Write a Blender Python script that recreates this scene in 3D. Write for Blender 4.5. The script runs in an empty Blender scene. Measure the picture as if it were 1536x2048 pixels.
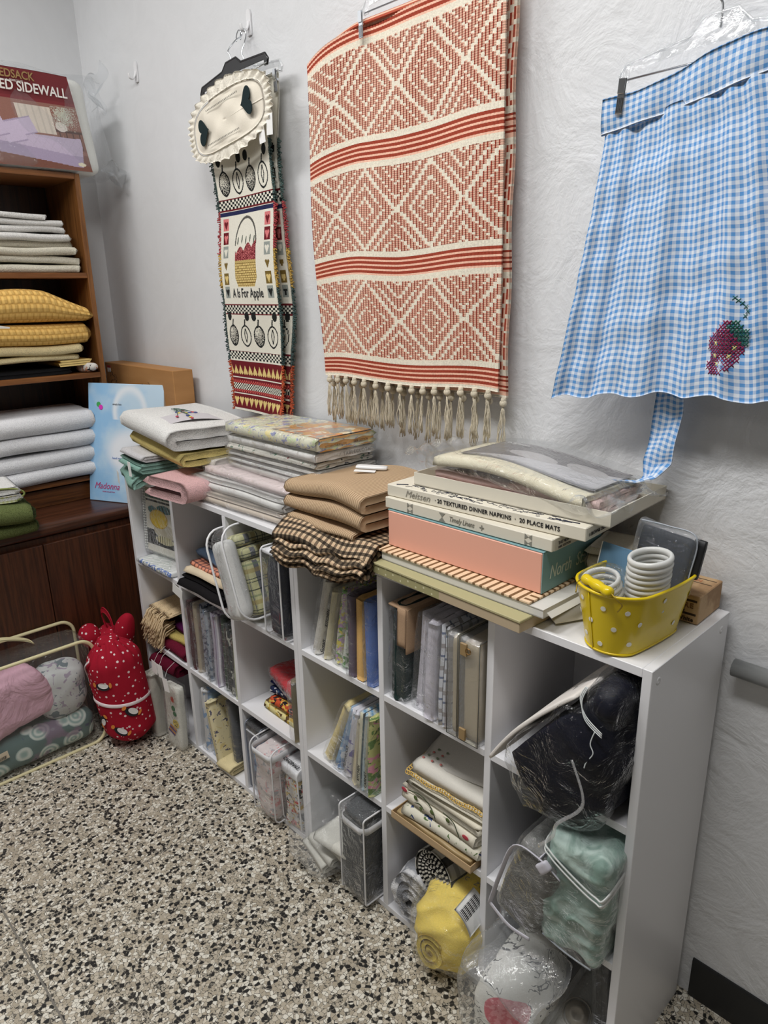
import bpy, bmesh, math, random
import numpy as np
from mathutils import Vector, Matrix, Euler

random.seed(4)
SC = bpy.context.scene
COL = SC.collection
PI = math.pi

# ------------------------------------------------------------------ camera
cam_data = bpy.data.cameras.new('camera')
cam = bpy.data.objects.new('camera', cam_data)
COL.objects.link(cam)
cam.matrix_world = (Matrix.Translation((1.3183, -1.2458, 1.4718)) @ Matrix.Rotation(0.807, 4, 'Z')
                    @ Matrix.Rotation(1.2668, 4, 'X') @ Matrix.Rotation(-0.0176, 4, 'Z'))
cam_data.sensor_fit = 'VERTICAL'
cam_data.sensor_height = 36.0
cam_data.lens = 1416.0 / 2048.0 * 36.0
cam_data.clip_start = 0.02
SC.camera = cam

# ------------------------------------------------------------------ light
world = bpy.data.worlds.new('room_light')
SC.world = world
world.use_nodes = True
world.node_tree.nodes['Background'].inputs[0].default_value = (0.90, 0.95, 1.0, 1)
world.node_tree.nodes['Background'].inputs[1].default_value = 0.05


def area(name, loc, sx, sy, power, rot=(0, 0, 0), colr=(1, 0.99, 0.975)):
    L = bpy.data.lights.new(name, 'AREA')
    L.shape = 'RECTANGLE'
    L.size, L.size_y, L.energy, L.color = sx, sy, power, colr
    o = bpy.data.objects.new(name, L)
    o.location = loc
    o.rotation_euler = rot
    COL.objects.link(o)
    return o


area('ceiling_tube_light', (0.78, -1.15, 2.93), 1.2, 0.28, 36)
area('ceiling_tube_light', (-0.75, -1.35, 2.93), 1.2, 0.28, 28)
area('ceiling_tube_light', (0.2, -3.2, 2.93), 1.8, 0.28, 6)

vs = SC.view_settings
vs.view_transform = 'Standard'
vs.look = 'None'
vs.exposure = 0.0
vs.gamma = 1.0
vs.use_curve_mapping = False
try:
    SC.cycles.transparent_max_bounces = 24
except Exception:
    pass


# ------------------------------------------------------------------ colours and node helper
def lin(c):
    return tuple(((x / 255.0) / 12.92 if x / 255.0 <= 0.04045 else ((x / 255.0 + 0.055) / 1.055) ** 2.4) for x in c)


def rgba(c):
    return lin(c) + (1.0,)


class E:
    """scalar node expression"""

    def __init__(s, g, sock):
        s.g, s.s = g, sock

    def _op(s, op, b=None, c=None):
        n = s.g.nt.nodes.new('ShaderNodeMath')
        n.operation = op
        for i, v in enumerate((s, b, c)):
            if v is None:
                continue
            if isinstance(v, E):
                s.g.nt.links.new(v.s, n.inputs[i])
            else:
                n.inputs[i].default_value = v
        return E(s.g, n.outputs[0])

    def __add__(s, o): return s._op('ADD', o)
    def __sub__(s, o): return s._op('SUBTRACT', o)
    def __mul__(s, o): return s._op('MULTIPLY', o)
    def __truediv__(s, o): return s._op('DIVIDE', o)
    def fr(s): return s._op('FRACT')
    def fl(s): return s._op('FLOOR')
    def ab(s): return s._op('ABSOLUTE')
    def lt(s, o): return s._op('LESS_THAN', o)
    def gt(s, o): return s._op('GREATER_THAN', o)
    def mn(s, o): return s._op('MINIMUM', o)
    def mx(s, o): return s._op('MAXIMUM', o)
    def sin(s): return s._op('SINE')
    def sm(s, a, b):
        n = s.g.nt.nodes.new('ShaderNodeMapRange')
        n.interpolation_type = 'SMOOTHSTEP'
        s.g.nt.links.new(s.s, n.inputs[0])
        n.inputs[1].default_value = a
        n.inputs[2].default_value = b
        return E(s.g, n.outputs[0])


class G:
    def __init__(s, name):
        s.m = bpy.data.materials.new(name)
        s.m.use_nodes = True
        s.nt = s.m.node_tree
        s.b = s.nt.nodes['Principled BSDF']
        s.tc = s.nt.nodes.new('ShaderNodeTexCoord')

    def xyz(s, kind='UV', scale=(1, 1, 1), rot=(0, 0, 0)):
        mp = s.nt.nodes.new('ShaderNodeMapping')
        mp.inputs['Scale'].default_value = scale
        mp.inputs['Rotation'].default_value = rot
        s.nt.links.new(s.tc.outputs[kind], mp.inputs[0])
        sep = s.nt.nodes.new('ShaderNodeSeparateXYZ')
        s.nt.links.new(mp.outputs[0], sep.inputs[0])
        s.vec = mp.outputs[0]
        return E(s, sep.outputs[0]), E(s, sep.outputs[1]), E(s, sep.outputs[2])

    def noise(s, scale, detail=3, kind=None, vec=None, rough=0.5, dist=0.0, stretch=None):
        n = s.nt.nodes.new('ShaderNodeTexNoise')
        n.inputs['Scale'].default_value = scale
        n.inputs['Detail'].default_value = detail
        n.inputs['Roughness'].default_value = rough
        n.inputs['Distortion'].default_value = dist
        src = vec or s.tc.outputs[kind or 'Object']
        if stretch:
            mp = s.nt.nodes.new('ShaderNodeMapping')
            mp.inputs['Scale'].default_value = stretch
            s.nt.links.new(src, mp.inputs[0])
            src = mp.outputs[0]
        s.nt.links.new(src, n.inputs['Vector'])
        return E(s, n.outputs[0])

    def voro(s, scale, feature='F1', kind='Object', rnd=1.0):
        n = s.nt.nodes.new('ShaderNodeTexVoronoi')
        n.feature = feature
        n.inputs['Scale'].default_value = scale
        n.inputs['Randomness'].default_value = rnd
        s.nt.links.new(s.tc.outputs[kind], n.inputs['Vector'])
        return n

    def mix(s, a, b, f):
        n = s.nt.nodes.new('ShaderNodeMix')
        n.data_type = 'RGBA'
        for idx, v in ((6, a), (7, b)):
            if isinstance(v, tuple):
                n.inputs[idx].default_value = rgba(v)
            else:
                s.nt.links.new(v, n.inputs[idx])
        if isinstance(f, E):
            s.nt.links.new(f.s, n.inputs[0])
        else:
            n.inputs[0].default_value = f
        return n.outputs[2]

    def base(s, c):
        if isinstance(c, tuple):
            s.b.inputs['Base Color'].default_value = rgba(c)
        else:
            s.nt.links.new(c, s.b.inputs['Base Color'])

    def bump(s, h, strength=0.3, dist=0.002):
        n = s.nt.nodes.new('ShaderNodeBump')
        n.inputs['Strength'].default_value = strength
        n.inputs['Distance'].default_value = dist
        s.nt.links.new(h.s, n.inputs['Height'])
        s.nt.links.new(n.outputs[0], s.b.inputs['Normal'])
        return n

    def rough(s, r, spec=None):
        s.b.inputs['Roughness'].default_value = r
        if spec is not None:
            s.b.inputs['Specular IOR Level'].default_value = spec


_mc = {}


def cached(fn):
    def w(*a, **k):
        key = (fn.__name__,) + tuple(a) + tuple(sorted(k.items()))
        if key not in _mc:
            _mc[key] = fn(*a, **k)
        return _mc[key]
    return w


@cached
def plain(name, c, r=0.5, metal=0.0, spec=None):
    g = G(name)
    g.base(c)
    g.rough(r, spec)
    g.b.inputs['Metallic'].default_value = metal
    n = g.noise(60, 2)
    g.bump(n, 0.05, 0.0005)
    return g.m


@cached
def cloth(name, c, scale=900.0, strength=0.5, var=0.12, r=0.95, coat=0.0):
    """woven or terry cloth of one colour"""
    g = G(name)
    n = g.noise(9, 3)
    n2 = g.noise(scale, 2)
    dark = tuple(x * (1 - var) for x in c)
    g.base(g.mix(dark, c, (n * 0.6 + n2 * 0.6).sm(0.35, 0.8)))
    g.rough(r, 0.2)
    if coat:
        g.b.inputs['Coat Weight'].default_value = coat
        g.b.inputs['Coat Roughness'].default_value = 0.12
    g.bump(n2, strength, 0.0015)
    return g.m


@cached
def terry(name, c, c2=None):
    g = G(name)
    n = g.noise(420, 3)
    n2 = g.noise(7, 3)
    c2 = c2 or tuple(x * 0.88 for x in c)
    g.base(g.mix(c2, c, n.sm(0.36, 0.56)))
    g.rough(1.0, 0.1)
    g.bump(n, 0.9, 0.003)
    return g.m


@cached
def stripes(name, cs, period, widths, axis=0, strength=0.3, bgnoise=0.1):
    """cs: base colour + one colour per stripe; widths: (start, end) within 0..1"""
    g = G(name)
    u, v, w = g.xyz('UV')
    t = ((u if axis == 0 else v) / period).fr()
    out = g.mix(tuple(x * (1 - bgnoise) for x in cs[0]), cs[0], g.noise(12, 3))
    for c, (a, b) in zip(cs[1:], widths):
        out = g.mix(out, c, t.gt(a) * t.lt(b))
    g.base(out)
    g.rough(0.9, 0.2)
    g.bump(g.noise(900, 2), strength, 0.001)
    return g.m


@cached
def plaid(name, base, warp, weft, period, strength=0.3, r=0.9):
    """warp / weft: tuples of (colour, start, end, opacity)"""
    g = G(name)
    u, v, w = g.xyz('UV')
    tu, tv = (u / period).fr(), (v / period).fr()
    out = g.mix(base, base, 0.0)
    for t, lst in ((tu, warp), (tv, weft)):
        for c, a, b, op in lst:
            out = g.mix(out, c, t.gt(a) * t.lt(b) * op)
    g.base(out)
    g.rough(r, 0.2)
    g.bump(g.noise(900, 2), strength, 0.001)
    return g.m


@cached
def blotch(name, base, cs, scale=60.0, th=0.62, r=0.8, coat=0.0):
    """printed cloth: base with irregular motifs of several colours"""
    g = G(name)
    out = g.mix(base, tuple(x * 0.9 for x in base), g.noise(14, 2))
    for i, c in enumerate(cs):
        n = g.noise(scale * (1 + 0.23 * i), 2, stretch=(1.0 + 0.1 * i, 1, 1.13 + 0.2 * i), dist=0.8)
        out = g.mix(out, c, n.sm(th - 0.01 * i, th + 0.02))
    g.base(out)
    g.rough(r, 0.3)
    if coat:
        g.b.inputs['Coat Weight'].default_value = coat
    g.bump(g.noise(500, 2), 0.2, 0.001)
    return g.m


@cached
def wood(name, c1, c2, axis='Z', scale=1.0, r=0.42):
    g = G(name)
    st = {'X': (1.2, 30, 30), 'Y': (30, 1.2, 30), 'Z': (30, 30, 1.2)}[axis]
    n = g.noise(2.2 * scale, 5, stretch=st, dist=0.6, rough=0.62)
    n2 = g.noise(9 * scale, 3, stretch=st, rough=0.7)
    g.base(g.mix(c1, c2, (n * 0.65 + n2 * 0.35).sm(0.36, 0.62)))
    g.rough(r, 0.45)
    g.bump(n2, 0.12, 0.0008)
    return g.m


@cached
def film(name='clear_film', tint=(240, 243, 245), glow=0.035, scale=22.0, bump=1.0, haze=0.03):
    """thin clear plastic: see-through with crinkled highlights"""
    m = bpy.data.materials.new(name)
    m.use_nodes = True
    nt = m.node_tree
    nt.nodes.clear()
    out = nt.nodes.new('ShaderNodeOutputMaterial')
    tr = nt.nodes.new('ShaderNodeBsdfTransparent')
    tr.inputs[0].default_value = (0.97, 0.975, 0.98, 1)
    gl = nt.nodes.new('ShaderNodeBsdfGlossy')
    gl.inputs['Roughness'].default_value = 0.06
    gl.inputs['Color'].default_value = (1, 1, 1, 1)
    df = nt.nodes.new('ShaderNodeBsdfDiffuse')
    df.inputs[0].default_value = rgba(tint)
    tc = nt.nodes.new('ShaderNodeTexCoord')
    no = nt.nodes.new('ShaderNodeTexNoise')
    no.inputs['Scale'].default_value = scale
    no.inputs['Detail'].default_value = 4
    no.inputs['Distortion'].default_value = 2.2
    no.inputs['Roughness'].default_value = 0.6
    bp = nt.nodes.new('ShaderNodeBump')
    bp.inputs['Strength'].default_value = bump
    bp.inputs['Distance'].default_value = 0.012
    nt.links.new(tc.outputs['Object'], no.inputs['Vector'])
    nt.links.new(no.outputs[0], bp.inputs['Height'])
    lw = nt.nodes.new('ShaderNodeLayerWeight')
    lw.inputs[0].default_value = 0.5
    nt.links.new(bp.outputs[0], lw.inputs['Normal'])
    fr = nt.nodes.new('ShaderNodeMath')
    fr.operation = 'POWER'
    fr.inputs[1].default_value = 5.5
    nt.links.new(lw.outputs['Facing'], fr.inputs[0])
    nt.links.new(bp.outputs[0], gl.inputs['Normal'])
    ad = nt.nodes.new('ShaderNodeMath')
    ad.operation = 'ADD'
    ad.use_clamp = True
    ad.inputs[1].default_value = glow
    nt.links.new(fr.outputs[0], ad.inputs[0])
    m1 = nt.nodes.new('ShaderNodeMixShader')
    nt.links.new(tr.outputs[0], m1.inputs[1])
    nt.links.new(df.outputs[0], m1.inputs[2])
    m1.inputs[0].default_value = haze
    m2 = nt.nodes.new('ShaderNodeMixShader')
    nt.links.new(ad.outputs[0], m2.inputs[0])
    nt.links.new(m1.outputs[0], m2.inputs[1])
    nt.links.new(gl.outputs[0], m2.inputs[2])
    nt.links.new(m2.outputs[0], out.inputs[0])
    return m


@cached
def painted(name, r=0.9, bump=0.3, bscale=700.0, coat=0.0):
    """colour comes from the mesh's own woven / printed colours"""
    g = G(name)
    a = g.nt.nodes.new('ShaderNodeAttribute')
    a.attribute_name = 'Col'
    g.nt.links.new(a.outputs['Color'], g.b.inputs['Base Color'])
    g.rough(r, 0.25)
    if coat:
        g.b.inputs['Coat Weight'].default_value = coat
        g.b.inputs['Coat Roughness'].default_value = 0.1
    g.bump(g.noise(bscale, 2), bump, 0.0012)
    return g.m


# ------------------------------------------------------------------ mesh data
def rotm(rx=0, ry=0, rz=0):
    return np.array(Euler((rx, ry, rz), 'XYZ').to_matrix())


def wob(P, scale, seed=0, n=5):
    """smooth pseudo random field in -1..1 for an array of points"""
    rs = np.random.RandomState(seed + 11)
    out = np.zeros(P.shape[:-1])
    for k in range(n):
        d = rs.normal(size=3)
        d /= np.linalg.norm(d)
        out += np.sin(P @ d * scale * (0.7 + 0.9 * rs.rand()) + rs.rand() * 6.28)
    return out / n ** 0.5 * 0.7


class MD:
    def __init__(s, v, f, uv=None, col=None):
        s.v = np.asarray(v, float).reshape(-1, 3)
        s.f = list(f)
        s.uv = uv          # per vertex (N,2)
        s.col = col        # per face (M,3) linear

    def T(s, loc=(0, 0, 0), rx=0, ry=0, rz=0, sc=None):
        if sc is not None:
            s.v = s.v * np.array(sc)
        if rx or ry or rz:
            s.v = s.v @ rotm(rx, ry, rz).T
        s.v = s.v + np.array(loc)
        return s

    def warp(s, fn):
        s.v = fn(s.v.copy())
        return s

    def crumple(s, amp, scale, seed=0):
        s.v = s.v + np.stack([wob(s.v, scale, seed + i * 7) for i in range(3)], -1) * amp
        return s

    def ridge(s, amp, scale, seed=0):
        c = s.v.mean(0)
        d = s.v - c
        d = d / (np.linalg.norm(d, axis=1, keepdims=True) + 1e-9)
        r = 1 - np.abs(wob(s.v + 0.02 * np.stack([wob(s.v, scale * .5, seed + k) for k in range(3)], -1), scale, seed + 3)) * 2.2
        s.v = s.v + d * (r * amp)[:, None]
        return s

    def __add__(s, o):
        k = len(s.v)
        uv = None
        if s.uv is not None and o.uv is not None:
            uv = np.vstack([s.uv, o.uv])
        elif s.uv is not None:
            uv = np.vstack([s.uv, np.zeros((len(o.v), 2))])
        elif o.uv is not None:
            uv = np.vstack([np.zeros((len(s.v), 2)), o.uv])
        col = None
        if s.col is not None and o.col is not None:
            col = np.vstack([s.col, o.col])
        return MD(np.vstack([s.v, o.v]), s.f + [tuple(i + k for i in f) for f in o.f], uv, col)


def sheet(S, nu, nv, th=0.002, size=(1, 1), color=None, edge=True):
    """thick sheet over a parametric surface S(u, v) (vectorised)"""
    U, V = np.meshgrid(np.linspace(0, 1, nu + 1), np.linspace(0, 1, nv + 1), indexing='ij')
    P = S(U, V)
    e = 1e-3
    du = S(np.clip(U + e, 0, 1), V) - S(np.clip(U - e, 0, 1), V)
    dv = S(U, np.clip(V + e, 0, 1)) - S(U, np.clip(V - e, 0, 1))
    N = np.cross(du, dv)
    N /= np.linalg.norm(N, axis=-1, keepdims=True) + 1e-12
    A = (P + N * th / 2).reshape(-1, 3)
    B = (P - N * th / 2).reshape(-1, 3)
    uv = np.stack([U * size[0], V * size[1]], -1).reshape(-1, 2)
    n = len(A)
    w = nv + 1
    i, j = np.meshgrid(np.arange(nu), np.arange(nv), indexing='ij')
    a = (i * w + j).ravel()
    F1 = np.stack([a, a + w, a + w + 1, a + 1], -1)
    F2 = np.stack([a, a + 1, a + w + 1, a + w], -1) + n
    faces = [tuple(x) for x in F1.tolist()] + [tuple(x) for x in F2.tolist()]
    verts = [A, B]
    uvs = [uv, uv]
    ring = [(k, 0) for k in range(nu)] + [(nu, k) for k in range(nv)] + [(k, nv) for k in range(nu, 0, -1)] + [(0, k) for k in range(nv, 0, -1)]
    idx = [r[0] * w + r[1] for r in ring]
    mid = []
    eu = du / (np.linalg.norm(du, axis=-1, keepdims=True) + 1e-12)
    ev = dv / (np.linalg.norm(dv, axis=-1, keepdims=True) + 1e-12)
    for (r, q) in ring:
        o = np.zeros(3)
        if r == 0: o = o - eu[r, q]
        if r == nu: o = o + eu[r, q]
        if q == 0: o = o - ev[r, q]
        if q == nv: o = o + ev[r, q]
        mid.append(P[r, q] + o * th * 0.45)
    verts.append(np.array(mid))
    uvs.append(uv[idx])
    m0 = 2 * n
    L = len(idx)
    for k in range(L):
        k2 = (k + 1) % L
        faces.append((idx[k], idx[k2], m0 + k2, m0 + k))
        faces.append((m0 + k, m0 + k2, idx[k2] + n, idx[k] + n))
    col = None
    if color is not None:
        uc = (U[:-1, :-1] + 0.5 / nu).ravel()
        vc = (V[:-1, :-1] + 0.5 / nv).ravel()
        c = color(uc, vc)
        rim = np.array([c[min(r, nu - 1) * nv + min(q, nv - 1)] for (r, q) in ring])
        col = np.vstack([c, c, np.repeat(rim, 2, axis=0)])
    return MD(np.vstack(verts), faces, np.vstack(uvs), col)


def resample(pts, step):
    pts = np.array(pts, float)
    d = np.linalg.norm(np.diff(pts, axis=0), axis=1)
    s = np.concatenate([[0], np.cumsum(d)])
    n = max(2, int(s[-1] / step))
    t = np.linspace(0, s[-1], n + 1)
    return np.stack([np.interp(t, s, pts[:, k]) for k in range(pts.shape[1])], -1), s[-1]


def ribbon(path, width, th, step=0.01, nu=12, crumple=0.0, cs=25, seed=0, ends=0.0):
    """cloth strip: path in (y, z), extruded along x, centred"""
    p, L = resample(path, step)
    n = len(p) - 1
    tt = np.linspace(0, 1, n + 1)

    def S(U, V):
        y = np.interp(V, tt, p[:, 0])
        z = np.interp(V, tt, p[:, 1])
        wj = 1 + ends * np.sin(V * 37 + seed)
        return np.stack([(U - 0.5) * width * wj, y, z], -1)
    m = sheet(S, nu, n, th, (width, L))
    if crumple:
        m.crumple(crumple, cs, seed)
    return m


def serp(D, H, n, seed=0, jit=0.006, first='back'):
    """folded cloth profile: n layers between z=0..H, y=-D..0"""
    rs = random.Random(seed)
    g = H / n
    pts = []
    for i in range(n):
        z = g * (i + 0.5)
        fwd = (i % 2 == 0) == (first == 'back')
        a, b = (-g / 2 - rs.random() * jit, -D + g / 2 + rs.random() * jit)
        if not fwd:
            a, b = b, a
        if i == 0:
            a0 = a
        ys = np.linspace(pts[-1][0] if i else a, b, 8)
        if i:
            c = pts[-1][0]
            s = -1 if fwd is False else 1
            for k in range(1, 6):
                th = PI * k / 6
                pts.append((c + s * math.sin(th) * g / 2, z - g / 2 - math.cos(th) * g / 2))
            ys = np.linspace(c, b, 8)
        for y in ys:
            pts.append((y, z))
    return pts


def folded(W, D, H, n, seed=0, crumple=0.003, cs=18, fill=0.9, nu=12, jit=0.008, step=0.012, ends=0.01):
    return ribbon(serp(D, H, n, seed, jit), W, H / n * fill, step, nu, crumple, cs, seed, ends)


def spiral(turns, r0, r1, n=28, flat=1.0):
    pts = []
    for k in range(int(turns * n) + 1):
        t = k / n
        r = r0 + (r1 - r0) * t / turns
        a = t * 2 * PI
        pts.append((math.cos(a) * r, math.sin(a) * r * flat))
    return pts


def sellip(rx, ry, rz, e1=0.35, e2=0.35, nu=36, nv=22, crumple=0.0, cs=30, seed=0):
    """superellipsoid, centred"""
    A, Bt = np.meshgrid(np.linspace(-PI, PI, nu, endpoint=False), np.linspace(-PI / 2, PI / 2, nv + 1), indexing='ij')
    sg = lambda x, e: np.sign(x) * np.abs(x) ** e
    X = sg(np.cos(Bt), e1) * sg(np.cos(A), e2) * rx
    Y = sg(np.cos(Bt), e1) * sg(np.sin(A), e2) * ry
    Z = sg(np.sin(Bt), e1) * rz
    v = np.stack([X, Y, Z], -1).reshape(-1, 3)
    w = nv + 1
    f = []
    for i in range(nu):
        i2 = (i + 1) % nu
        for j in range(nv):
            if j == 0:
                f.append((i * w, i2 * w + 1, i * w + 1))
            elif j == nv - 1:
                f.append((i * w + j, i2 * w + j, i * w + j + 1))
            else:
                f.append((i * w + j, i2 * w + j, i2 * w + j + 1, i * w + j + 1))
    uv = np.stack([v[:, 0] + v[:, 1], v[:, 2]], -1)
    m = MD(v, f, uv)
    if crumple:
        m.crumple(crumple, cs, seed)
    return m


def rbox(W, D, H, r=0.02, n=10, crumple=0.0, cs=30, seed=0, puff=0.0):
    """soft rounded box standing on z=0, subdivided so it can be crumpled"""
    g = np.linspace(-1, 1, n + 1)
    verts, faces, uv = [], [], []
    for ax in range(3):
        for sg in (-1, 1):
            k = len(verts)
            for a in g:
                for b in g:
                    p = [0, 0, 0]
                    p[ax] = sg
                    p[(ax + 1) % 3] = a
                    p[(ax + 2) % 3] = b
                    verts.append(p)
            for i in range(n):
                for j in range(n):
                    q = [k + i * (n + 1) + j, k + (i + 1) * (n + 1) + j, k + (i + 1) * (n + 1) + j + 1, k + i * (n + 1) + j + 1]
                    faces.append(tuple(q if sg > 0 else q[::-1]))
    v = np.array(verts, float)
    h = np.array([W / 2, D / 2, H / 2])
    P = v * h
    rr = min(r, *(h * 0.98))
    inner = np.clip(P, -(h - rr), h - rr)
    d = P - inner
    nn = np.linalg.norm(d, axis=1, keepdims=True)
    # push the grid onto the rounded hull
    P = np.where(nn > 1e-9, inner + d / np.maximum(nn, 1e-9) * rr, P)
    if puff:
        q = v ** 2
        P = P + v * puff * np.stack([(1 - q[:, 1]) * (1 - q[:, 2]), (1 - q[:, 0]) * (1 - q[:, 2]), (1 - q[:, 0]) * (1 - q[:, 1])], -1) * (np.abs(v) > 0.999)
    P[:, 2] += H / 2
    if crumple:
        P = P + np.stack([wob(P, cs, seed + i * 5) for i in range(3)], -1) * crumple
    # flat uv by dominant face
    an = np.repeat(np.arange(6) // 2, (n + 1) ** 2)
    uvv = np.zeros((len(P), 2))
    uvv[an == 0] = P[an == 0][:, [1, 2]]
    uvv[an == 1] = P[an == 1][:, [0, 2]]
    uvv[an == 2] = P[an == 2][:, [0, 1]]
    # weld duplicates
    key = {}
    mp = []
    keep = []
    for i, p in enumerate(np.round(v, 4)):
        t = tuple(p)
        if t not in key:
            key[t] = len(keep)
            keep.append(i)
        mp.append(key[t])
    return MD(P[keep], [tuple(mp[i] for i in f) for f in faces], uvv[keep])


def tube(pts, r, n=8, closed=False, flat=None):
    P = [Vector(p) for p in pts]
    m = len(P)
    rs = r if hasattr(r, '__len__') else [r] * m
    verts, faces = [], []
    up = Vector((0, 0, 1))
    prev = None
    for i in range(m):
        if closed:
            t = (P[(i + 1) % m] - P[i - 1]).normalized()
        else:
            t = (P[min(i + 1, m - 1)] - P[max(i - 1, 0)]).normalized()
        if prev is None:
            a = t.cross(up)
            if a.length < 1e-3:
                a = t.cross(Vector((1, 0, 0)))
            a.normalize()
        else:
            a = (prev - t * prev.dot(t)).normalized()
        b = t.cross(a)
        prev = a
        for k in range(n):
            th = 2 * PI * k / n
            fl = flat or (1, 1)
            verts.append(P[i] + a * math.cos(th) * rs[i] * fl[0] + b * math.sin(th) * rs[i] * fl[1])
    seg = m if closed else m - 1
    for i in range(seg):
        i2 = (i + 1) % m
        for k in range(n):
            k2 = (k + 1) % n
            faces.append((i * n + k, i * n + k2, i2 * n + k2, i2 * n + k))
    if not closed:
        faces.append(tuple(range(n))[::-1])
        faces.append(tuple((m - 1) * n + k for k in range(n)))
    v = np.array([tuple(x) for x in verts])
    return MD(v, faces, np.stack([v[:, 0], v[:, 2]], -1))


def smoothpath(pts, n=6, closed=False):
    P = [Vector(p) for p in pts]
    out = []
    m = len(P)
    for i in range(m if closed else m - 1):
        g = (lambda k: P[k % m]) if closed else (lambda k: P[max(0, min(m - 1, k))])
        p0, p1, p2, p3 = g(i - 1), g(i), g(i + 1), g(i + 2)
        for k in range(n):
            t = k / n
            out.append(0.5 * ((2 * p1) + (p2 - p0) * t + (2 * p0 - 5 * p1 + 4 * p2 - p3) * t * t + (3 * p1 - p0 - 3 * p2 + p3) * t ** 3))
    if not closed:
        out.append(P[-1])
    return [tuple(p) for p in out]


def lathe(prof, n=32, sx=1.0, sy=1.0, closed=True):
    """prof: (r, z) list"""
    v, f = [], []
    m = len(prof)
    for k in range(n):
        a = 2 * PI * k / n
        for r, z in prof:
            v.append((math.cos(a) * r * sx, math.sin(a) * r * sy, z))
    for k in range(n):
        k2 = (k + 1) % n
        for i in range(m if closed else m - 1):
            i2 = (i + 1) % m
            f.append((k * m + i, k2 * m + i, k2 * m + i2, k * m + i2))
    v = np.array(v)
    return MD(v, f, np.stack([v[:, 0], v[:, 2]], -1))


def cuboid(W, D, H, bevel=0.0015, loc=(0, 0, 0), seg=1):
    """bevelled box, base centred at loc"""
    bm = bmesh.new()
    bmesh.ops.create_cube(bm, size=1.0)
    for v in bm.verts:
        v.co = Vector((v.co.x * W, v.co.y * D, (v.co.z + 0.5) * H))
    if bevel:
        bmesh.ops.bevel(bm, geom=bm.edges[:], offset=min(bevel, W * .4, D * .4, H * .4), segments=seg, profile=0.7, affect='EDGES')
    v = np.array([tuple(x.co) for x in bm.verts]) + np.array(loc)
    bm.verts.index_update()
    f = [tuple(x.index for x in fc.verts) for fc in bm.faces]
    bm.free()
    return MD(v, f, np.stack([v[:, 0], v[:, 1]], -1))


def box2(x0, x1, y0, y1, z0, z1, bevel=0.001):
    return cuboid(x1 - x0, y1 - y0, z1 - z0, bevel, ((x0 + x1) / 2, (y0 + y1) / 2, z0))


def prism(outline, h, axis='z'):
    """flat polygon extruded by h along z; outline in (x, y)"""
    n = len(outline)
    v = [(x, y, 0) for x, y in outline] + [(x, y, h) for x, y in outline]
    f = [tuple(range(n))[::-1], tuple(range(n, 2 * n))] + [(i, (i + 1) % n, (i + 1) % n + n, i + n) for i in range(n)]
    return MD(v, f)


def lettering(s, size, bold=0.0, shear=0.0, spacing=1.0, depth=0.0004, align='LEFT', xs=1.0):
    """text as mesh data lying in the xy plane, facing +z"""
    c = bpy.data.curves.new('t', 'FONT')
    c.body = s
    c.size = size
    c.offset = bold
    c.shear = shear
    c.space_character = spacing
    c.extrude = depth
    c.align_x = align
    c.resolution_u = 3
    o = bpy.data.objects.new('t', c)
    me = o.to_mesh()
    v = np.array([tuple(x.co) for x in me.vertices]) if len(me.vertices) else np.zeros((0, 3))
    f = [tuple(p.vertices) for p in me.polygons]
    o.to_mesh_clear()
    bpy.data.objects.remove(o)
    bpy.data.curves.remove(c)
    v = v * np.array([xs, 1, 1])
    return MD(v, f)


# ------------------------------------------------------------------ objects
def build(name, md, mat, parent=None, smooth=True, label=None, angle=None):
    me = bpy.data.meshes.new(name)
    me.from_pydata(md.v.tolist(), [], md.f)
    if md.uv is not None:
        ul = me.uv_layers.new(name='UVMap')
        vi = np.zeros(len(me.loops), dtype=np.int32)
        me.loops.foreach_get('vertex_index', vi)
        ul.data.foreach_set('uv', np.asarray(md.uv, dtype=np.float32)[vi].ravel())
    if md.col is not None and len(md.col) == len(me.polygons):
        ca = me.color_attributes.new('Col', 'FLOAT_COLOR', 'CORNER')
        tot = np.zeros(len(me.polygons), dtype=np.int32)
        me.polygons.foreach_get('loop_total', tot)
        c = np.hstack([md.col, np.ones((len(md.col), 1))])
        ca.data.foreach_set('color', np.repeat(c, tot, axis=0).astype(np.float32).ravel())
    me.materials.append(mat)
    if smooth:
        me.polygons.foreach_set('use_smooth', [True] * len(me.polygons))
        if angle:
            try:
                me.set_sharp_from_angle(angle=math.radians(angle))
            except Exception:
                pass
    me.update()
    o = bpy.data.objects.new(name, me)
    COL.objects.link(o)
    if parent is not None:
        o.parent = parent
    if label:
        o['label'] = label
    return o


def hard(name, md, mat, parent=None, label=None):
    return build(name, md, mat, parent, smooth=False, label=label)


def thing(name, label, cat, loc=(0, 0, 0), rz=0.0, rx=0.0, ry=0.0, group=None):
    o = bpy.data.objects.new(name, None)
    o.empty_display_size = 0.03
    COL.objects.link(o)
    o.location = loc
    o.rotation_euler = (rx, ry, rz)
    o['label'] = label
    o['category'] = cat
    if group:
        o['group'] = group
    return o


def tag(o, label, cat, group=None, loc=None, rot=None):
    o['label'] = label
    o['category'] = cat
    if group:
        o['group'] = group
    if loc is not None:
        o.location = loc
    if rot is not None:
        o.rotation_euler = rot
    return o


def struct(name, md, mat, **k):
    o = build(name, md, mat, **k)
    o['kind'] = 'structure'
    return o


FILM = film()
FILM2 = film('soft_film', glow=0.035, scale=14.0, bump=0.9, haze=0.075)
CLEAR = film('clear_hard_plastic', glow=0.13, scale=60.0, bump=0.25, haze=0.12)
CHROME = plain('chrome', (205, 208, 212), 0.18, 1.0)
DARKMETAL = plain('dark_metal', (70, 70, 72), 0.3, 1.0)
PAPER = plain('white_card', (240, 240, 238), 0.6)
INK = plain('black_ink', (25, 25, 28), 0.6)

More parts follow.
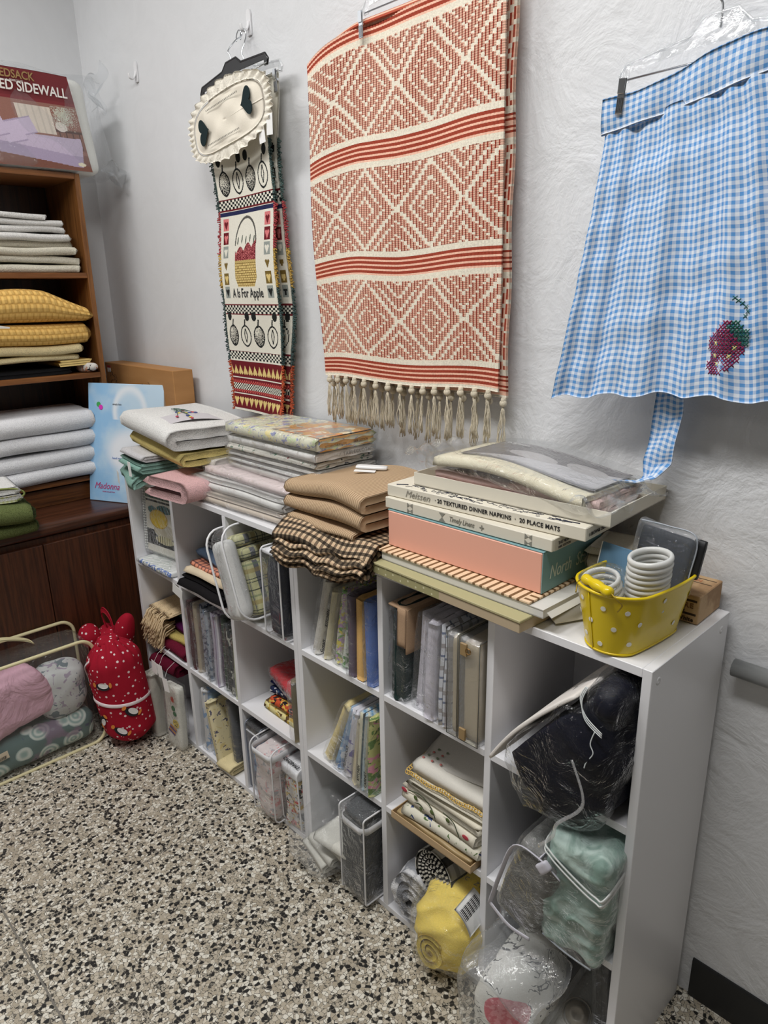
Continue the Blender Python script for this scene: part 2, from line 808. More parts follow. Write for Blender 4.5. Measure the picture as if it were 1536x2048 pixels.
# ================================================================== the room
def wall_mat(name, c, strength=1.0):
    g = G(name)
    a = g.noise(5.5, 4, dist=3.5, rough=0.55)
    b = g.noise(38, 5, dist=2.0, rough=0.6)
    cc = g.noise(170, 3)
    g.base(g.mix(tuple(x * 0.96 for x in c), c, a))
    g.rough(0.55, 0.35)
    u, v, w = g.xyz('Object')
    fade = u.sm(-0.9, 0.7) * 0.85 + 0.15
    g.bump((a * 1.5 + b * 0.32 + cc * 0.06) * fade, 0.40 * strength, 0.010)
    return g.m


WALLM = wall_mat('painted_plaster', (226, 227, 229))
struct('wall_back', box2(-1.75, 3.2, 0.02, 0.14, 0, 3.0, 0), WALLM, smooth=False)
struct('wall_left', box2(-1.67, -1.555, -4.5, 0.02, 0, 3.0, 0), wall_mat('painted_plaster_left', (222, 223, 225), 0.4), smooth=False)


struct('ceiling', box2(-1.75, 3.2, -4.6, 0.14, 3.0, 3.08, 0), plain('ceiling_paint', (164, 164, 162), 0.8), smooth=False)
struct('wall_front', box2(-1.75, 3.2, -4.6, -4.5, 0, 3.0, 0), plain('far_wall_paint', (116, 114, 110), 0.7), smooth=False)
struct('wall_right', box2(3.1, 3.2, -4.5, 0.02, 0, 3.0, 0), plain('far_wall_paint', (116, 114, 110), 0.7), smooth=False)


def floor_mat():
    g = G('terrazzo')
    v1 = g.voro(118)
    e1 = g.voro(118, 'DISTANCE_TO_EDGE')
    v2 = g.voro(300)
    e2 = g.voro(300, 'DISTANCE_TO_EDGE')
    sep = g.nt.nodes.new('ShaderNodeSeparateColor')
    g.nt.links.new(v1.outputs['Color'], sep.inputs[0])
    r1, g1, b1 = (E(g, sep.outputs[i]) for i in range(3))
    sep2 = g.nt.nodes.new('ShaderNodeSeparateColor')
    g.nt.links.new(v2.outputs['Color'], sep2.inputs[0])
    r2, g2 = E(g, sep2.outputs[0]), E(g, sep2.outputs[1])
    d1 = E(g, e1.outputs[0])
    d2 = E(g, e2.outputs[0])
    small = g.mix((54, 52, 48), (182, 174, 158), r2.sm(0.25, 0.7))
    small = g.mix((84, 80, 72), small, d2.gt(0.05))
    chip = g.mix((210, 201, 184), (172, 161, 142), r1.sm(0.1, 0.8))
    chip = g.mix(chip, (226, 221, 208), g1.gt(0.72))
    chip = g.mix(chip, (34, 33, 32), b1.gt(0.84))
    big = (r1 * 0.6 + g1 * 0.5).gt(0.22)
    c = g.mix(small, chip, big * d1.gt(0.055 + 0.0))
    u, v, w = g.xyz('Object')
    ln = ((v + 0.98).ab().lt(0.0022)).mx((u + 0.265).ab().lt(0.0014))
    c = g.mix(c, (122, 118, 110), ln)
    c = g.mix(c, tuple((88, 80, 70)), g.noise(2.2, 4).sm(0.5, 0.8) * 0.35)
    g.base(c)
    g.rough(0.42, 0.4)
    g.bump(g.noise(200, 2), 0.05, 0.0005)
    return g.m


struct('floor', box2(-1.75, 3.2, -4.6, 0.14, -0.08, 0, 0), floor_mat(), smooth=False)
bb = [(0, 0), (0.006, 0.0), (0.006, 0.095), (0.004, 0.1), (0, 0.1)]
prof = prism([(-y, z) for y, z in bb], 2.16)
prof.v = np.stack([prof.v[:, 2] + 0.93, prof.v[:, 0] + 0.02, prof.v[:, 1]], -1)
struct('baseboard_right', prof, plain('black_vinyl', (26, 27, 29), 0.45), smooth=False)
# grey steel handrail pipe along the wall
pipe = tube([(0.93 + 0.1 * i, 0.0, 0.806) for i in range(22)], 0.0165, 18)
tag(build('wall_pipe', pipe, plain('grey_painted_pipe', (150, 152, 152), 0.3, 0.3)),
    'grey painted metal pipe running along the wall to the right of the white cube shelves', 'pipe')

# ------------------------------------------------------------------ white cube organizers
t, CU, UD = 0.016, 0.282, 0.295
WHITE = plain('white_laminate', (232, 232, 235), 0.32, 0.0, 0.5)


def organizer(x0, label):
    r = thing('cube_organizer', label, 'shelf unit', (x0 + 0.455, -UD / 2, 0), group='white nine-cube shelf units')
    def P(name, a):
        x, X, y, Y, z, Z = a
        return hard(name, box2(x - 0.455, X - 0.455, y + UD / 2, Y + UD / 2, z, Z, 0.0009), WHITE, r)
    P('top_panel', (t, 0.91 - t, -UD, 0, 0.91 - t, 0.91))
    P('side_panel', (0, t, -UD, 0, 0, 0.91))
    P('side_panel', (0.91 - t, 0.91, -UD, 0, 0, 0.91))
    P('bottom_panel', (t, 0.91 - t, -UD, 0, 0, t))
    for k in (1, 2):
        P('divider', (k * (CU + t), k * (CU + t) + t, -UD, -0.004, t, 0.91 - t))
    for k in range(3):
        for j in (1, 2):
            P('shelf', (k * (CU + t) + t, (k + 1) * (CU + t), -UD, -0.004, j * (CU + t), j * (CU + t) + t))
    P('back_panel', (t, 0.91 - t, -0.004, 0, t, 0.91 - t))
    return r


near = organizer(0.0005, 'near white laminate cube shelf with the yellow bucket and box stack on top')
far = organizer(-0.9105, 'far white laminate cube shelf next to the brown cabinet, towels on top')
discs = MD(np.zeros((0, 3)), [])
for (yy, zz) in ((-0.272, 0.885), (-0.03, 0.885), (-0.26, 0.075)):
    discs = discs + lathe([(0.0001, 0), (0.007, 0), (0.0068, 0.0006), (0.0001, 0.0006)], 20).T((0, 0, 0), ry=PI / 2).T((0.455, yy + UD / 2, zz))
build('screw_cap', discs, plain('cap_white', (222, 222, 224), 0.35), near, label='white round stick-on screw caps')['kind'] = 'stuff'

# ------------------------------------------------------------------ brown cabinet and hutch
DW = wood('dark_walnut', (50, 26, 15), (84, 46, 26), 'Z')
DWH = wood('dark_walnut_top', (52, 29, 18), (82, 47, 30), 'Y', r=0.3)
OAK = wood('oak_edge', (104, 64, 30), (142, 94, 50), 'Z')
OAKH = wood('oak_shelf', (104, 62, 30), (142, 91, 48), 'Y')
HB = wood('hutch_back', (38, 22, 14), (66, 38, 22), 'Z')
cb = thing('base_cabinet', 'dark brown wooden cabinet with two visible doors below the bookcase hutch', 'cabinet', (-1.30, -0.56, 0))


def CP(name, a, m, parent=None, root=cb, org=(-1.30, -0.56, 0), bev=0.0015, label=None):
    x, X, y, Y, z, Z = a
    return hard(name, box2(x - org[0], X - org[0], y - org[1], Y - org[1], z - org[2], Z - org[2], bev), m, parent or root, label)


CP('body', (-1.55, -1.075, -1.10, -0.03, 0.0, 0.705), DW)
top = rbox(0.49, 1.09, 0.04, 0.016, 14)
top.T((-1.305 + 1.30, -0.565 + 0.56, 0.706))
build('top', top, DWH, cb, angle=50)
for (y0, y1) in ((-0.875, -0.536), (-0.533, -0.10)):
    CP('door', (-1.0745, -1.058, y0, y1, 0.045, 0.685), DW)
CP('plinth', (-1.075, -1.068, -1.10, -0.03, 0.0, 0.04), plain('plinth_black', (28, 18, 14), 0.6))

ht = thing('bookcase_hutch', 'brown wooden open bookcase standing on the cabinet, linens on its shelves', 'bookcase', (-1.41, -0.52, 0.7465))
HO = (-1.41, -0.52, 0.7465)


def HP(name, a, m, bev=0.001):
    return CP(name, a, m, None, ht, HO, bev)


HP('side_panel', (-1.545, -1.27, -0.178, -0.160, 0.7465, 1.862), OAK)
HP('side_panel', (-1.545, -1.27, -1.00, -0.982, 0.7465, 1.862), OAK)
HP('top_panel', (-1.545, -1.27, -0.982, -0.178, 1.844, 1.862), OAKH)
for z in (1.546, 1.205, 0.835):
    HP('shelf', (-1.540, -1.272, -0.982, -0.178, z - 0.018, z), OAKH)
HP('kick_board', (-1.302, -1.290, -0.982, -0.178, 0.7465, 0.809), wood('oak_kick', (70, 40, 20), (112, 68, 34), 'Y'))
HP('back_panel', (-1.548, -1.541, -0.982, -0.178, 0.7465, 1.844), HB)

# ================================================================== things hung on the wall
CREAM = (228, 220, 200)


def L3(c):
    return np.array(lin(c))


def wave(U, V, *terms):
    o = 0
    for a, fu, fv, ph in terms:
        o = o + a * np.sin(U * fu + V * fv + ph)
    return o


# ---- coral and cream woven throw, folded double over a clear clip hanger
RX0, RX1, RZ0, RZ1 = -0.165, 0.405, 2.02, 1.262


def rug_S(U, V):
    x = RX0 + (RX1 - RX0) * U + 0.006 * np.sin(V * 7 + 1) * (1 - U) + (V - 0.4) * 0.022 * (1 - U)
    droop = np.where(U < 0.3, ((0.3 - U) / 0.3) ** 1.5 * 0.042, 0)
    top = RZ0 - droop
    bot = RZ1 + 0.004 * np.sin(U * 9)
    z = top + (bot - top) * V
    z = z - 0.008 * np.sin(V * PI) * (1 - np.abs(2 * U - 1))
    y = -0.036 - 0.009 * (1 - V) * np.sin(U * 8 + 1.0) - 0.004 * np.sin(U * 14 + V * 4) - 0.006 * V - 0.010 * V * np.sin(U * 5 + 0.5)
    return np.stack([x, y, z], -1)


def rug_col(u, v):
    nc, nr = 66, 186
    ci = np.floor(u * nc)
    rj = v * nr
    # chain stitches: two twisted halves per column
    half = (np.floor(u * nc * 2 + 1e-6) % 2)
    row = np.floor(rj + 0.0 * half)
    x = (ci + 0.5) / nc * 0.57
    zz = 2.02 - 0.758 * (row + 0.5) / nr
    z = 2.02 - v * 0.758
    RED = L3((158, 66, 48))
    PEA = L3((238, 190, 166))
    CRM = L3((234, 226, 208))
    c = np.tile(CRM, (len(u), 1))
    # bands
    per = 0.2425
    top0 = 1.318 + 0.003
    k = np.zeros(len(u))
    ph = (z - top0) / per
    f = ph - np.floor(ph)
    # band occupies the last .070 below each top0 + n*per
    inband = (f > 1 - 0.066 / per)
    g = (1 - f) * per           # 0..0.066 measured from the band top
    stripe = (g > 0.013) & (g < 0.053)
    sidx = np.floor((g - 0.013) / 0.0051)
    red = stripe & (sidx % 2 == 0)
    pea = stripe & (sidx % 2 == 1)
    # diamond field
    fh = per - 0.066
    zc = fh / 2
    # rows snapped
    ph2 = (zz - top0) / per
    f2 = (ph2 - np.floor(ph2)) * per
    dx = np.abs(((x - 0.185) / 0.196 + 0.5) % 1.0 - 0.5) * 2
    dz = np.abs(f2 - zc) / (fh / 2)
    d = dx + dz
    ring = ((d * 3.1 + 0.2) % 1.0) < 0.21
    big = np.abs(d - 1.0) < 0.03
    field = ~inband
    cr = (ring | big) & field
    chain = field & ~cr
    c[chain & (half == 0)] = RED
    c[chain & (half == 1)] = PEA * 0.96
    c[red] = RED * 1.02
    c[pea] = PEA * 1.05
    # gap between links of a chain
    fr_ = rj - np.floor(rj)
    lk = chain & (fr_ > 0.72)
    c[lk] = c[lk] * 0.62
    rs = np.random.RandomState(3)
    c = c * (0.90 + 0.2 * rs.rand(len(u), 1))
    # upper hem stripes
    return np.clip(c, 0, 1)


def rug_bump(md):
    return md


throw = thing('woven_throw', 'coral and cream diamond-woven throw with knotted fringe, hung on the back wall', 'throw blanket', (0.12, -0.03, 1.26))
RO = np.array([0.12, -0.03, 1.26])
WOV = painted('woven_yarn', 0.95, 0.5, 380.0)


def rug_S2(U, V):
    p = rug_S(U, V)
    nc, nr = 66, 186
    b = np.abs(np.sin(U * nc * PI)) * 0.0016 + np.abs(np.sin(V * nr * PI)) * 0.0009
    p[..., 1] -= b
    return p - RO


throw_front = build('front_layer', sheet(rug_S2, 264, 372, 0.005, (0.57, 0.75), rug_col), WOV, throw)


def rug_B(U, V):
    p = rug_S(U, V)
    p[..., 0] = p[..., 0] + 0.011 * (U > 0.5) * (0.6 + 0.5 * V)
    p[..., 1] = -0.016 - 0.004 * np.sin(U * 8 + 1) + 0.003 * np.sin(V * 20)
    p[..., 2] -= 0.014 * V
    return p - RO


build('back_layer', sheet(rug_B, 132, 186, 0.005, (0.57, 0.75), rug_col), WOV, throw)
# fold over the hanger bar
fo = sheet(lambda U, V: rug_S(U, 0 * V) * np.array([1, 0, 1]) + np.stack([U * 0, -0.026 + 0.0098 * np.cos(V * PI + PI) - 0.002 * np.sin(U * 8), 0.0098 * np.sin(V * PI)], -1) - RO, 120, 8, 0.005, (0.57, 0.03), lambda u, v: np.where((np.floor(v * 8) % 2 == 0)[:, None], L3((178, 84, 62)), L3((230, 190, 165))))
build('top_fold', fo, WOV, throw)
YARN = cloth('cream_yarn', (222, 212, 190), 600.0, 0.5)
rs = random.Random(8)
for back in (0, 1):
    for k in range(15 + back):
        u = (k + 0.5 * (1 - back)) / 15.2
        U = np.array([[min(u, 0.999)]])
        p0 = (rug_B if back else rug_S2)(U, np.array([[1.0]]))[0, 0]
        m = tube([(p0[0], p0[1] - 0.002, p0[2]), (p0[0], p0[1] - 0.004, p0[2] - 0.012)], [0.0055, 0.0065], 8)
        m = m + sellip(0.0085, 0.007, 0.0075, 0.9, 0.9, 10, 6).T((p0[0], p0[1] - 0.004, p0[2] - 0.013))
        ln = 0.088 + rs.random() * 0.022
        for q in range(11):
            dx = rs.uniform(-1, 1)
            a = rs.uniform(-0.004, 0.004)
            pts = []
            for s in range(7):
                tt = s / 6
                pts.append((p0[0] + dx * 0.010 * math.sin(tt * 1.9) + 0.0016 * math.sin(tt * 14 + q * 2 + k) + (rs.random() - .5) * .001 - 0.006 * tt * back,
                            p0[1] - 0.004 + a * math.sin(tt * 2.5) + 0.0015 * math.sin(tt * 12 + q),
                            p0[2] - 0.016 - ln * tt * (0.9 + 0.12 * ((q * 7) % 5) / 5)))
            m = m + tube(pts, 0.0011, 4)
        build('tassel', m, YARN, throw if back else throw_front)


# ---- clip hangers
def clip(parent, x, y, z, tilt=0.0, w=0.013, h=0.052, dots=True):
    b = cuboid(w, 0.0025, h, 0.001)
    b = b + cuboid(w * 0.9, 0.0015, h * 0.42, 0.0005).T((0, -0.0025, h * 0.56), rx=0.05)
    for k in range(4):
        b = b + cuboid(w * 0.1, 0.0016, h * 0.42, 0.0004).T(((k - 1.5) * w * 0.22, -0.0018, h * 0.04))
    b = b + tube([(-w / 2, 0.004, h * 0.55), (w / 2, 0.004, h * 0.55)], 0.0032, 10)
    b.T((x, y, z), ry=tilt)
    return build('clip', b, CHROME, parent, smooth=False)


def bar_hanger(name, label, cx, y, z, hw, slant, hook_top, plastic, clips, hook_r=0.0016, group=None, hump=0.022, bh=0.028, hy=0.0, hs=0.0):
    """clip hanger, origin at the bar centre; slant keeps the bar tipped"""
    r = thing(name, label, 'hanger', (cx, y, z), ry=-slant)
    # flat I-section body with hump in the middle
    out = [(-hw, -0.012), (-hw - 0.006, 0.0), (-hw + 0.004, 0.014), (-0.045, bh), (-0.024, bh + hump), (0.024, bh + hump), (0.045, bh), (hw - 0.004, 0.014), (hw + 0.006, 0.0), (hw, -0.012), (hw - 0.010, -0.012), (hw - 0.010, 0.002), (0.04, bh - 0.016), (-0.04, bh - 0.016), (-hw + 0.010, 0.002), (-hw + 0.010, -0.012)]
    b = prism(out, 0.004)
    b.v = np.stack([b.v[:, 0], b.v[:, 2] - 0.002, b.v[:, 1]], -1)
    rim = tube([(x, 0, z) for x, z in out[:10]], 0.0032, 6)
    build('body', b, plastic, r, smooth=False)
    build('rim', rim, plastic, r)
    build('bar', tube([(-hw, -0.001, -0.008), (hw, -0.001, -0.008)], 0.0017, 8), CHROME, r)
    hz = bh + hump
    pts = smoothpath([(0, 0, hz - 0.02), (0, 0, hz + 0.01), (-0.007, 0, hz + 0.025), (0.003 + hs * .5, hy * .5, hz + 0.05), (0.004 + hs, hy, hook_top - 0.016), (0.0 + hs, hy, hook_top - 0.004), (-0.011 + hs, hy, hook_top), (-0.021 + hs, hy, hook_top - 0.010), (-0.022 + hs, hy, hook_top - 0.022)], 6)
    build('hook', tube(pts, hook_r, 8), CHROME, r)
    for (x, zz, tl) in clips:
        clip(r, x, -0.006 if slant > 0.05 or plastic is CLEAR and y > -0.025 else -0.019, zz, tl)
    return r


bar_hanger('clip_hanger', 'clear plastic clip hanger holding the coral woven throw', 0.185, -0.026, 2.052, 0.172, 0.0, 0.12, CLEAR,
           [(-0.166, -0.060, 0.0), (0.166, -0.060, 0.0)], hy=0.018)
bar_hanger('clip_hanger', 'clear plastic clip hanger holding the blue gingham apron', 0.800, -0.045, 1.802, 0.152, 0.02, 0.145, CLEAR,
           [(-0.147, -0.060, 0.12), (0.147, -0.055, 0.0)], hook_r=0.0018, hy=0.04)
bar_hanger('clip_hanger', 'black plastic clip hanger holding the quilted placemat', -0.478, -0.050, 2.012, 0.156, 0.07, 0.120, plain('black_plastic', (20, 20, 23), 0.25),
           [(-0.115, -0.066, 0.25), (0.092, -0.058, 0.05)], hump=0.016, bh=0.024, hy=0.040)
bar_hanger('clip_hanger', 'clear plastic clip hanger behind the black one, holding the apple runner', -0.462, -0.022, 2.008, 0.160, 0.0, 0.125, CLEAR,
           [(-0.14, -0.055, 0.0), (0.14, -0.055, 0.0)], hump=0.016, bh=0.024, hy=0.018, hs=-0.012)


def wall_hook(x, z, label, s=1.0):
    r = thing('adhesive_hook', label, 'wall hook', (x, 0.019, z))
    m = plain('white_plastic', (232, 232, 234), 0.35)
    out = [(-0.008, -0.03), (-0.0095, -0.026), (-0.0095, 0.02), (-0.005, 0.03), (0.005, 0.03), (0.0095, 0.02), (0.0095, -0.026), (0.008, -0.03)]
    b = prism([(a * s, c * s) for a, c in out], 0.004)
    b.v = np.stack([b.v[:, 0], -b.v[:, 2], b.v[:, 1]], -1)
    build('base_plate', b, m, r, smooth=False)
    build('hook', tube(smoothpath([(0, -0.004, 0.002 * s), (0, -0.008, -0.012 * s), (0, -0.016, -0.022 * s), (0, -0.026 * s, -0.020 * s), (0, -0.029 * s, -0.008 * s)], 6), 0.0038 * s, 10, flat=(1.5, 0.8)), m, r)
    return r


wall_hook(-1.137, 2.166, 'white adhesive hook with nothing on it, upper left of the back wall')
wall_hook(-0.4835, 2.152, 'white adhesive hook carrying the two hangers of the apple runner')
wall_hook(0.174, 2.192, 'white adhesive hook carrying the hanger of the coral throw')
wall_hook(0.786, 1.967, 'white adhesive hook carrying the hanger of the gingham apron')

# ---- apple runner
AX0, AX1, AZ0, AZ1 = -0.622, -0.352, 2.0, 1.122
RU = np.array([-0.48, -0.03, 1.12])


def run_S(U, V):
    w = (AX1 - AX0)
    taper = 1 - 0.13 * np.clip((V - 0.72) / 0.28, 0, 1) ** 1.0
    x = (AX0 + AX1) / 2 + (U - 0.5) * w * taper + 0.008 * np.clip((V - 0.5), 0, 1) + 0.003 * np.sin(V * 22)
    z = AZ0 + (AZ1 - AZ0) * V + (0.010 * (U - 0.5)) * (1 - 1.6 * V)
    y = -0.034 - 0.004 * np.sin(U * 5 + V * 9) - 0.006 * np.sin(V * 12 + 1) - 0.006 * V
    return np.stack([x, y, z], -1) - RU


def heart(x, y):
    """x, y in -1..1, point down"""
    x = np.abs(x)
    return (y < 0.55 - (x - 0.45) ** 2 * 1.4 + 0.1) & (y > -1 + x * 1.45) & (x < 0.95)


def apple(x, y, cut):
    r = np.sqrt((x / 0.8) ** 2 + ((y + 0.05) / (0.95 - 0.12 * np.abs(x))) ** 2)
    body = r < 1.0
    line = (r > 0.84) & body
    if cut:
        return line | ((np.abs(np.abs(x) - 0.10 - 0.08 * np.cos(y * 5)) < 0.06) & (np.abs(y) < 0.6))
    rs = np.random.RandomState(5)
    sp = rs.rand(len(x)) > 0.25 + 0.6 * np.exp(-((x + 0.25) ** 2 + (y - 0.35) ** 2) * 3)
    return body & (line | sp)


def run_col(u, v):
    z = AZ0 + (AZ1 - AZ0) * v
    x = (u - 0.5) * 0.27
    BG, BK, NV, MR, RD, OL, PK, GR = [L3(c) for c in ((230, 226, 212), (30, 32, 32), (36, 40, 78), (108, 26, 34), (176, 40, 48), (120, 98, 46), (216, 124, 124), (150, 156, 150))]
    YE = L3((222, 196, 128))
    c = np.tile(BG, (len(u), 1))

    def band(a, b):
        return (z < a) & (z >= b)

    def apples(zc, h):
        for k in range(4):
            cx = -0.095 + 0.0635 * k
            X = (x - cx) / 0.0325
            Y = (z - zc) / h
            m = apple(X, Y, k % 2 == 1) & (np.abs(Y) < 1.2)
            c[m] = BK
            st = (np.abs(X - 0.25 * (Y - 1)) < 0.09) & (Y > 0.85) & (Y < 1.35)
            lf = (((X - (0.45 if k % 2 else -0.5)) / 0.34) ** 2 + ((Y - 1.6) / 0.38) ** 2) < 1
            c[st | lf] = BK

    def checker(a, b, c1, c2, nx=30, rows=4):
        m = band(a, b)
        i = np.floor(u * nx)
        j = np.floor((a - z) / (a - b) * rows)
        s = (i + j) % 2 == 0
        c[m & s] = c1
        c[m & ~s] = c2

    apples(1.771, 0.036)
    c[band(1.729, 1.726)] = MR
    checker(1.726, 1.700, BK, BG)
    c[band(1.700, 1.696)] = MR
    c[band(1.694, 1.683)] = NV
    # heart panels down both sides
    for side in (-1, 1):
        for k, (b1, b2) in enumerate(((PK, MR), (MR, PK), (GR, BG), (BG, OL), (OL, YE), (GR, BK))):
            zc = 1.660 - k * 0.0375
            X = (x - side * 0.108) / 0.0135
            Y = (z - zc) / 0.0165
            m = (np.abs(X) < 1) & (np.abs(Y) < 1)
            c[m] = b1
            hm = heart(X / 0.8, Y / 0.85)
            c[m & hm] = b2
    # basket of apples
    bx = x / 0.052
    hz = (z - 1.590) / 0.075
    rr = np.sqrt((x / 0.056) ** 2 + ((z - 1.603) / 0.070) ** 2)
    c[(np.abs(rr - 1) < 0.05) & (z > 1.60)] = L3((90, 88, 82))
    wv = band(1.560, 1.487) & (np.abs(x) < 0.056 - 0.014 * np.clip((1.512 - z) / 0.025, 0, 1))
    c[wv] = YE
    i = np.floor((x + 0.3) / 0.009 + 0.5 * (np.floor((z - 1.4) / 0.0065) % 2))
    fx = ((x + 0.3) / 0.009 + 0.5 * (np.floor((z - 1.4) / 0.0065) % 2)) % 1
    fz = ((z - 1.4) / 0.0065) % 1
    c[wv & ((fx < 0.2) | (fz < 0.25)) & (z < 1.552)] = L3((120, 92, 40))
    c[wv & (z > 1.552) & (((x * 300 + z * 500) % 1) < 0.4)] = OL
    rs = np.random.RandomState(2)
    hills = 1.586 + 0.016 * np.abs(np.sin(x * 75 + 0.6)) + 0.007 * np.sin(x * 31)
    ap = (z < hills) & (z > 1.560) & (np.abs(x) < 0.056)
    c[ap] = MR
    c[ap & (rs.rand(len(x)) < 0.28)] = PK
    lf = ap & False
    for q in range(5):
        cx = -0.044 + q * 0.022
        lf = lf | (((x - cx - 0.15 * (z - 1.6)) / 0.0032) ** 2 + ((z - 1.612 - 0.004 * (q % 2)) / 0.011) ** 2 < 1)
    c[lf] = L3((90, 96, 84))
    c[band(1.438, 1.435)] = MR
    checker(1.435, 1.412, BK, BG)
    c[band(1.412, 1.409)] = MR
    apples(1.350, 0.034)
    c[band(1.303, 1.300)] = MR
    checker(1.300, 1.277, BK, BG)
    c[band(1.277, 1.272)] = BG
    c[z < 1.272] = MR
    m = (z < 1.265) & (z > 1.225)
    X = ((x / 0.0245) % 1 - 0.5) * 2
    Y = (z - 1.243) / 0.017
    c[m & heart(X, -Y) & (np.abs(Y) < 1)] = YE
    c[band(1.224, 1.220)] = BG
    m = band(1.214, 1.178)
    i = np.floor(u * 46)
    j = np.floor((1.214 - z) / 0.0045)
    s = (i + j) % 2 == 0
    c[m & s] = BG
    c[m & s & ((j < 2) | (j > 5))] = L3((206, 90, 84))
    c[m & ~s & (j > 1) & (j < 6)] = BK
    c[band(1.176, 1.172)] = BG
    X = ((x / 0.027) % 1 - 0.5) * 2
    Y = (z - 1.152) / 0.017
    c[(z < 1.170) & heart(X, Y) & (np.abs(Y) < 1)] = YE
    c[z < 1.128] = BG * 0.95
    rs = np.random.RandomState(9)
    return c * (0.93 + 0.12 * rs.rand(len(u), 1))


runner = thing('table_runner', 'woven table runner with apples, basket, hearts and lettering, hung behind the quilted placemat', 'table runner', tuple(RU))
run_front = build('front_layer', sheet(run_S, 216, 560, 0.003, (0.27, 0.88), run_col), painted('woven_tapestry', 0.95, 0.4, 900.0), runner)


def run_S2(U, V):
    p = run_S(U, V)
    p[..., 0] += 0.022 + 0.008 * np.sin(V * 9 + 2)
    p[..., 1] = -0.016 - 0.004 * np.sin(V * 8) + 0.03
    return p


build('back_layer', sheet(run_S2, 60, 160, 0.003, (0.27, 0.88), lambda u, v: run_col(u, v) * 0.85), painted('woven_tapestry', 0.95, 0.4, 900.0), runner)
txt = lettering('A Is For Apple', 0.036, 0.0003, 0.0, 1.0, 0.0003, 'CENTER', 0.72)
uu = np.clip(0.5 + txt.v[:, 0] / 0.27, 0, 1)
vv = (AZ0 - (1.458 + txt.v[:, 1])) / (AZ0 - AZ1)
pp = run_S(uu, vv)
pp[:, 1] -= 0.0024 + txt.v[:, 2]
txt.v = pp
hard('lettering', txt, plain('runner_ink', (40, 42, 44), 0.9), run_front)
# yarn fringe down both edges of both layers: colour changes with the stripes
FR = [((84, 104, 100), 1.85, 1.70), ((196, 88, 92), 1.70, 1.585), ((212, 176, 92), 1.585, 1.485), ((78, 98, 96), 1.485, 1.275), ((214, 104, 70), 1.275, 1.125)]
rs = random.Random(3)
for c, za, zb in FR:
    md = MD(np.zeros((0, 3)), [])
    fm = cloth('fringe_%d' % c[0], c, 500.0, 0.4, 0.35)
    nn = int((za - zb) / 0.0022)
    for Sf in (run_S, run_S2):
        for side in (0, 1):
            for k in range(nn):
                z = za - (k + rs.random()) * (za - zb) / nn
                V = np.array([[(AZ0 - z) / (AZ0 - AZ1)]])
                p = Sf(np.array([[float(side)]]), V)[0, 0]
                d = -1 if side == 0 else 1
                L = rs.uniform(0.008, 0.015)
                md = md + tube([(p[0] - d * 0.002, p[1], p[2]), (p[0] + d * L * 0.5, p[1] - rs.uniform(-0.003, 0.004), p[2] - 0.002), (p[0] + d * L, p[1] - rs.uniform(-0.004, 0.006), p[2] - rs.uniform(0.001, 0.007))], 0.0016, 4)
    o = build('fringe', md, fm, runner)
    o['kind'] = 'stuff'

# ---- quilted placemat with lace edge
PO = np.array([-0.49, -0.062, 1.82])
pm = thing('quilted_placemat', 'cream quilted oval placemat with lace edge and two dark heart patches, clipped over the runner', 'placemat', tuple(PO))


def oval_S(W, H, cx, cz, y0, rot=0.13):
    def S(U, V):
        a = U * 2 * PI
        r = V
        n = 3.2
        ca, sa = np.cos(a), np.sin(a)
        q = (np.abs(ca) ** n + np.abs(sa) ** n) ** (-1 / n)
        X = ca * q * r * W / 2
        Z = sa * q * r * H / 2
        # drooping upper middle where the cloth sags between the clips
        y = y0 - 0.004 * np.sin(X * 60) * np.sin(Z * 70) * (r < 0.95) - 0.010 * np.cos(X * 9)
        c, s = math.cos(rot), math.sin(rot)
        return np.stack([cx + X * c - Z * s * -1 * -1, y, cz + X * s + Z * c], -1) - PO
    return S


QM = cloth('quilted_cotton', (240, 232, 216), 700.0, 0.4, 0.05)
build('quilt', sheet(oval_S(0.338, 0.125, -0.487, 1.912, -0.066), 96, 24, 0.006, (0.3, 0.12)), QM, pm)


def lace_S(U, V):
    base = oval_S(0.345, 0.132, -0.487, 1.912, -0.066)(U, 0 * V + 1) + PO
    cen = np.array([-0.487, -0.066, 1.912])
    d = (base - cen) * np.array([1, 0, 1])
    d /= np.linalg.norm(d, axis=-1, keepdims=True)
    sc = 0.026 + 0.005 * np.abs(np.sin(U * 2 * PI * 17))
    p = base + d * (V * sc)[..., None]
    p[..., 1] += 0.0045 * np.sin(U * 2 * PI * 34) * V - 0.003
    return p - PO


g = G('lace')
g.base((244, 238, 224))
g.rough(0.95, 0.1)
vz = g.voro(300, 'DISTANCE_TO_EDGE')
hole = E(g, vz.outputs[0]).lt(0.22)
g.b.inputs['Alpha'].default_value = 1
one = (hole * 0.9 + 0.1)
g.nt.links.new(E(g, hole.s).mx(E(g, hole.s)).s, g.b.inputs['Alpha'])
build('lace_edge', sheet(lace_S, 260, 6, 0.0012, (0.3, 0.03)), g.m, pm)
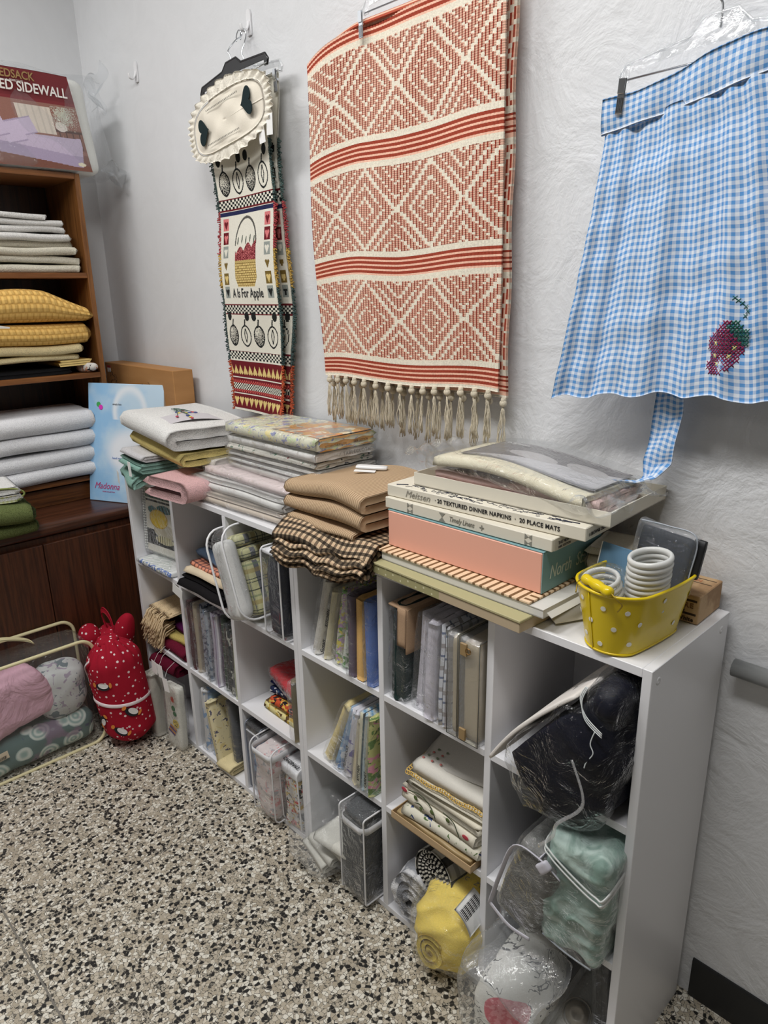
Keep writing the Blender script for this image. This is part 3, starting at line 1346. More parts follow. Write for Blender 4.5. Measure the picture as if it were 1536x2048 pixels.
# pleated lace and body of the second, folded-down layer behind the clips
build('folded_back', sheet(lambda U, V: np.stack([-0.49 + (U - 0.5) * 0.20, -0.058 + 0.003 * np.sin(U * 50), 1.962 + (U - 0.5) * 0.03 + 0.032 * V], -1) - PO, 80, 8, 0.003), QM, pm)
HM = cloth('dark_green_patch', (34, 48, 50), 500.0, 0.4)
for (cx, cz, fl, ro) in ((-0.592, 1.895, -1, 0.15), (-0.375, 1.935, 1, 0.2)):
    pts = []
    for k in range(40):
        a = 2 * PI * k / 40
        hx = 16 * math.sin(a) ** 3
        hy = 13 * math.cos(a) - 5 * math.cos(2 * a) - 2 * math.cos(3 * a) - math.cos(4 * a)
        # heart lying sideways, squeezed
        X, Z = hy * 0.0017 * fl, hx * 0.0021
        pts.append((cx + X * math.cos(ro) - Z * math.sin(ro) - PO[0], cz + X * math.sin(ro) + Z * math.cos(ro) - PO[2]))
    h = prism(pts, 0.0016)
    h.v = np.stack([h.v[:, 0], -h.v[:, 2] - 0.0195, h.v[:, 1]], -1)
    h.v[:, 1] += 0
    hard('heart_patch', h, HM, pm)
st = MD(np.zeros((0, 3)), [])
for row in (-1, 1):
    for k in range(22):
        for s in (-1, 1):
            x = -0.567 + k * 0.0072
            z = 1.912 + row * 0.042 + (x + 0.487) * 0.13
            st = st + tube([(x - 0.0022, -0.0835, z - 0.002 * s), (x + 0.0022, -0.0835, z + 0.002 * s)], 0.0005, 4).T(-PO)
build('cross_stitching', st, plain('dark_thread', (30, 36, 40), 0.9), pm)['kind'] = 'stuff'
for (x, z, ry) in ((-0.300, 1.872, 0.05), (-0.332, 1.858, -0.1)):
    tg = cuboid(0.026, 0.0006, 0.048, 0.0005)
    tg.T((x - PO[0], -0.07 - PO[1], z - 0.024 - PO[2]), ry=ry)
    hard('price_tag', tg, PAPER, pm, label='white paper price tag')

# ---- gingham apron
g = G('blue_gingham')
u, v, w = g.xyz('UV')
su = (u / 0.0108).fr().lt(0.5)
sv = (v / 0.0108).fr().lt(0.5)
f = su * 0.5 + sv * 0.5
c = g.mix((226, 232, 240), (98, 156, 214), f)
g.base(g.mix(c, g.mix((208, 218, 232), (74, 132, 198), f), g.noise(700, 2) * 0.5))
g.rough(0.85, 0.25)
g.bump(g.noise(30, 4) * 1.0 + g.noise(1200, 1) * 0.2, 0.35, 0.002)
GING = g.m
AO = np.array([0.80, -0.045, 1.28])
ap = thing('gingham_apron', 'blue and white gingham half apron with a cross-stitched strawberry, hung at the right', 'apron', tuple(AO))


def ap_left(V):
    return 0.618 - 0.004 * np.sin(V * 3) - 0.052 * V ** 1.5


def skirt_S(U, V):
    xl = 0.627 - 0.068 * V ** 1.3
    xr = 0.985 + 0.16 * V
    x = xl + (xr - xl) * U
    top = 1.722 + 0.050 * U + 0.025 * U * U
    bot = 1.268 + 0.028 * np.sin(U * 3.0) + 0.004 * np.sin(U * 40)
    z = top + (bot - top) * V
    fold = np.sin(U * 62 + 1.6 * np.sin(U * 9) + 1.2 * V) * 0.5 + np.sin(U * 23 + 2 * V) * 0.6
    amp = 0.0050 * (1 - V) ** 2 + 0.009 * np.clip(V * 3, 0, 1) * (0.4 + 0.6 * V)
    y = -0.052 - 0.012 * V - amp * fold + 0.0022 * wob(np.stack([x, z * 1.4, z * 0], -1), 60, 5)
    x = x + 0.003 * np.cos(U * 62) * V
    return np.stack([x, y, z], -1) - AO


build('skirt', sheet(skirt_S, 220, 90, 0.0012, (0.50, 0.45)), GING, ap)


def band_S(U, V):
    x = 0.622 + 0.37 * U
    z = 1.766 + 0.046 * U + 0.03 * U * U - 0.006 * np.sin(U * 9) * (1 - V) - 0.052 * V
    y = -0.0575 - 0.003 * np.sin(U * 14) - 0.002 * np.sin(U * 31 + V * 2) + 0.005 * V ** 4
    return np.stack([x, y, z], -1) - AO


build('waistband', sheet(band_S, 60, 10, 0.004, (0.37, 0.054)), GING, ap)
build('seam', tube([tuple(band_S(np.array([[k / 40]]), np.array([[0.99]]))[0, 0] + np.array([0, -0.003, 0])) for k in range(41)], 0.0009, 5), plain('white_thread', (225, 230, 238), 0.8), ap)


def tie_S(U, V):
    s = np.array([0, .12, .3, .5, .68, .76, .84, .92, 1.0])
    X = np.interp(V, s, [0.775, 0.773, 0.772, 0.766, 0.762, 0.756, 0.735, 0.712, 0.692])
    Z = np.interp(V, s, [1.33, 1.30, 1.255, 1.205, 1.165, 1.140, 1.130, 1.129, 1.128])
    Yv = np.interp(V, s, [-0.030, -0.028, -0.026, -0.026, -0.028, -0.040, -0.052, -0.060, -0.066])
    lay = np.clip((V - 0.68) / 0.12, 0, 1)
    wid = 0.050
    x = X + (U - 0.5) * wid * (1 - 0.55 * lay)
    y = Yv - (U - 0.5) * 0.030 * lay + 0.003 * np.sin(V * 16 + U * 3)
    z = Z + (U - 0.5) * wid * 0.18 * lay + 0.002 * np.sin(U * 8 + V * 20)
    return np.stack([x, y, z], -1) - AO


build('tie', sheet(tie_S, 12, 70, 0.0014, (0.05, 0.27)), GING, ap)
# strawberry in cross stitch: little thread crosses laid on the skirt
def on_skirt(x, z):
    V = np.clip((1.745 - z) / 0.46, 0, 1)
    xl = 0.627 - 0.068 * V ** 1.3
    xr = 0.985 + 0.16 * V
    U = (x - xl) / (xr - xl)
    p = skirt_S(np.array([[U]]), np.array([[V]]))[0, 0]
    return (x - AO[0], p[1] - 0.0018, z - AO[2])


berry = {'cerise_thread': MD(np.zeros((0, 3)), []), 'green_thread': MD(np.zeros((0, 3)), []), 'yellow_thread': MD(np.zeros((0, 3)), [])}
rows = ["....RRGG...", "...RRGGGG..", "..RRRRGGGGG", ".RRRRRRGGGG", "RRRRRRRRGGG", "RRYRRRRRRGG", "RRRRRRRYRR.", ".RRRRRRRRR.", ".RYRRRYRR..", ".RRRRRRRR..", "RRRYRRRR...", "RRRRRRR....", ".RRRR......"]
for j, row in enumerate(rows):
    for i, ch in enumerate(row):
        if ch == '.':
            continue
        x, z = 0.846 + i * 0.0054, 1.414 - j * 0.0064
        k = {'R': 'cerise_thread', 'G': 'green_thread', 'Y': 'yellow_thread'}[ch]
        for s in (-1, 1):
            berry[k] = berry[k] + tube([on_skirt(x - 0.003, z - 0.0034 * s), on_skirt(x + 0.003, z + 0.0034 * s)], 0.0009, 4)
for (x, z) in ((0.893, 1.424), (0.896, 1.431), (0.892, 1.438), (0.886, 1.443), (0.880, 1.447), (0.875, 1.451)):
    for s in (-1, 1):
        berry['green_thread'] = berry['green_thread'] + tube([on_skirt(x - 0.003, z - 0.003 * s), on_skirt(x + 0.003, z + 0.003 * s)], 0.0006, 4)
for k, c in (('cerise_thread', (136, 24, 74)), ('green_thread', (20, 92, 78)), ('yellow_thread', (226, 214, 140))):
    o = build('strawberry_stitching', berry[k], plain(k, c, 0.8), ap)
    o['label'] = {'c': 'cerise', 'g': 'green', 'y': 'pale yellow'}[k[0]] + ' cross-stitch thread of the strawberry'

# ================================================================== on top of the white shelves
TOP = 0.9105


def solo(name, md, mat, label, cat, loc=(0, 0, 0), rz=0.0, rx=0.0, ry=0.0, group=None, smooth=True):
    o = build(name, md, mat, smooth=smooth)
    return tag(o, label, cat, group, loc, (rx, ry, rz))


def face_text(s, size, origin, xd, yd, mat, parent, bold=0.0, shear=0.0, spacing=1.0, xs=1.0, align='LEFT', name='lettering', label=None):
    m = lettering(s, size, bold, shear, spacing, 0.0002, align, xs)
    X, Y = np.array(xd, float), np.array(yd, float)
    X /= np.linalg.norm(X)
    Y /= np.linalg.norm(Y)
    N = np.cross(X, Y)
    m.v = np.array(origin) + m.v[:, :1] * X + m.v[:, 1:2] * Y + (m.v[:, 2:3] + 0.0005) * N
    return hard(name, m, mat, parent, label)


def sleeve(W, D, H, seed=0, grow=0.004, fin=0.0, crumple=0.002, n=10, mat=None):
    return rbox(W + grow, D + grow, H + grow, 0.010, n, crumple, 60, seed)


def flat_pack(name, label, cat, W, D, H, n, mat, loc, rz=0, seed=0, film_m=None, tilt=(0, 0), group=None, grow=0.004):
    """cloth folded flat inside a clear sleeve"""
    r = thing(name, label, cat, loc, rz, tilt[0], tilt[1], group)
    build('folded_cloth', folded(W, D, H, n, seed, 0.0012, 22, 0.93, 14, 0.004).T((0, D / 2, 0)), mat, r)
    build('plastic_sleeve', sleeve(W + 0.008, D + 0.010, H, seed, grow).T((0, 0, -grow / 2 + 0.001)), film_m or FILM, r)
    return r


# ---- stack of packed tablecloths
FLOR = blotch('yellow_floral', (232, 230, 206), ((236, 222, 158), (204, 216, 172), (150, 154, 190)), 34.0, 0.60)
FLOR2 = plaid('floral_edge_plaid', (228, 230, 214), (((222, 208, 140), 0.1, 0.45, 0.6), ((150, 170, 130), 0.55, 0.6, 0.8), ((130, 150, 180), 0.8, 0.84, 0.7)), (((214, 206, 140), 0.0, 0.3, 0.4),), 0.05)
WP = cloth('white_linen', (232, 230, 226), 700.0, 0.3, 0.06)
WP2 = cloth('offwhite_linen', (222, 218, 212), 700.0, 0.3, 0.08)
PKW = cloth('palest_pink_linen', (230, 214, 212), 700.0, 0.3, 0.06)
BGW = cloth('palest_beige_linen', (220, 206, 190), 700.0, 0.3, 0.06)
GT = 'packed tablecloths stacked on the far shelf'
# wide bottom packs
p = flat_pack('wrapped_cloth', 'beige sheet in crinkled plastic, lowest of the white tablecloth stack', 'packed cloth', 0.42, 0.25, 0.028, 3, BGW, (-0.285, -0.158, TOP + 0.002), 0.05, 1, FILM2)
p = flat_pack('wrapped_cloth', 'thick white cloth in loose plastic overhanging the shelf front, below the tablecloth stack', 'packed cloth', 0.41, 0.24, 0.036, 3, WP, (-0.285, -0.150, TOP + 0.032), 0.03, 2, FILM2)
p = flat_pack('wrapped_cloth', 'pale pink sheet pack lying on the thick white one', 'packed cloth', 0.42, 0.22, 0.020, 2, PKW, (-0.250, -0.140, TOP + 0.071), 0.0, 3)
z = TOP + 0.094
packs = [
    ('white folded tablecloth in plastic printed with black capitals on its end', 0.015, 2, WP2, 'DU'),
    ('thin white tablecloth pack, lowest plain one above the lettered pack', 0.012, 2, WP, None),
    ('thin white tablecloth pack directly under the one printed with cups', 0.013, 2, WP2, None),
    ('white cloth pack printed with small black-line cups and red fruit', 0.018, 2, None, 'CUPS'),
    ('glossy white tablecloth pack with grey lettering on its end, second from the top', 0.023, 2, WP, 'TABLECLOTH'),
    ('yellow floral tablecloth pack with orange printed card, top of the stack', 0.034, 2, FLOR, 'ORANGE')]
CUPS = blotch('cups_print', (228, 224, 212), ((60, 64, 74), (140, 44, 46), (60, 110, 84)), 42.0, 0.66)
for i, (lab, h, n, m, s) in enumerate(packs):
    W, D = 0.385 + 0.006 * (i % 3), 0.205 - 0.002 * i
    cx, cy = -0.203 + 0.004 * ((i * 7) % 3), -0.110
    r = flat_pack('packed_tablecloth', lab, 'packed tablecloth', W, D, h, n, m or CUPS, (cx, cy, z), 0.01 * ((i * 5) % 4 - 1.5), 10 + i, group=None)
    ex = W / 2 + 0.0068
    if s == 'TABLECLOTH':
        hard('end_card', cuboid(0.0008, D * 0.93, h * 0.8, 0.0, (ex - 0.004, 0, h * 0.1)), PAPER, r)
        face_text(s, 0.013, (ex + 0.001, -0.012, h * 0.34), (0, 1, 0), (0, 0, 1), plain('grey_ink', (130, 126, 124), 0.7), r, 0, 0, 1.2)
    if s == 'DU':
        face_text('DU RANIA', 0.013, (ex + 0.0012, -0.045, 0.002), (0, 1, 0), (0, 0, 1), INK, r, 0.0005, 0, 1.0, 1.1)
    if s == 'ORANGE':
        OR = blotch('orange_card', (232, 176, 98), ((216, 150, 104), (236, 226, 196), (170, 166, 156)), 16.0, 0.56, 0.4)
        hard('end_card', cuboid(0.0008, D * 0.9, h * 0.9, 0.0, (ex - 0.004, 0, h * 0.05)), plain('orange_card_edge', (232, 176, 98), 0.45), r)
        hard('printed_card', cuboid(W * 0.50, D * 0.86, 0.0008, 0.0, (W * 0.25, 0, h + 0.0005)), OR, r)
        face_text('KITCHEN TABLECLOTH', 0.007, (ex + 0.0005, -0.075, h * 0.35), (0, 1, 0), (0, 0, 1), plain('brown_ink', (110, 80, 50), 0.7), r, 0, 0, 1.0, 0.9)
        face_text('100% COTTON', 0.008, (ex + 0.0005, 0.015, h * 0.35), (0, 1, 0), (0, 0, 1), plain('brown_ink', (110, 80, 50), 0.7), r, 0.0002, 0.2, 1.0, 0.9)
    z += h + 0.0025

# ---- towels at the far end
GRN = terry('sea_green_terry', (146, 184, 172))
YEL = terry('pale_yellow_terry', (226, 206, 134))
WHT = terry('white_terry', (236, 235, 232), (206, 205, 203))
PNK = terry('dusty_pink_terry', (224, 182, 182))
o = thing('towel', 'folded sea green towel with a white price tag, lower of the two green ones', 'towel', (-0.80, -0.235, TOP + 0.001), -0.25)
build('folded_cloth', folded(0.20, 0.20, 0.036, 2, 3, 0.006, 26, 0.9, 14, 0.02).T((0, 0.10, 0)).warp(lambda v: v - np.stack([v[:, 0] * 0, v[:, 0] * 0, np.clip(-0.055 - v[:, 1], 0, 1) * 0.5], -1)), GRN, o)
hard('price_tag', cuboid(0.030, 0.0008, 0.042, 0.0004).T((-0.03, -0.113, -0.018), ry=0.08), PAPER, o)
o = thing('towel', 'folded sea green towel with a white price tag, upper of the two green ones', 'towel', (-0.775, -0.235, TOP + 0.039), -0.12)
build('folded_cloth', folded(0.20, 0.19, 0.034, 3, 4, 0.003, 26, 0.9, 14, 0.012).T((0, 0.095, 0)), GRN, o)
hard('price_tag', cuboid(0.026, 0.0008, 0.046, 0.0004).T((0.035, -0.103, -0.014), ry=-0.1), PAPER, o)
solo('towel', folded(0.20, 0.19, 0.018, 2, 5, 0.002, 26, 0.9, 12, 0.012).T((0, 0.095, 0)), terry('grey_white_terry', (214, 212, 214)),
     'thin grey-white towel between the green towels and the yellow one', 'towel', (-0.77, -0.235, TOP + 0.074), -0.1)
solo('towel', folded(0.44, 0.24, 0.038, 2, 6, 0.004, 16, 0.88, 22, 0.01).T((0, 0.12, 0)), YEL,
     'folded pale yellow towel under the white embroidered towel', 'towel', (-0.685, -0.170, TOP + 0.094), -0.12, ry=0.02)
o = thing('towel', 'folded white towel embroidered with a spray of small flowers', 'towel', (-0.700, -0.158, TOP + 0.136), -0.16, 0, 0.015)
body = folded(0.45, 0.27, 0.060, 2, 7, 0.003, 14, 0.94, 24, 0.008).T((0, 0.135, 0))
body.v[:, 2] += 0.014 * np.cos(body.v[:, 0] * 7) * np.cos(body.v[:, 1] * 9) * (body.v[:, 2] / 0.060)
build('folded_cloth', body, WHT, o)
hard('satin_band', sheet(lambda U, V: np.stack([0.03 + 0.10 * U + 0.03 * V, -0.105 + 0.20 * V, 0.0775 - 0.01 * (V - .4) ** 2 * 6 + 0 * U - (0.03 + .1 * U) * 0.03], -1), 8, 12, 0.0008), plain('grey_satin', (206, 202, 206), 0.35), o)
emb = {}
EC = {'stem': (54, 92, 78), 'red': (186, 58, 84), 'blue': (74, 84, 150), 'yellow': (222, 200, 90)}
rs = random.Random(5)
for k in range(13):
    a = rs.uniform(-0.35, 0.75)
    L = rs.uniform(0.04, 0.12)
    p0 = (-0.05 + 0.012 * k * rs.random(), -0.035 + rs.uniform(-0.008, 0.012), 0.0785)
    p1 = (p0[0] + math.cos(a) * L, p0[1] + math.sin(a) * L * 0.8, 0.0775)
    emb['stem'] = emb.get('stem', MD(np.zeros((0, 3)), [])) + tube([p0, ((p0[0] + p1[0]) / 2, (p0[1] + p1[1]) / 2 + 0.004, 0.0795), p1], 0.0008, 4)
    c = ('red', 'blue', 'yellow')[k % 3]
    emb[c] = emb.get(c, MD(np.zeros((0, 3)), [])) + sellip(0.009, 0.005, 0.0015, 1, 1, 10, 6).T((0, 0, 0), rz=a).T(p1)
for c, m in emb.items():
    e_ = build('embroidery', m, plain('thread_' + c, EC[c], 0.7), o, label=c + ' embroidery thread')
    e_['kind'] = 'stuff'

pk = folded(0.14, 0.21, 0.068, 2, 8, 0.004, 24, 0.72, 14, 0.02).T((0, 0.10, 0))
solo('towel', pk, PNK, 'folded dusty pink towel hanging slightly over the shelf front', 'towel', (-0.500, -0.290, TOP + 0.002), PI / 2 + 0.12)
r = thing('wrapped_towel', 'cream and pale blue towels in a clear bag beside the pink towel', 'packed towel', (-0.575, -0.13, TOP + 0.002), 0.06)
build('upper_towel', folded(0.20, 0.17, 0.030, 2, 9, 0.003, 30, 0.9, 12).T((0, 0.085, 0.032)), terry('cream_terry', (236, 224, 186)), r)
build('lower_towel', folded(0.21, 0.17, 0.030, 2, 10, 0.003, 30, 0.9, 12).T((0, 0.085, 0.001)), terry('pale_blue_terry', (156, 176, 206)), r)
build('plastic_sleeve', sleeve(0.225, 0.195, 0.064, 4), FILM2, r)
r = thing('wrapped_cloth', 'grey-white cloth pack with a printed paper label, right of the green towels', 'packed cloth', (-0.530, -0.145, TOP + 0.072), 0.02)
build('folded_cloth', folded(0.175, 0.17, 0.034, 2, 11, 0.002, 26, 0.92, 12).T((0, 0.085, 0)), cloth('stone_linen', (212, 206, 198), 700.0), r)
build('plastic_sleeve', sleeve(0.190, 0.185, 0.034, 5), FILM2, r)
hard('paper_label', cuboid(0.10, 0.09, 0.0006, 0, (-0.03, -0.02, 0.0375)), PAPER, r)
face_text('C.O.A. 6 cloth', 0.009, (-0.07, 0.005, 0.0385), (1, 0, 0), (0, 1, 0), INK, r)
face_text('52 x 70', 0.009, (-0.07, -0.012, 0.0385), (1, 0, 0), (0, 1, 0), INK, r)

# ---- tan blanket and checked cloth
TAN = G('ribbed_tan')
u, v, w = TAN.xyz('UV')
rib = (u / 0.0058).fr()
TAN.base(TAN.mix(TAN.mix((134, 108, 82), (208, 182, 150), (rib - 0.5).ab().sm(0.05, 0.35)), (190, 162, 130), TAN.noise(40, 3) * 0.7))
TAN.rough(0.95, 0.1)
TAN.bump(((rib - 0.5).ab() * 2.0) + TAN.noise(500, 2) * 0.4, 0.8, 0.0015)
TANM = TAN.m


def tan_warp(v):
    v[:, 2] += 0.008 * np.sin(v[:, 0] * 16 + 1) * (v[:, 2] / 0.07) + 0.010 * np.clip(-v[:, 1] - 0.1, 0, 1) * -2
    return v


r = thing('tan_blanket', 'folded tan ribbed cotton blanket on top of the black and tan checked cloth', 'blanket', (0.125, -0.180, TOP + 0.069), -0.04)
build('folded_cloth', folded(0.285, 0.245, 0.080, 4, 21, 0.005, 17, 0.88, 26, 0.01, 0.008).T((0, 0.1225, 0)).warp(tan_warp), TANM, r)
tail = ribbon(smoothpath([(0, 0.12, 0.006), (0, -0.05, 0.004), (0, -0.115, -0.006), (0, -0.135, -0.018), (0, -0.11, -0.024), (0, -0.05, -0.012)], 6) and [(p[1], p[2]) for p in smoothpath([(0, 0.11, -0.004), (0, -0.02, -0.005), (0, -0.10, -0.008), (0, -0.128, -0.014), (0, -0.10, -0.019), (0, -0.03, -0.016)], 6)], 0.24, 0.006, 0.008, 18, 0.003, 30, 3)
build('hem_fold', tail, TANM, r)
CHK = plaid('black_tan_check', (206, 180, 148), (((24, 20, 20), 0.0, 0.46, 0.74), ((70, 60, 54), 0.42, 0.5, 0.5)), (((14, 12, 14), 0.0, 0.42, 0.82), ((180, 70, 60), 0.6, 0.63, 0.3)), 0.0165, 0.4)


def chk_warp(v):
    k = np.clip(-0.105 - v[:, 1], 0, 1)
    v[:, 2] -= k * 0.62 * (1 + 0.3 * np.sin(v[:, 0] * 20))
    v[:, 1] += k * 0.18
    v[:, 2] += 0.004 * np.sin(v[:, 0] * 31 + v[:, 1] * 20)
    return v


r = thing('checked_cloth', 'crumpled black and tan checked cloth drooping over the shelf edge under the tan blanket', 'cloth', (0.150, -0.200, TOP + 0.004), 0.03)
build('folded_cloth', folded(0.315, 0.30, 0.050, 4, 31, 0.0035, 30, 0.8, 34, 0.03, 0.008, 0.02).T((0, 0.15, 0)).warp(chk_warp), CHK, r)
swag = sheet(lambda U, V: np.stack([(U - 0.5) * 0.30 + 0.01 * np.sin(V * 5), -0.135 - 0.018 * np.sin(V * PI) - 0.012 * np.sin(U * 12) * V, 0.012 - 0.055 * V - 0.016 * np.sin(U * PI) * V + 0.012 * U], -1) + np.stack([U * 0, 0.006 * np.sin(V * 24 + U * 6), 0.004 * np.sin(U * 22)], -1), 40, 22, 0.003, (0.3, 0.10))
build('loose_edge', swag, CHK, r)
r = thing('security_tag', 'white plastic device with a folded paper label lying on the tan blanket', 'tag', (0.135, -0.150, TOP + 0.161), 0.62, 0.04, 0.03)
build('body', rbox(0.075, 0.021, 0.009, 0.0045, 8), plain('white_glossy_plastic', (238, 238, 238), 0.25), r)
hard('paper_label', cuboid(0.05, 0.016, 0.0008, 0, (-0.012, -0.022, 0.001)), PAPER, r)

# ---- the boxes
def open_box(W, D, H, th=0.002, floor=True):
    m = cuboid(W, D, th, 0.0)
    m = m + cuboid(W, th, H, 0.0).T((0, -D / 2 + th / 2, 0)) + cuboid(W, th, H, 0.0).T((0, D / 2 - th / 2, 0))
    m = m + cuboid(th, D - 2 * th, H, 0.0).T((-W / 2 + th / 2, 0, 0)) + cuboid(th, D - 2 * th, H, 0.0).T((W / 2 - th / 2, 0, 0))
    return m


BOXW = plain('ivory_card', (222, 216, 200), 0.6)
BOXG = plain('greywhite_card', (216, 214, 208), 0.6)
g = G('dotted_olive_card')
u, v, w = g.xyz('Object')
fu, fw = ((u / 0.022).fr() - 0.5), ((w / 0.012 + (u / 0.022).fl() * 0.5).fr() - 0.5)
dot = (fu * fu * 3.4 + fw * fw).lt(0.035)
left = u.lt(0.03)
base = g.mix((186, 168, 140), g.mix((160, 154, 112), (206, 202, 168), dot), left)
g.base(base)
g.rough(0.5, 0.4)
r = thing('shallow_box', 'shallow olive box with pale dots, lowest of the box stack, overhanging the shelf front', 'box', (0.478, -0.212, TOP + 0.001), -0.045)
hard('tray', cuboid(0.44, 0.225, 0.019, 0.001), g.m, r)
hard('lid_edge', cuboid(0.444, 0.229, 0.005, 0.001, (0, 0, 0.0195)), plain('olive_beige_card', (178, 170, 128), 0.6), r)
r = thing('flat_box', 'crushed white flat box with loose lid flaps, below the striped box', 'box', (0.52, -0.195, TOP + 0.0265), -0.02)
hard('tray', open_box(0.40, 0.21, 0.015), BOXG, r)
hard('lid', cuboid(0.402, 0.212, 0.0015, 0.0, (0, 0, 0.0155)), BOXG, r)
hard('flap', cuboid(0.012, 0.17, 0.001, 0).T((0.212, -0.02, 0.010), ry=0.6), BOXG, r)
g = G('striped_card')
u, v, w = g.xyz('Object')
s1 = (u / 0.0165).fr().gt(0.62)
s2 = (v / 0.0165).fr().gt(0.62)
side = u.gt(0.185)
g.base(g.mix(g.mix((232, 204, 170), (118, 88, 54), s1), g.mix((232, 204, 170), (118, 88, 54), s2), side))
g.rough(0.6)
r = thing('striped_box', 'thin box striped in brown and cream under the pink and teal box', 'box', (0.49, -0.190, TOP + 0.0445), -0.015)
hard('tray', cuboid(0.405, 0.225, 0.004, 0.0005), g.m, r)
r = thing('linen_box', 'pink box with teal lid and pale script lettering on its end', 'box', (0.4975, -0.168, TOP + 0.050), 0.012)
hard('body', cuboid(0.374, 0.200, 0.075, 0.0015), plain('salmon_card', (238, 176, 154), 0.55), r)
TEAL = plain('teal_card', (122, 160, 164), 0.5)
hard('lid', cuboid(0.378, 0.200, 0.002, 0.0005, (0, 0.001, 0.0755)), TEAL, r)
hard('end_panel', cuboid(0.0015, 0.199, 0.075, 0.0003, (0.1880, 0, 0.0)), TEAL, r)
face_text('North  Star', 0.036, (0.1889, -0.078, 0.022), (0, 1, 0), (0, 0, 1), plain('pale_ink', (206, 216, 204), 0.5), r, 0.0, 0.25, 1.0, 0.78)
r = thing('linen_box', 'ivory box with grey diamonds and script, directly on the pink and teal box', 'box', (0.4975, -0.145, TOP + 0.129), 0.018)
hard('body', cuboid(0.400, 0.235, 0.0225, 0.0012), BOXW, r)
GREY = plain('grey_print', (138, 136, 126), 0.6)
fy = -0.1185
for (cx, kind) in ((-0.130, 0), (0.152, 0), (-0.045, 1)):
    for sgn in (-1, 1):
        for zc in ((0.0055, 0.017) if kind == 0 else (0.011,)):
            if kind == 0:
                pts = [(cx + sgn * 0.0075, zc - 0.0052), (cx + sgn * 0.0075, zc + 0.0052), (cx, zc)]
            else:
                pts = [(cx - 0.008, 0.011 + sgn * 0.0085), (cx + 0.008, 0.011 + sgn * 0.0085), (cx, 0.011)]
            m = prism(pts, 0.0004)
            m.v = np.stack([m.v[:, 0], fy + 0.0008 - m.v[:, 2], m.v[:, 1]], -1)
            hard('print', m, GREY, r)
face_text('Timely Linens', 0.0145, (-0.028, fy + 0.0008, 0.007), (1, 0, 0), (0, 0, 1), GREY, r, 0.0, 0.3, 0.95, 0.8)
face_text('+', 0.02, (0.045, fy + 0.0008, 0.004), (1, 0, 0), (0, 0, 1), GREY, r, 0.0002)
hard('end_band', cuboid(0.0006, 0.10, 0.0222, 0, (0.2004, -0.06, 0.0002)), plain('grey_band', (196, 190, 176), 0.6), r)
face_text('THE NEW', 0.008, (0.2009, -0.100, 0.010), (0, 1, 0), (0, 0, 1), INK, r)
face_text('100% COTTON', 0.006, (0.2009, -0.100, 0.003), (0, 1, 0), (0, 0, 1), INK, r)
r = thing('napkin_box', 'ivory box lettered for dinner napkins and place mats, black sketch on its lid', 'box', (0.515, -0.118, TOP + 0.1525), 0.055)
hard('body', cuboid(0.450, 0.255, 0.0245, 0.0015), BOXW, r)
fy = -0.1277
face_text('Meissen', 0.020, (-0.175, fy, 0.0065), (1, 0, 0), (0, 0, 1), plain('grey_script', (150, 146, 136), 0.6), r, 0.0, 0.35)
face_text('\u00b7 20 TEXTURED DINNER NAPKINS  \u00b7  20 PLACE MATS', 0.0118, (-0.098, fy, 0.0085), (1, 0, 0), (0, 0, 1), INK, r, 0.0002, 0.0, 1.06, 0.94)
face_text('A BROWNIE CREATION by Rust Craft  \u00b7', 0.0085, (0.2257, -0.118, 0.008), (0, 1, 0), (0, 0, 1), INK, r, 0.0001, 0.0, 1.0, 0.85)
face_text('Meissen', 0.017, (0.2257, 0.045, 0.0075), (0, 1, 0), (0, 0, 1), plain('grey_script', (150, 146, 136), 0.6), r, 0.0, 0.35)
sk = MD(np.zeros((0, 3)), [])
rs = random.Random(12)
for k in range(75):
    x = -0.185 + 0.37 * rs.random()
    y = rs.uniform(-0.122, -0.102)
    pts = [(x + q * 0.005 * rs.uniform(0.3, 1), y + rs.uniform(-0.003, 0.003), 0.0249) for q in range(4)]
    sk = sk + tube(pts, 0.0006, 4)
sk = sk + tube([(0.155, -0.118, .0249), (0.205, -0.112, .0249)], 0.0012, 4) + tube([(-0.205, -0.12, .0249), (-0.185, -0.106, .0249)], 0.0014, 4)
o = build('lid_sketch', sk, plain('navy_ink', (34, 38, 58), 0.7), r)
o['kind'] = 'stuff'

# open tray with pink napkins, cream cloth and its grey card in a clear bag
r = thing('open_box', 'open ivory box tray on top of the box stack, pink napkins inside', 'box', (0.556, -0.107, TOP + 0.1785), 0.045)
hard('tray', open_box(0.430, 0.222, 0.026), BOXW, r)
nap = solo('napkins', folded(0.36, 0.18, 0.026, 4, 41, 0.002, 30, 0.86, 20, 0.01, 0.01), cloth('pale_pink_napkin', (236, 206, 202), 700.0, 0.4),
           'folded pale pink napkins lying in the open ivory box', 'napkins', (0.548, -0.015, TOP + 0.182), 0.05)
r = thing('packed_tablecloth', 'bagged cream damask cloth with a grey cutlery photo card on the box stack', 'packed tablecloth', (0.545, -0.105, TOP + 0.210), 0.0, 0.0, 0.03)


def sagw(v):
    v[:, 2] += 0.010 * np.cos(v[:, 0] * 13 + 0.6)
    return v


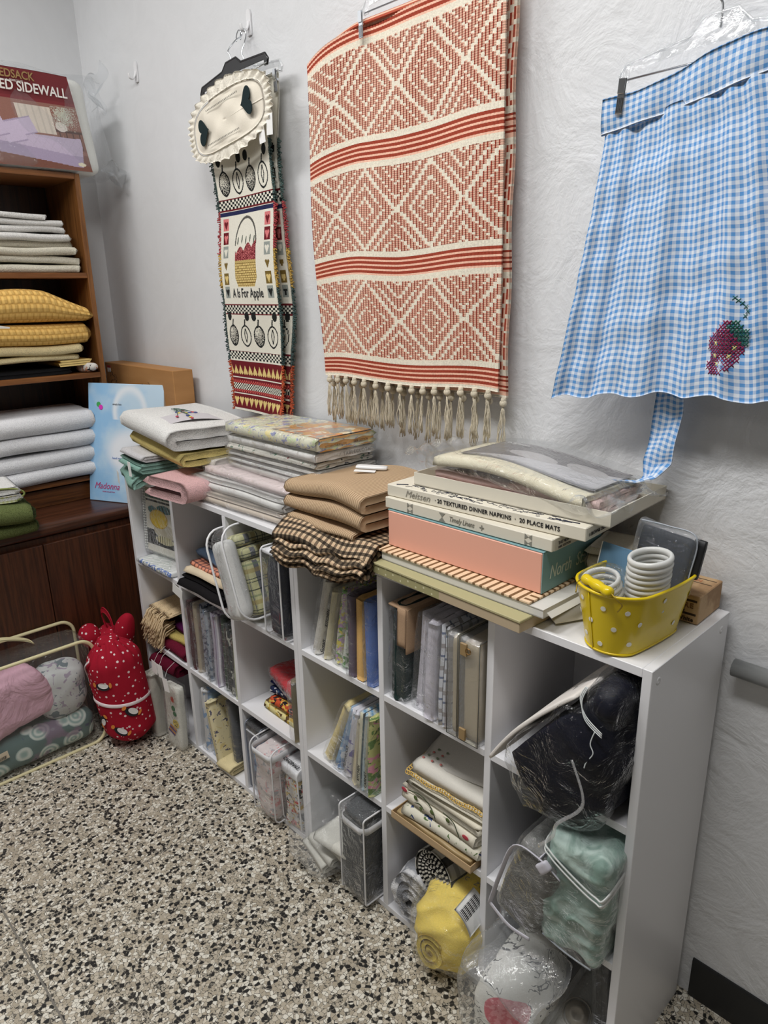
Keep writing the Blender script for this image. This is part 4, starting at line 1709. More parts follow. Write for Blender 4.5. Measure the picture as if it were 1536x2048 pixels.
build('folded_cloth', folded(0.345, 0.195, 0.024, 2, 42, 0.002, 20, 0.84, 26, 0.006).T((0, 0.0975, 0)).warp(sagw), cloth('cream_damask', (234, 226, 200), 500.0, 0.5, 0.07), r)
g = G('cutlery_card')
u, v, w = g.xyz('Object')
x2, y2 = u / 0.15, v / 0.085
el = ((u + 0.005) * (u + 0.005) * 330.0 + (v - 0.012) * (v - 0.012) * 2100.0).lt(1.0)
el2 = ((u - 0.105) * (u - 0.105) * 560.0 + (v - 0.030) * (v - 0.030) * 1900.0).lt(1.0)
dark = (v * 1.0 - u * 0.10 + 0.030).gt(0.0)
lines = ((v * 1.0 + u * 0.25) * 130.0).fr().lt(0.35) * (u * 1.0).gt(-0.06)
c = g.mix((206, 204, 206), (128, 124, 126), (v - u * 0.35 + 0.01).gt(0.0))
c = g.mix(c, (84, 80, 80), lines * (v - u * 0.35 + 0.01).gt(0.0) * 0.7)
c = g.mix(c, (188, 184, 184), el.mx(el2))
g.base(c)
g.rough(0.3, 0.5)
card = sheet(lambda U, V: np.stack([(U - 0.5) * 0.30 + 0.02, -0.060 + 0.145 * V, 0.0265 + 0.010 * np.cos(((U - 0.5) * 0.30 + 0.02) * 13 + 0.6)], -1), 30, 8, 0.0006)
build('photo_card', card, g.m, r)
lw = MD(np.zeros((0, 3)), [])
face_text('n.alison', 0.018, (-0.10, 0.055, 0.039), (1, 0, 0), (0, 1, 0), plain('pale_print', (214, 212, 210), 0.5), r, 0.0002)
pl = rbox(0.385, 0.230, 0.040, 0.016, 26, 0.0045, 38, 8).T((0.008, 0, -0.006)).warp(sagw)
build('plastic_sleeve', pl, FILM, r)
fin = sheet(lambda U, V: np.stack([0.16 + 0.075 * U + 0.006 * np.sin(V * 9), -0.125 + 0.21 * V + 0.01 * np.sin(U * 7), 0.004 + 0.016 * np.sin(U * 6 + V * 13) * 0.6 + 0.012 * np.sin(V * 21 + U * 3) * 0.5], -1), 20, 34, 0.0003)
build('plastic_tail', fin, FILM, r)
fin = sheet(lambda U, V: np.stack([-0.185 - 0.045 * U + 0.006 * np.sin(V * 9), -0.120 + 0.15 * V, 0.006 + 0.03 * np.sin(U * 2.6) + 0.010 * np.sin(V * 21 + U * 3) * 0.5], -1), 16, 26, 0.0003)
build('plastic_tail', fin, FILM, r)
# loose flattened flaps right of the stack
r = thing('card_flap', 'loose pale cardboard flap sticking out right of the box stack', 'cardboard', (0.715, -0.175, TOP + 0.014), -0.45, 0.0, 0.22)
hard('sheet', cuboid(0.09, 0.16, 0.0015, 0), plain('pale_card', (210, 204, 190), 0.65), r)
r = thing('folded_cloth', 'white folded cloth edge behind the bucket, under the napkin box', 'cloth', (0.745, -0.075, TOP + 0.060), 0.2)
build('cloth', folded(0.11, 0.12, 0.05, 3, 44, 0.003, 30, 0.85, 12).T((0, 0.06, 0)), cloth('ivory_linen', (222, 214, 198), 700.0), r)

# ---- yellow oval bucket
YP = G('yellow_enamel')
YP.base((222, 194, 20))
YP.rough(0.22, 0.5)
YP.bump(YP.noise(18, 2), 0.06, 0.002)
YPM = YP.m
BK = (0.828, -0.206, TOP + 0.0008)
bk = thing('yellow_bucket', 'yellow oval metal bucket with white dots on the near shelf corner', 'bucket', BK, -0.10)
HB_ = 0.108


def oval_ring(z, n=64):
    tt = z / HB_
    hw = 0.046 + 0.022 * tt           # half width (x)
    hl = 0.046 + 0.000 * tt           # half straight length (y)
    fl = 0.046 + 0.018 * tt
    out = []
    for k in range(n):
        a = 2 * PI * k / n
        c, s = math.cos(a), math.sin(a)
        out.append((c * hw, s * fl + (hl if s > 0 else -hl) * min(1, abs(s) * 3.0), z))
    return out


def loft(rings, cap0=False):
    n = len(rings[0])
    v = [p for r_ in rings for p in r_]
    f = []
    for i in range(len(rings) - 1):
        for k in range(n):
            k2 = (k + 1) % n
            f.append((i * n + k, i * n + k2, (i + 1) * n + k2, (i + 1) * n + k))
    if cap0:
        f.append(tuple(range(n))[::-1])
    return MD(v, f, np.zeros((len(v), 2)))


zs = [0, 0.002, 0.03, 0.06, 0.09, HB_]
shell = loft([oval_ring(z) for z in zs] + [[(x * 0.985, y * 0.99, z) for x, y, z in oval_ring(zz)] for zz in (HB_, 0.09, 0.06, 0.03, 0.004)])
n_ = 64
shell.f.append(tuple(range(n_))[::-1])
shell.f.append(tuple(range(10 * n_, 11 * n_)))
build('body', shell, YPM, bk, angle=50)
build('rim', tube(oval_ring(HB_), 0.0028, 8, closed=True), YPM, bk)
build('base_bead', tube(oval_ring(0.003), 0.0018, 6, closed=True), YPM, bk)
build('seam', tube([tuple(np.array(oval_ring(z_)[46]) * np.array([1.008, 1.008, 1])) for z_ in np.linspace(0.004, 0.105, 8)], 0.0009, 6), YPM, bk)
DOT = plain('white_dot', (236, 234, 222), 0.4)
for (k, z_) in ((50, 0.084), (46, 0.056), (53, 0.050), (49, 0.018), (43, 0.088), (56, 0.082), (58, 0.024), (43, 0.026), (60, 0.060), (63, 0.090), (2, 0.03), (40, 0.058), (4, 0.075)):
    a = np.array(oval_ring(z_)[k])
    b = np.array(oval_ring(z_)[(k + 1) % n_])
    c = np.array(oval_ring(z_ + 0.01)[k])
    tx = (b - a) / np.linalg.norm(b - a)
    ty = (c - a) / np.linalg.norm(c - a)
    nn = np.cross(tx, ty)
    nn /= np.linalg.norm(nn)
    ty = np.cross(nn, tx)
    pts = [tuple(a + tx * math.cos(q * PI / 8) * 0.0043 + ty * math.sin(q * PI / 8) * 0.0043 + nn * 0.0006) for q in range(16)]
    pts2 = [tuple(np.array(p) + nn * 0.0004) for p in pts]
    hard('dot', MD(pts + pts2, [tuple(range(16, 32))] + [(q, (q + 1) % 16, (q + 1) % 16 + 16, q + 16) for q in range(16)]), DOT, bk)
# wire handle lying on the front rim with a turned wooden grip
gl = [(-0.035, -0.094, 0.118), (0.030, -0.114, 0.118)]
gx = np.array(gl[1]) - np.array(gl[0])
prof_t = [0.0, 0.04, 0.12, 0.22, 0.3, 0.38, 0.46, 0.54, 0.62, 0.7, 0.78, 0.88, 0.96, 1.0]
prof_r = [0.004, 0.0078, 0.0088, 0.0078, 0.0068, 0.0082, 0.0088, 0.0088, 0.0082, 0.0068, 0.0078, 0.0088, 0.0078, 0.004]
pts = [tuple(np.array(gl[0]) + gx * t_) for t_ in prof_t]
WIRE = plain('gold_wire', (176, 150, 60), 0.35, 0.8)
hw_ = build('handle_wire', tube(smoothpath([(0.038, -0.106, 0.088), (0.044, -0.105, 0.100), (0.040, -0.113, 0.110), (0.028, -0.113, 0.118)], 5), 0.0012, 6) +
      tube(smoothpath([(-0.034, -0.094, 0.118), (-0.042, -0.098, 0.110), (-0.038, -0.108, 0.095)], 5), 0.0012, 6), WIRE, bk)
build('grip', tube(pts, prof_r, 16), YPM, hw_, label='turned yellow wooden grip')

RING = G('white_ring_plastic')
RING.base((236, 236, 232))
RING.rough(0.15, 0.5)
RING.b.inputs['Transmission Weight'].default_value = 0.25
RINGM = RING.m


def torus(R, r_, n=40, m=10):
    return tube([(math.cos(2 * PI * k / n) * R, math.sin(2 * PI * k / n) * R, 0) for k in range(n)], r_, m, closed=True, flat=(0.85, 1.15))


proto = None
labs = ['white plastic ring, topmost of the tall ring stack in the bucket'] + ['white plastic ring inside the tall ring stack in the bucket'] * 10
for k in range(11):
    z_ = TOP + 0.156 - k * 0.0098
    if proto is None:
        o = solo('plastic_ring', torus(0.0310, 0.0047), RINGM, labs[0], 'ring', (0.862, -0.236, z_), 0, 0.14, -0.10, group='white rings in the tall stack')
        proto = o
    else:
        o = proto.copy()
        COL.objects.link(o)
        o.location = (0.862 - 0.0012 * k + 0.0008 * (k % 2), -0.236 + 0.0018 * k, z_)
        o['label'] = labs[k]
for k in range(5):
    o = proto.copy()
    COL.objects.link(o)
    o.scale = (0.9, 0.9, 0.9)
    o.location = (0.800 + 0.0022 * k, -0.272 + 0.003 * k, TOP + 0.113 - k * 0.0115)
    o.rotation_euler = (0.30, -0.05, 0)
    o['group'] = 'white rings in the short bagged stack'
    o['label'] = 'white plastic ring, topmost of the short bagged ring stack' if k == 0 else 'white plastic ring below the top of the short bagged ring stack'
o = solo('plastic_bag', sellip(0.037, 0.037, 0.042, 0.5, 0.8, 30, 18, 0.002, 90, 3), FILM, 'clear crinkled bag around the short stack of white rings', 'bag', (0.803, -0.262, TOP + 0.090), 0, 0.3, 0)
r = thing('blue_packet', 'small slate-blue packet standing at the back left of the yellow bucket', 'packet', (0.785, -0.205, TOP + 0.045), -0.15, -0.25)
hard('card', cuboid(0.080, 0.004, 0.098, 0.0008), plain('slate_blue_card', (92, 128, 156), 0.4), r)
hard('side', cuboid(0.0015, 0.0045, 0.098, 0, (-0.041, 0, 0)), PAPER, r)
face_text('Linen', 0.012, (-0.036, -0.0025, 0.035), (1, 0, 0), (0, 0, 1), plain('navy_print', (40, 60, 90), 0.6), r)
# black packet in heavy clear plastic leaning on the wall behind
r = thing('wrapped_liner', 'black liner in a thick clear pouch standing at the back of the bucket', 'packed liner', (0.829, -0.152, TOP + 0.035), -0.04, -0.12, 0.10)
BL = cloth('black_vinyl_cloth', (30, 31, 36), 400.0, 0.3, 0.2, 0.5)
build('folded_liner', rbox(0.090, 0.014, 0.138, 0.006, 12, 0.0015, 40, 5), BL, r)
build('inner_sheet', rbox(0.020, 0.010, 0.066, 0.003, 6, 0.001, 40, 6).T((0.055, 0.004, 0.074)), plain('black_sheet', (24, 24, 27), 0.5), r)
build('pouch', rbox(0.106, 0.022, 0.150, 0.008, 16, 0.002, 50, 7).T((0, 0, -0.004)), film('pouch_film', (200, 208, 220), 0.05, 20.0, 1.0, 0.12), r)
build('piping', tube(smoothpath([(-0.051, -0.004, 0.142), (0.0, -0.005, 0.147), (0.048, -0.004, 0.143), (0.053, -0.003, 0.08), (0.051, -0.002, 0.03)], 6), 0.0013, 6), plain('clear_piping', (170, 176, 184), 0.3), r)
# worn brown box
r = thing('small_carton', 'worn brown cardboard carton with dark printed lettering behind the bucket', 'box', (0.842, -0.048, TOP + 0.001), 0.02)
KR = G('worn_kraft')
KR.base(KR.mix((162, 128, 92), (196, 164, 124), KR.noise(30, 5).sm(0.35, 0.6)))
KR.rough(0.75)
hard('body', cuboid(0.100, 0.100, 0.052, 0.0015), KR.m, r)
DK = plain('dark_print', (52, 34, 26), 0.7)
OR_ = plain('faded_orange', (196, 124, 84), 0.7)
hard('print_band', cuboid(0.055, 0.0004, 0.004, 0, (0.018, -0.0502, 0.040)), DK, r)
hard('print_band', cuboid(0.055, 0.0004, 0.004, 0, (0.018, -0.0502, 0.015)), DK, r)
face_text('STORE', 0.013, (-0.004, -0.0502, 0.0285), (1, 0, 0), (0, 0, 1), plain('faded_print', (120, 84, 56), 0.7), r, 0.0005, 0, 1.2)
face_text('LINERS', 0.009, (-0.004, -0.0502, 0.0205), (1, 0, 0), (0, 0, 1), DK, r, 0.0004, 0, 1.1)
face_text('/D White', 0.010, (0.000, -0.0502, 0.004), (1, 0, 0), (0, 0, 1), DK, r, 0.0003, 0, 1.1)
face_text('SUBURBAN', 0.013, (-0.046, 0.018, 0.0518), (1, 0, 0), (0, 1, 0), OR_, r, 0.0003, 0, 1.1)
hard('print_band', cuboid(0.090, 0.0022, 0.0004, 0, (0.0, 0.034, 0.0519)), DK, r)
hard('print_band', cuboid(0.090, 0.0022, 0.0004, 0, (0.0, 0.012, 0.0519)), DK, r)
face_text('STAINLESS', 0.008, (-0.046, 0.000, 0.0518), (1, 0, 0), (0, 1, 0), DK, r, 0.0002)
hard('round_sticker', lathe([(0.0001, 0), (0.009, 0), (0.009, 0.0004), (0.0001, 0.0004)], 24).T((0.010, -0.020, 0.0521)), PAPER, r)

# ================================================================== linens in the bookcase
CRT = terry('cream_terry_towel', (228, 222, 206))
s1 = 1.5462
hs = [0.026, 0.024, 0.024, 0.022, 0.022, 0.020, 0.020, 0.018]
z = s1 + 0.001
names = ['lowest', 'second from the bottom', 'third from the bottom', 'fourth from the bottom', 'fifth from the bottom', 'third from the top', 'second from the top', 'topmost']
for i, h in enumerate(hs):
    D = 0.42 - 0.012 * i - (0.03 if i > 5 else 0)
    m = folded(D, 0.23, h, 2, 50 + i, 0.0045, 24, 0.97, 24, 0.02, ends=0.02)
    top_c = (236, 234, 230) if i > 3 else (228, 222, 204)
    solo('towel', m, terry('cream_terry_%d' % (i > 3), top_c), 'cream folded towel in the upper bookcase stack, ' + names[i], 'towel', (-1.515 + 0.004 * (i % 3), -0.190 - D / 2 - 0.006 * i - (0.05 if i == 7 else 0), z), PI / 2 + 0.01 * ((i * 3) % 5 - 2), group='cream towels on the upper bookcase shelf')
    z += h + 0.0015
s2 = 1.2052
WAF = G('golden_waffle')
u, v, w = WAF.xyz('UV')
a_ = ((u / 0.020 + (v / 0.012).fl() * 0.5).fr() - 0.5).ab()
b_ = ((v / 0.012).fr() - 0.5).ab()
hgt = (a_ * 2.2).mn(1.0) * -1.0 + (b_ * 1.6) * -1.0
WAF.base(WAF.mix((232, 190, 112), (206, 160, 86), ((a_ * 2.0).mx(b_ * 2.0)).sm(0.6, 1.0)))
WAF.rough(0.95, 0.1)
WAF.bump(hgt + WAF.noise(600, 2) * 0.3, 0.9, 0.004)
WAFM = WAF.m
solo('folded_cloth', folded(0.21, 0.36, 0.024, 2, 61, 0.003, 20, 0.9, 10), cloth('black_knit', (26, 26, 28), 400.0, 0.6), 'black knitted cloth, lowest in the middle bookcase stack', 'cloth', (-1.40, -0.262, s2 + 0.001))
solo('folded_cloth', folded(0.20, 0.13, 0.022, 3, 62, 0.003, 30, 0.85, 10), stripes('orange_fringe', ((236, 178, 76), (210, 140, 50), (244, 214, 140)), 0.012, ((0.1, 0.3), (0.6, 0.8)), 0), 'orange and yellow striped cloth end next to the black knitted cloth', 'cloth', (-1.385, -0.190, s2 + 0.027), 0.0, 0.0)
solo('folded_cloth', sellip(0.05, 0.022, 0.017, 0.8, 0.8, 24, 14, 0.003, 60, 2).T((0, 0, 0.017)), blotch('white_black_print', (228, 224, 218), ((40, 40, 44), (206, 150, 120)), 50.0, 0.6), 'small rolled white cloth with dark print at the right end of the middle shelf', 'cloth', (-1.305, -0.212, s2 + 0.001), 0.3)
solo('blanket', folded(0.37, 0.23, 0.020, 2, 63, 0.003, 20, 0.95, 20), terry('pale_cream_blanket', (238, 222, 176)), 'thin pale cream blanket above the black knitted cloth', 'blanket', (-1.508, -0.430, s2 + 0.0505), PI / 2)
solo('blanket', folded(0.37, 0.24, 0.032, 2, 64, 0.004, 20, 0.95, 20), terry('cream_blanket', (236, 218, 170)), 'thicker cream blanket under the two golden waffle blankets', 'blanket', (-1.508, -0.421, s2 + 0.072), PI / 2)
r = thing('waffle_blanket', 'golden waffle-weave cotton blanket, lower of the two', 'blanket', (-1.508, -0.405, s2 + 0.106), PI / 2)
build('folded_cloth', folded(0.38, 0.24, 0.070, 2, 65, 0.005, 14, 0.94, 22), WAFM, r)
hard('care_tag', cuboid(0.034, 0.0008, 0.018, 0.0002).T((-0.075, -0.243, 0.050), ry=0.2), PAPER, r)


def bulge(v):
    k = v[:, 2] / 0.085
    v[:, 2] += k * 0.028 * np.exp(-((v[:, 0] + 0.02) / 0.16) ** 2) - k * 0.045 * np.clip((v[:, 0] - 0.07) / 0.14, 0, 1)
    return v


solo('waffle_blanket', folded(0.40, 0.25, 0.085, 2, 66, 0.007, 12, 0.94, 24).warp(bulge), WAFM, 'golden waffle-weave cotton blanket, the bulging upper one', 'blanket', (-1.508, -0.400, s2 + 0.178), PI / 2)
s3 = 0.8352
z = s3 + 0.001
for i, h in enumerate((0.050, 0.058, 0.058, 0.068)):
    lb = ('lowest', 'second from the bottom', 'second from the top', 'topmost')[i]
    solo('towel', folded(0.42, 0.26, h, 2, 70 + i, 0.005, 15, 0.95, 20, 0.02), terry('thick_white_terry', (238, 238, 240), (214, 214, 218)), 'thick white folded towel on the lowest bookcase shelf, ' + lb, 'towel', (-1.512, -0.425 - 0.004 * i, z), PI / 2 + 0.012 * (i - 1), group='thick white towels on the lowest bookcase shelf')
    z += h + 0.002
GT1 = terry('olive_terry', (106, 116, 72), (76, 84, 48))
solo('towel', folded(0.38, 0.20, 0.048, 2, 80, 0.008, 16, 0.95, 20), GT1, 'olive green towel lying on the cabinet top, lower of two', 'towel', (-1.215, -0.755, 0.7472), PI / 2 + 0.06)
solo('towel', folded(0.38, 0.20, 0.054, 2, 81, 0.009, 16, 0.95, 20), GT1, 'olive green towel on the cabinet top, upper of two', 'towel', (-1.205, -0.745, 0.797), PI / 2 - 0.03)
r = thing('towel', 'white towel with a green edge and checked border on the olive towels', 'towel', (-1.145, -0.560, 0.8495), -0.10)
wt = folded(0.19, 0.38, 0.046, 2, 82, 0.005, 16, 0.9, 14)
build('folded_cloth', wt, terry('white_terry', (236, 235, 232), (206, 205, 203)), r)
build('green_edge', tube(smoothpath([(0.097, -0.30, 0.046), (0.100, -0.15, 0.050), (0.100, -0.04, 0.046), (0.100, 0.003, 0.026), (0.100, -0.02, 0.004)], 6), 0.0032, 6), terry('olive_edge', (150, 160, 96)), r)
build('checked_border', sheet(lambda U, V: np.stack([0.0985 + 0 * U, -0.22 + 0.20 * U, 0.004 + 0.020 * V + 0.004 * np.sin(U * 5)], -1), 20, 4, 0.002, (0.2, 0.02)), plaid('yellow_green_check', (238, 236, 220), (((214, 206, 120), 0.0, 0.5, 0.6),), (((160, 176, 110), 0.0, 0.5, 0.5),), 0.012), r)

# ---- bedding package on top of the bookcase
BP = (-1.352, -0.342, 1.8625)
r = thing('bedding_package', 'plastic-wrapped bedding pack with a maroon printed bed picture, on top of the bookcase', 'bedding package', BP)
core = rbox(0.17, 0.50, 0.285, 0.03, 22, 0.004, 22, 4).warp(lambda v: v + np.stack([0 * v[:, 0], 0.03 * (0.5 - v[:, 2] / 0.285) * 1.0 * (v[:, 1] > 0), 0 * v[:, 0]], -1))
build('padding', core, cloth('white_batting', (232, 232, 226), 300.0, 0.3, 0.05), r)
FLM = film('package_film', (240, 243, 245), 0.03, 14.0, 1.0, 0.05)
sh = rbox(0.19, 0.56, 0.305, 0.03, 26, 0.006, 30, 9).T((0, 0.015, -0.006)).warp(lambda v: v + np.stack([0 * v[:, 0], 0.04 * (0.5 - v[:, 2] / 0.3) * (v[:, 1] > 0), 0.02 * np.clip(v[:, 1] - 0.22, 0, 1) * 3 * (v[:, 2] > 0.2)], -1))
build('plastic_wrap', sh, FLM, r)
build('plastic_tail', sheet(lambda U, V: np.stack([0.05 + 0.03 * np.sin(V * 6 + U * 3), 0.265 + 0.055 * U + 0.01 * np.sin(V * 11), 0.20 + 0.15 * V * (0.6 + 0.4 * U) + 0.012 * np.sin(U * 8)], -1), 14, 22, 0.0004), FLM, r)
build('plastic_tail', sheet(lambda U, V: np.stack([0.06 + 0.03 * np.sin(V * 7 + U * 4), 0.285 + 0.07 * U + 0.008 * np.sin(V * 9), -0.010 + 0.055 * V + 0.012 * np.sin(U * 8) - 0.02 * U], -1), 14, 12, 0.0004), FLM, r)


def pic(u, v):
    """u: 0 right edge .. 1 left (world -y); v: 0 top .. 1 bottom"""
    MA, WA, LV, LV2, CU_, FLr, DKb = [L3(c) for c in ((116, 44, 48), (150, 106, 94), (198, 184, 206), (172, 158, 184), (222, 210, 196), (134, 92, 78), (84, 54, 46))]
    X = (1 - u) * 0.50 - 0.50       # 0 at the right, negative to the left (m)
    Y = (1 - v) * 0.285
    c = np.tile(WA, (len(u), 1))
    c[(Y > 0.205)] = MA
    c[(Y <= 0.205) & (Y > 0.196)] = MA * 1.2
    cur = (Y < 0.185) & (Y > 0.105) & (X > -0.225) & (X < -0.10)
    c[cur] = CU_
    c[cur & (np.sin(X * 260) > 0.6)] = CU_ * 0.86
    rs = np.random.RandomState(4)
    pl_ = (Y < 0.19) & (Y > 0.12) & (X > -0.105) & (rs.rand(len(u)) < np.exp(-((X + 0.055) / 0.04) ** 2 - ((Y - 0.165) / 0.03) ** 2))
    c[(Y < 0.125) & (Y > 0.06) & (X > -0.10)] = FLr
    c[(np.abs(Y - 0.118) < 0.004) & (X > -0.10)] = DKb
    c[(np.abs((X * 40) % 1 - 0.5) < 0.07) & (Y < 0.118) & (Y > 0.065) & (X > -0.10)] = DKb
    c[(((X + 0.075) / 0.022) ** 2 + ((Y - 0.13) / 0.014) ** 2 < 1)] = L3((226, 216, 208))
    c[pl_] = L3((196, 196, 180))
    c[(Y < 0.05)] = L3((126, 84, 72))
    top_l = 0.100 - 0.02 * (X + 0.03) / -0.2
    bed = (Y < np.where(X > -0.03, 0.1, 0.098)) & (X < -0.020 + (Y - 0.05) * 0.28) & (Y > 0.012 + np.clip(-X - 0.07, 0, 1) * 0.10) & (X < -0.012)
    c[bed] = LV
    edge = bed & (Y < 0.046 + np.clip(-X - 0.07, 0, 1) * 0.10)
    c[edge] = LV2
    quilt = bed & ~edge & ((((X * 30 + Y * 30) % 1) < 0.10) | (((X * 30 - Y * 30) % 1) < 0.10))
    c[quilt] = LV * 0.93
    for (px, py, rx_, ry_) in ((-0.215, 0.118, 0.036, 0.026), (-0.258, 0.100, 0.034, 0.034), (-0.31, 0.11, 0.03, 0.03)):
        m = (np.abs((X - px) * 0.9 + (Y - py) * 0.3) / rx_ + 0 < 1) & (np.abs((Y - py) - (X - px) * 0.25) / ry_ < 1)
        c[m] = LV * 1.06
        m2 = m & (np.abs((Y - py) - (X - px) * 0.25) / ry_ > 0.86)
        c[m2] = LV2
    c[(((X + 0.035) / 0.016) ** 2 + ((Y - 0.020) / 0.006) ** 2 < 1)] = L3((222, 216, 190))
    return np.clip(c * (0.96 + 0.08 * rs.rand(len(u), 1)), 0, 1)


def pic_S(U, V):
    yr = 0.176 + 0.048 * V
    return np.stack([0.0955 + 0.003 * np.sin(U * 7) + 0.002 * np.sin(V * 6 + U * 9), yr - 0.43 * U, 0.282 - 0.276 * V], -1)


build('printed_card', sheet(pic_S, 240, 150, 0.0008, (0.43, 0.28), pic), painted('printed_card', 0.35, 0.05, 60.0), r)
WI = plain('white_print', (236, 230, 224), 0.5)
face_text('QUILTED SIDEWALL', 0.0385, (0.1015, 0.168, 0.218), (0, 1, 0), (0, 0, 1), WI, r, 0.0007, 0, 1.0, 0.86, 'RIGHT')
face_text('BEDSACK', 0.032, (0.1015, 0.070, 0.252), (0, 1, 0), (0, 0, 1), plain('gold_print', (156, 128, 78), 0.5), r, 0.0005, 0, 1.0, 0.85, 'RIGHT')
face_text('by PERFECT FIT', 0.008, (0.1015, 0.035, 0.242), (0, 1, 0), (0, 0, 1), WI, r, 0, 0, 1.0, 0.9, 'RIGHT')

# ---- cartons between bookcase and corner
g = G('kraft_carton')
g.base(g.mix((158, 112, 66), (182, 134, 84), g.noise(6, 4, stretch=(1, 1, 6))))
g.rough(0.6, 0.3)
KRA = g.m
BR = (-1.189, -0.042, 0.7465)
r = thing('brown_carton', 'large shiny brown carton with ink drawings, standing in the corner behind the blue box', 'box', BR)
hard('body', cuboid(0.542, 0.075, 0.476, 0.002), KRA, r)
hard('price_sticker', cuboid(0.030, 0.0006, 0.016, 0, (-0.235, -0.0378, 0.440)), PAPER, r)
hard('price_sticker', cuboid(0.030, 0.0006, 0.009, 0, (-0.235, -0.0378, 0.4562)), plain('red_sticker', (176, 52, 48), 0.5), r)
dr = MD(np.zeros((0, 3)), [])
rs = random.Random(6)
for (cx, cz, sx_, sz_, n_k) in ((-0.205, 0.395, 0.035, 0.045, 16), (0.05, 0.40, 0.035, 0.028, 7)):
    for k in range(n_k):
        a = rs.random() * 6.28
        p0 = (cx + math.cos(a) * sx_ * rs.random(), -0.038, cz + math.sin(a) * sz_ * rs.random())
        pts = [p0]
        for q in range(4):
            a += rs.uniform(0.4, 1.0)
            pts.append((pts[-1][0] + math.cos(a) * 0.010, -0.038, pts[-1][2] + math.sin(a) * 0.010))
        dr = dr + tube(smoothpath(pts, 3), 0.0007, 4)
o = build('ink_drawing', dr, plain('brown_black_ink', (56, 36, 26), 0.7), r)
o['kind'] = 'stuff'

g = G('blue_gift_card')
u, v, w = g.xyz('Object')
n = g.noise(9, 4)
base = g.mix((152, 198, 236), (198, 222, 240), (n * 1.2 + (u + 0.02) * 1.5).sm(0.35, 0.75))
rr = (u - 0.02) * (u - 0.02) * 60.0 + (w - 0.33) * (w - 0.33) * 40.0
arch = (rr - 0.26).ab().lt(0.05) * w.gt(0.28)
c = g.mix(base, (232, 240, 248), (rr - 0.26).ab().sm(0.0, 0.16) * -1.0 + 1.0)
c = g.mix(base, c, w.gt(0.30))
r2 = (u - 0.02) * (u - 0.02) * 75.0 + (w - 0.185) * (w - 0.185) * 130.0
c = g.mix((240, 244, 250), c, (r2 + n * 0.6).sm(0.55, 1.5))
g.base(c)
g.rough(0.4, 0.4)
ang = 0.4459
MB_ = (-1.262 + 0.165 * math.cos(ang), -0.286 + 0.165 * math.sin(ang), 0.7475)
r = thing('gift_box', 'tall pale blue box with white lace print and pink script, leaning beside the bookcase', 'box', MB_, ang, -0.17)
hard('body', cuboid(0.33, 0.038, 0.428, 0.0015).T((0, 0.020, 0)), g.m, r)
hard('side_edge', cuboid(0.0008, 0.037, 0.426, 0, (0.1655, 0.020, 0.001)), plain('pale_grey_card', (206, 212, 214), 0.5), r)
face_text('Madonna', 0.034, (-0.142, 0.0005, 0.046), (1, 0, 0), (0, 0, 1), plain('pink_script', (196, 78, 132), 0.5), r, 0.0, 0.38, 1.0, 0.9)
face_text('HOME COLLECTION', 0.006, (-0.105, 0.0005, 0.034), (1, 0, 0), (0, 0, 1), plain('pink_script', (196, 78, 132), 0.5), r)
face_text('hand made', 0.011, (-0.060, 0.0005, 0.158), (1, 0, 0), (0, 0, 1), plain('blue_script', (110, 140, 200), 0.5), r, 0, 0.3)
face_text('simply lace', 0.009, (-0.055, 0.0005, 0.352), (1, 0, 0), (0, 0, 1), plain('grey_ink2', (90, 96, 104), 0.6), r)
for (x, z_, c) in ((-0.117, 0.352, (70, 170, 90)), (-0.107, 0.342, (226, 60, 190))):
    m = lathe([(0.0001, 0), (0.009, 0), (0.009, 0.0005), (0.0001, 0.0005)], 24).T((0, 0, 0), rx=PI / 2).T((x, 0.0 - 0.0002 * (z_ < .35), z_))
    hard('round_sticker', m, plain('sticker_%d' % c[0], c, 0.5), r)

# ================================================================== things on the floor
g = G('grey_rose_print')
vv_ = g.voro(15)
d_ = E(g, vv_.outputs['Distance'])
pet = ((d_ * 34.0 + g.noise(20, 2) * 5.0).sin() * 0.5 + 0.5)
c = g.mix((214, 222, 214), (150, 176, 170), pet)
c = g.mix(c, (96, 120, 118), d_.gt(0.52))
c = g.mix(c, (142, 118, 142), g.noise(9, 3).sm(0.56, 0.62) * 0.75)
c = g.mix(c, (84, 92, 116), g.noise(34, 2).sm(0.66, 0.70))
g.base(c)
g.rough(0.85)
ROSE = g.m
g = G('lilac_pink_sheet')
g.base(g.mix((212, 166, 184), (226, 184, 198), g.noise(6, 3)))
g.rough(0.9, 0.2)
g.bump(g.noise(7, 4, dist=1.8) + g.noise(500, 2) * 0.01, 0.9, 0.03)
PKS = g.m
CB = (-0.98, -0.81, 0.002)
r = thing('zip_storage_bag', 'clear zipped bag with cream piping and strap, on the floor before the cabinet', 'storage bag', CB)
PIPM = plain('cream_piping', (222, 212, 168), 0.45)


def frame(x, hw, h, rad=0.045, n=8):
    pts = []
    for (cy, cz, a0) in ((hw - rad, rad, -PI / 2), (hw - rad, h - rad, 0), (-hw + rad, h - rad, PI / 2), (-hw + rad, rad, PI)):
        for k in range(n + 1):
            a = a0 + k * PI / 2 / n
            pts.append((x, cy + math.cos(a) * rad, cz + math.sin(a) * rad))
    return pts


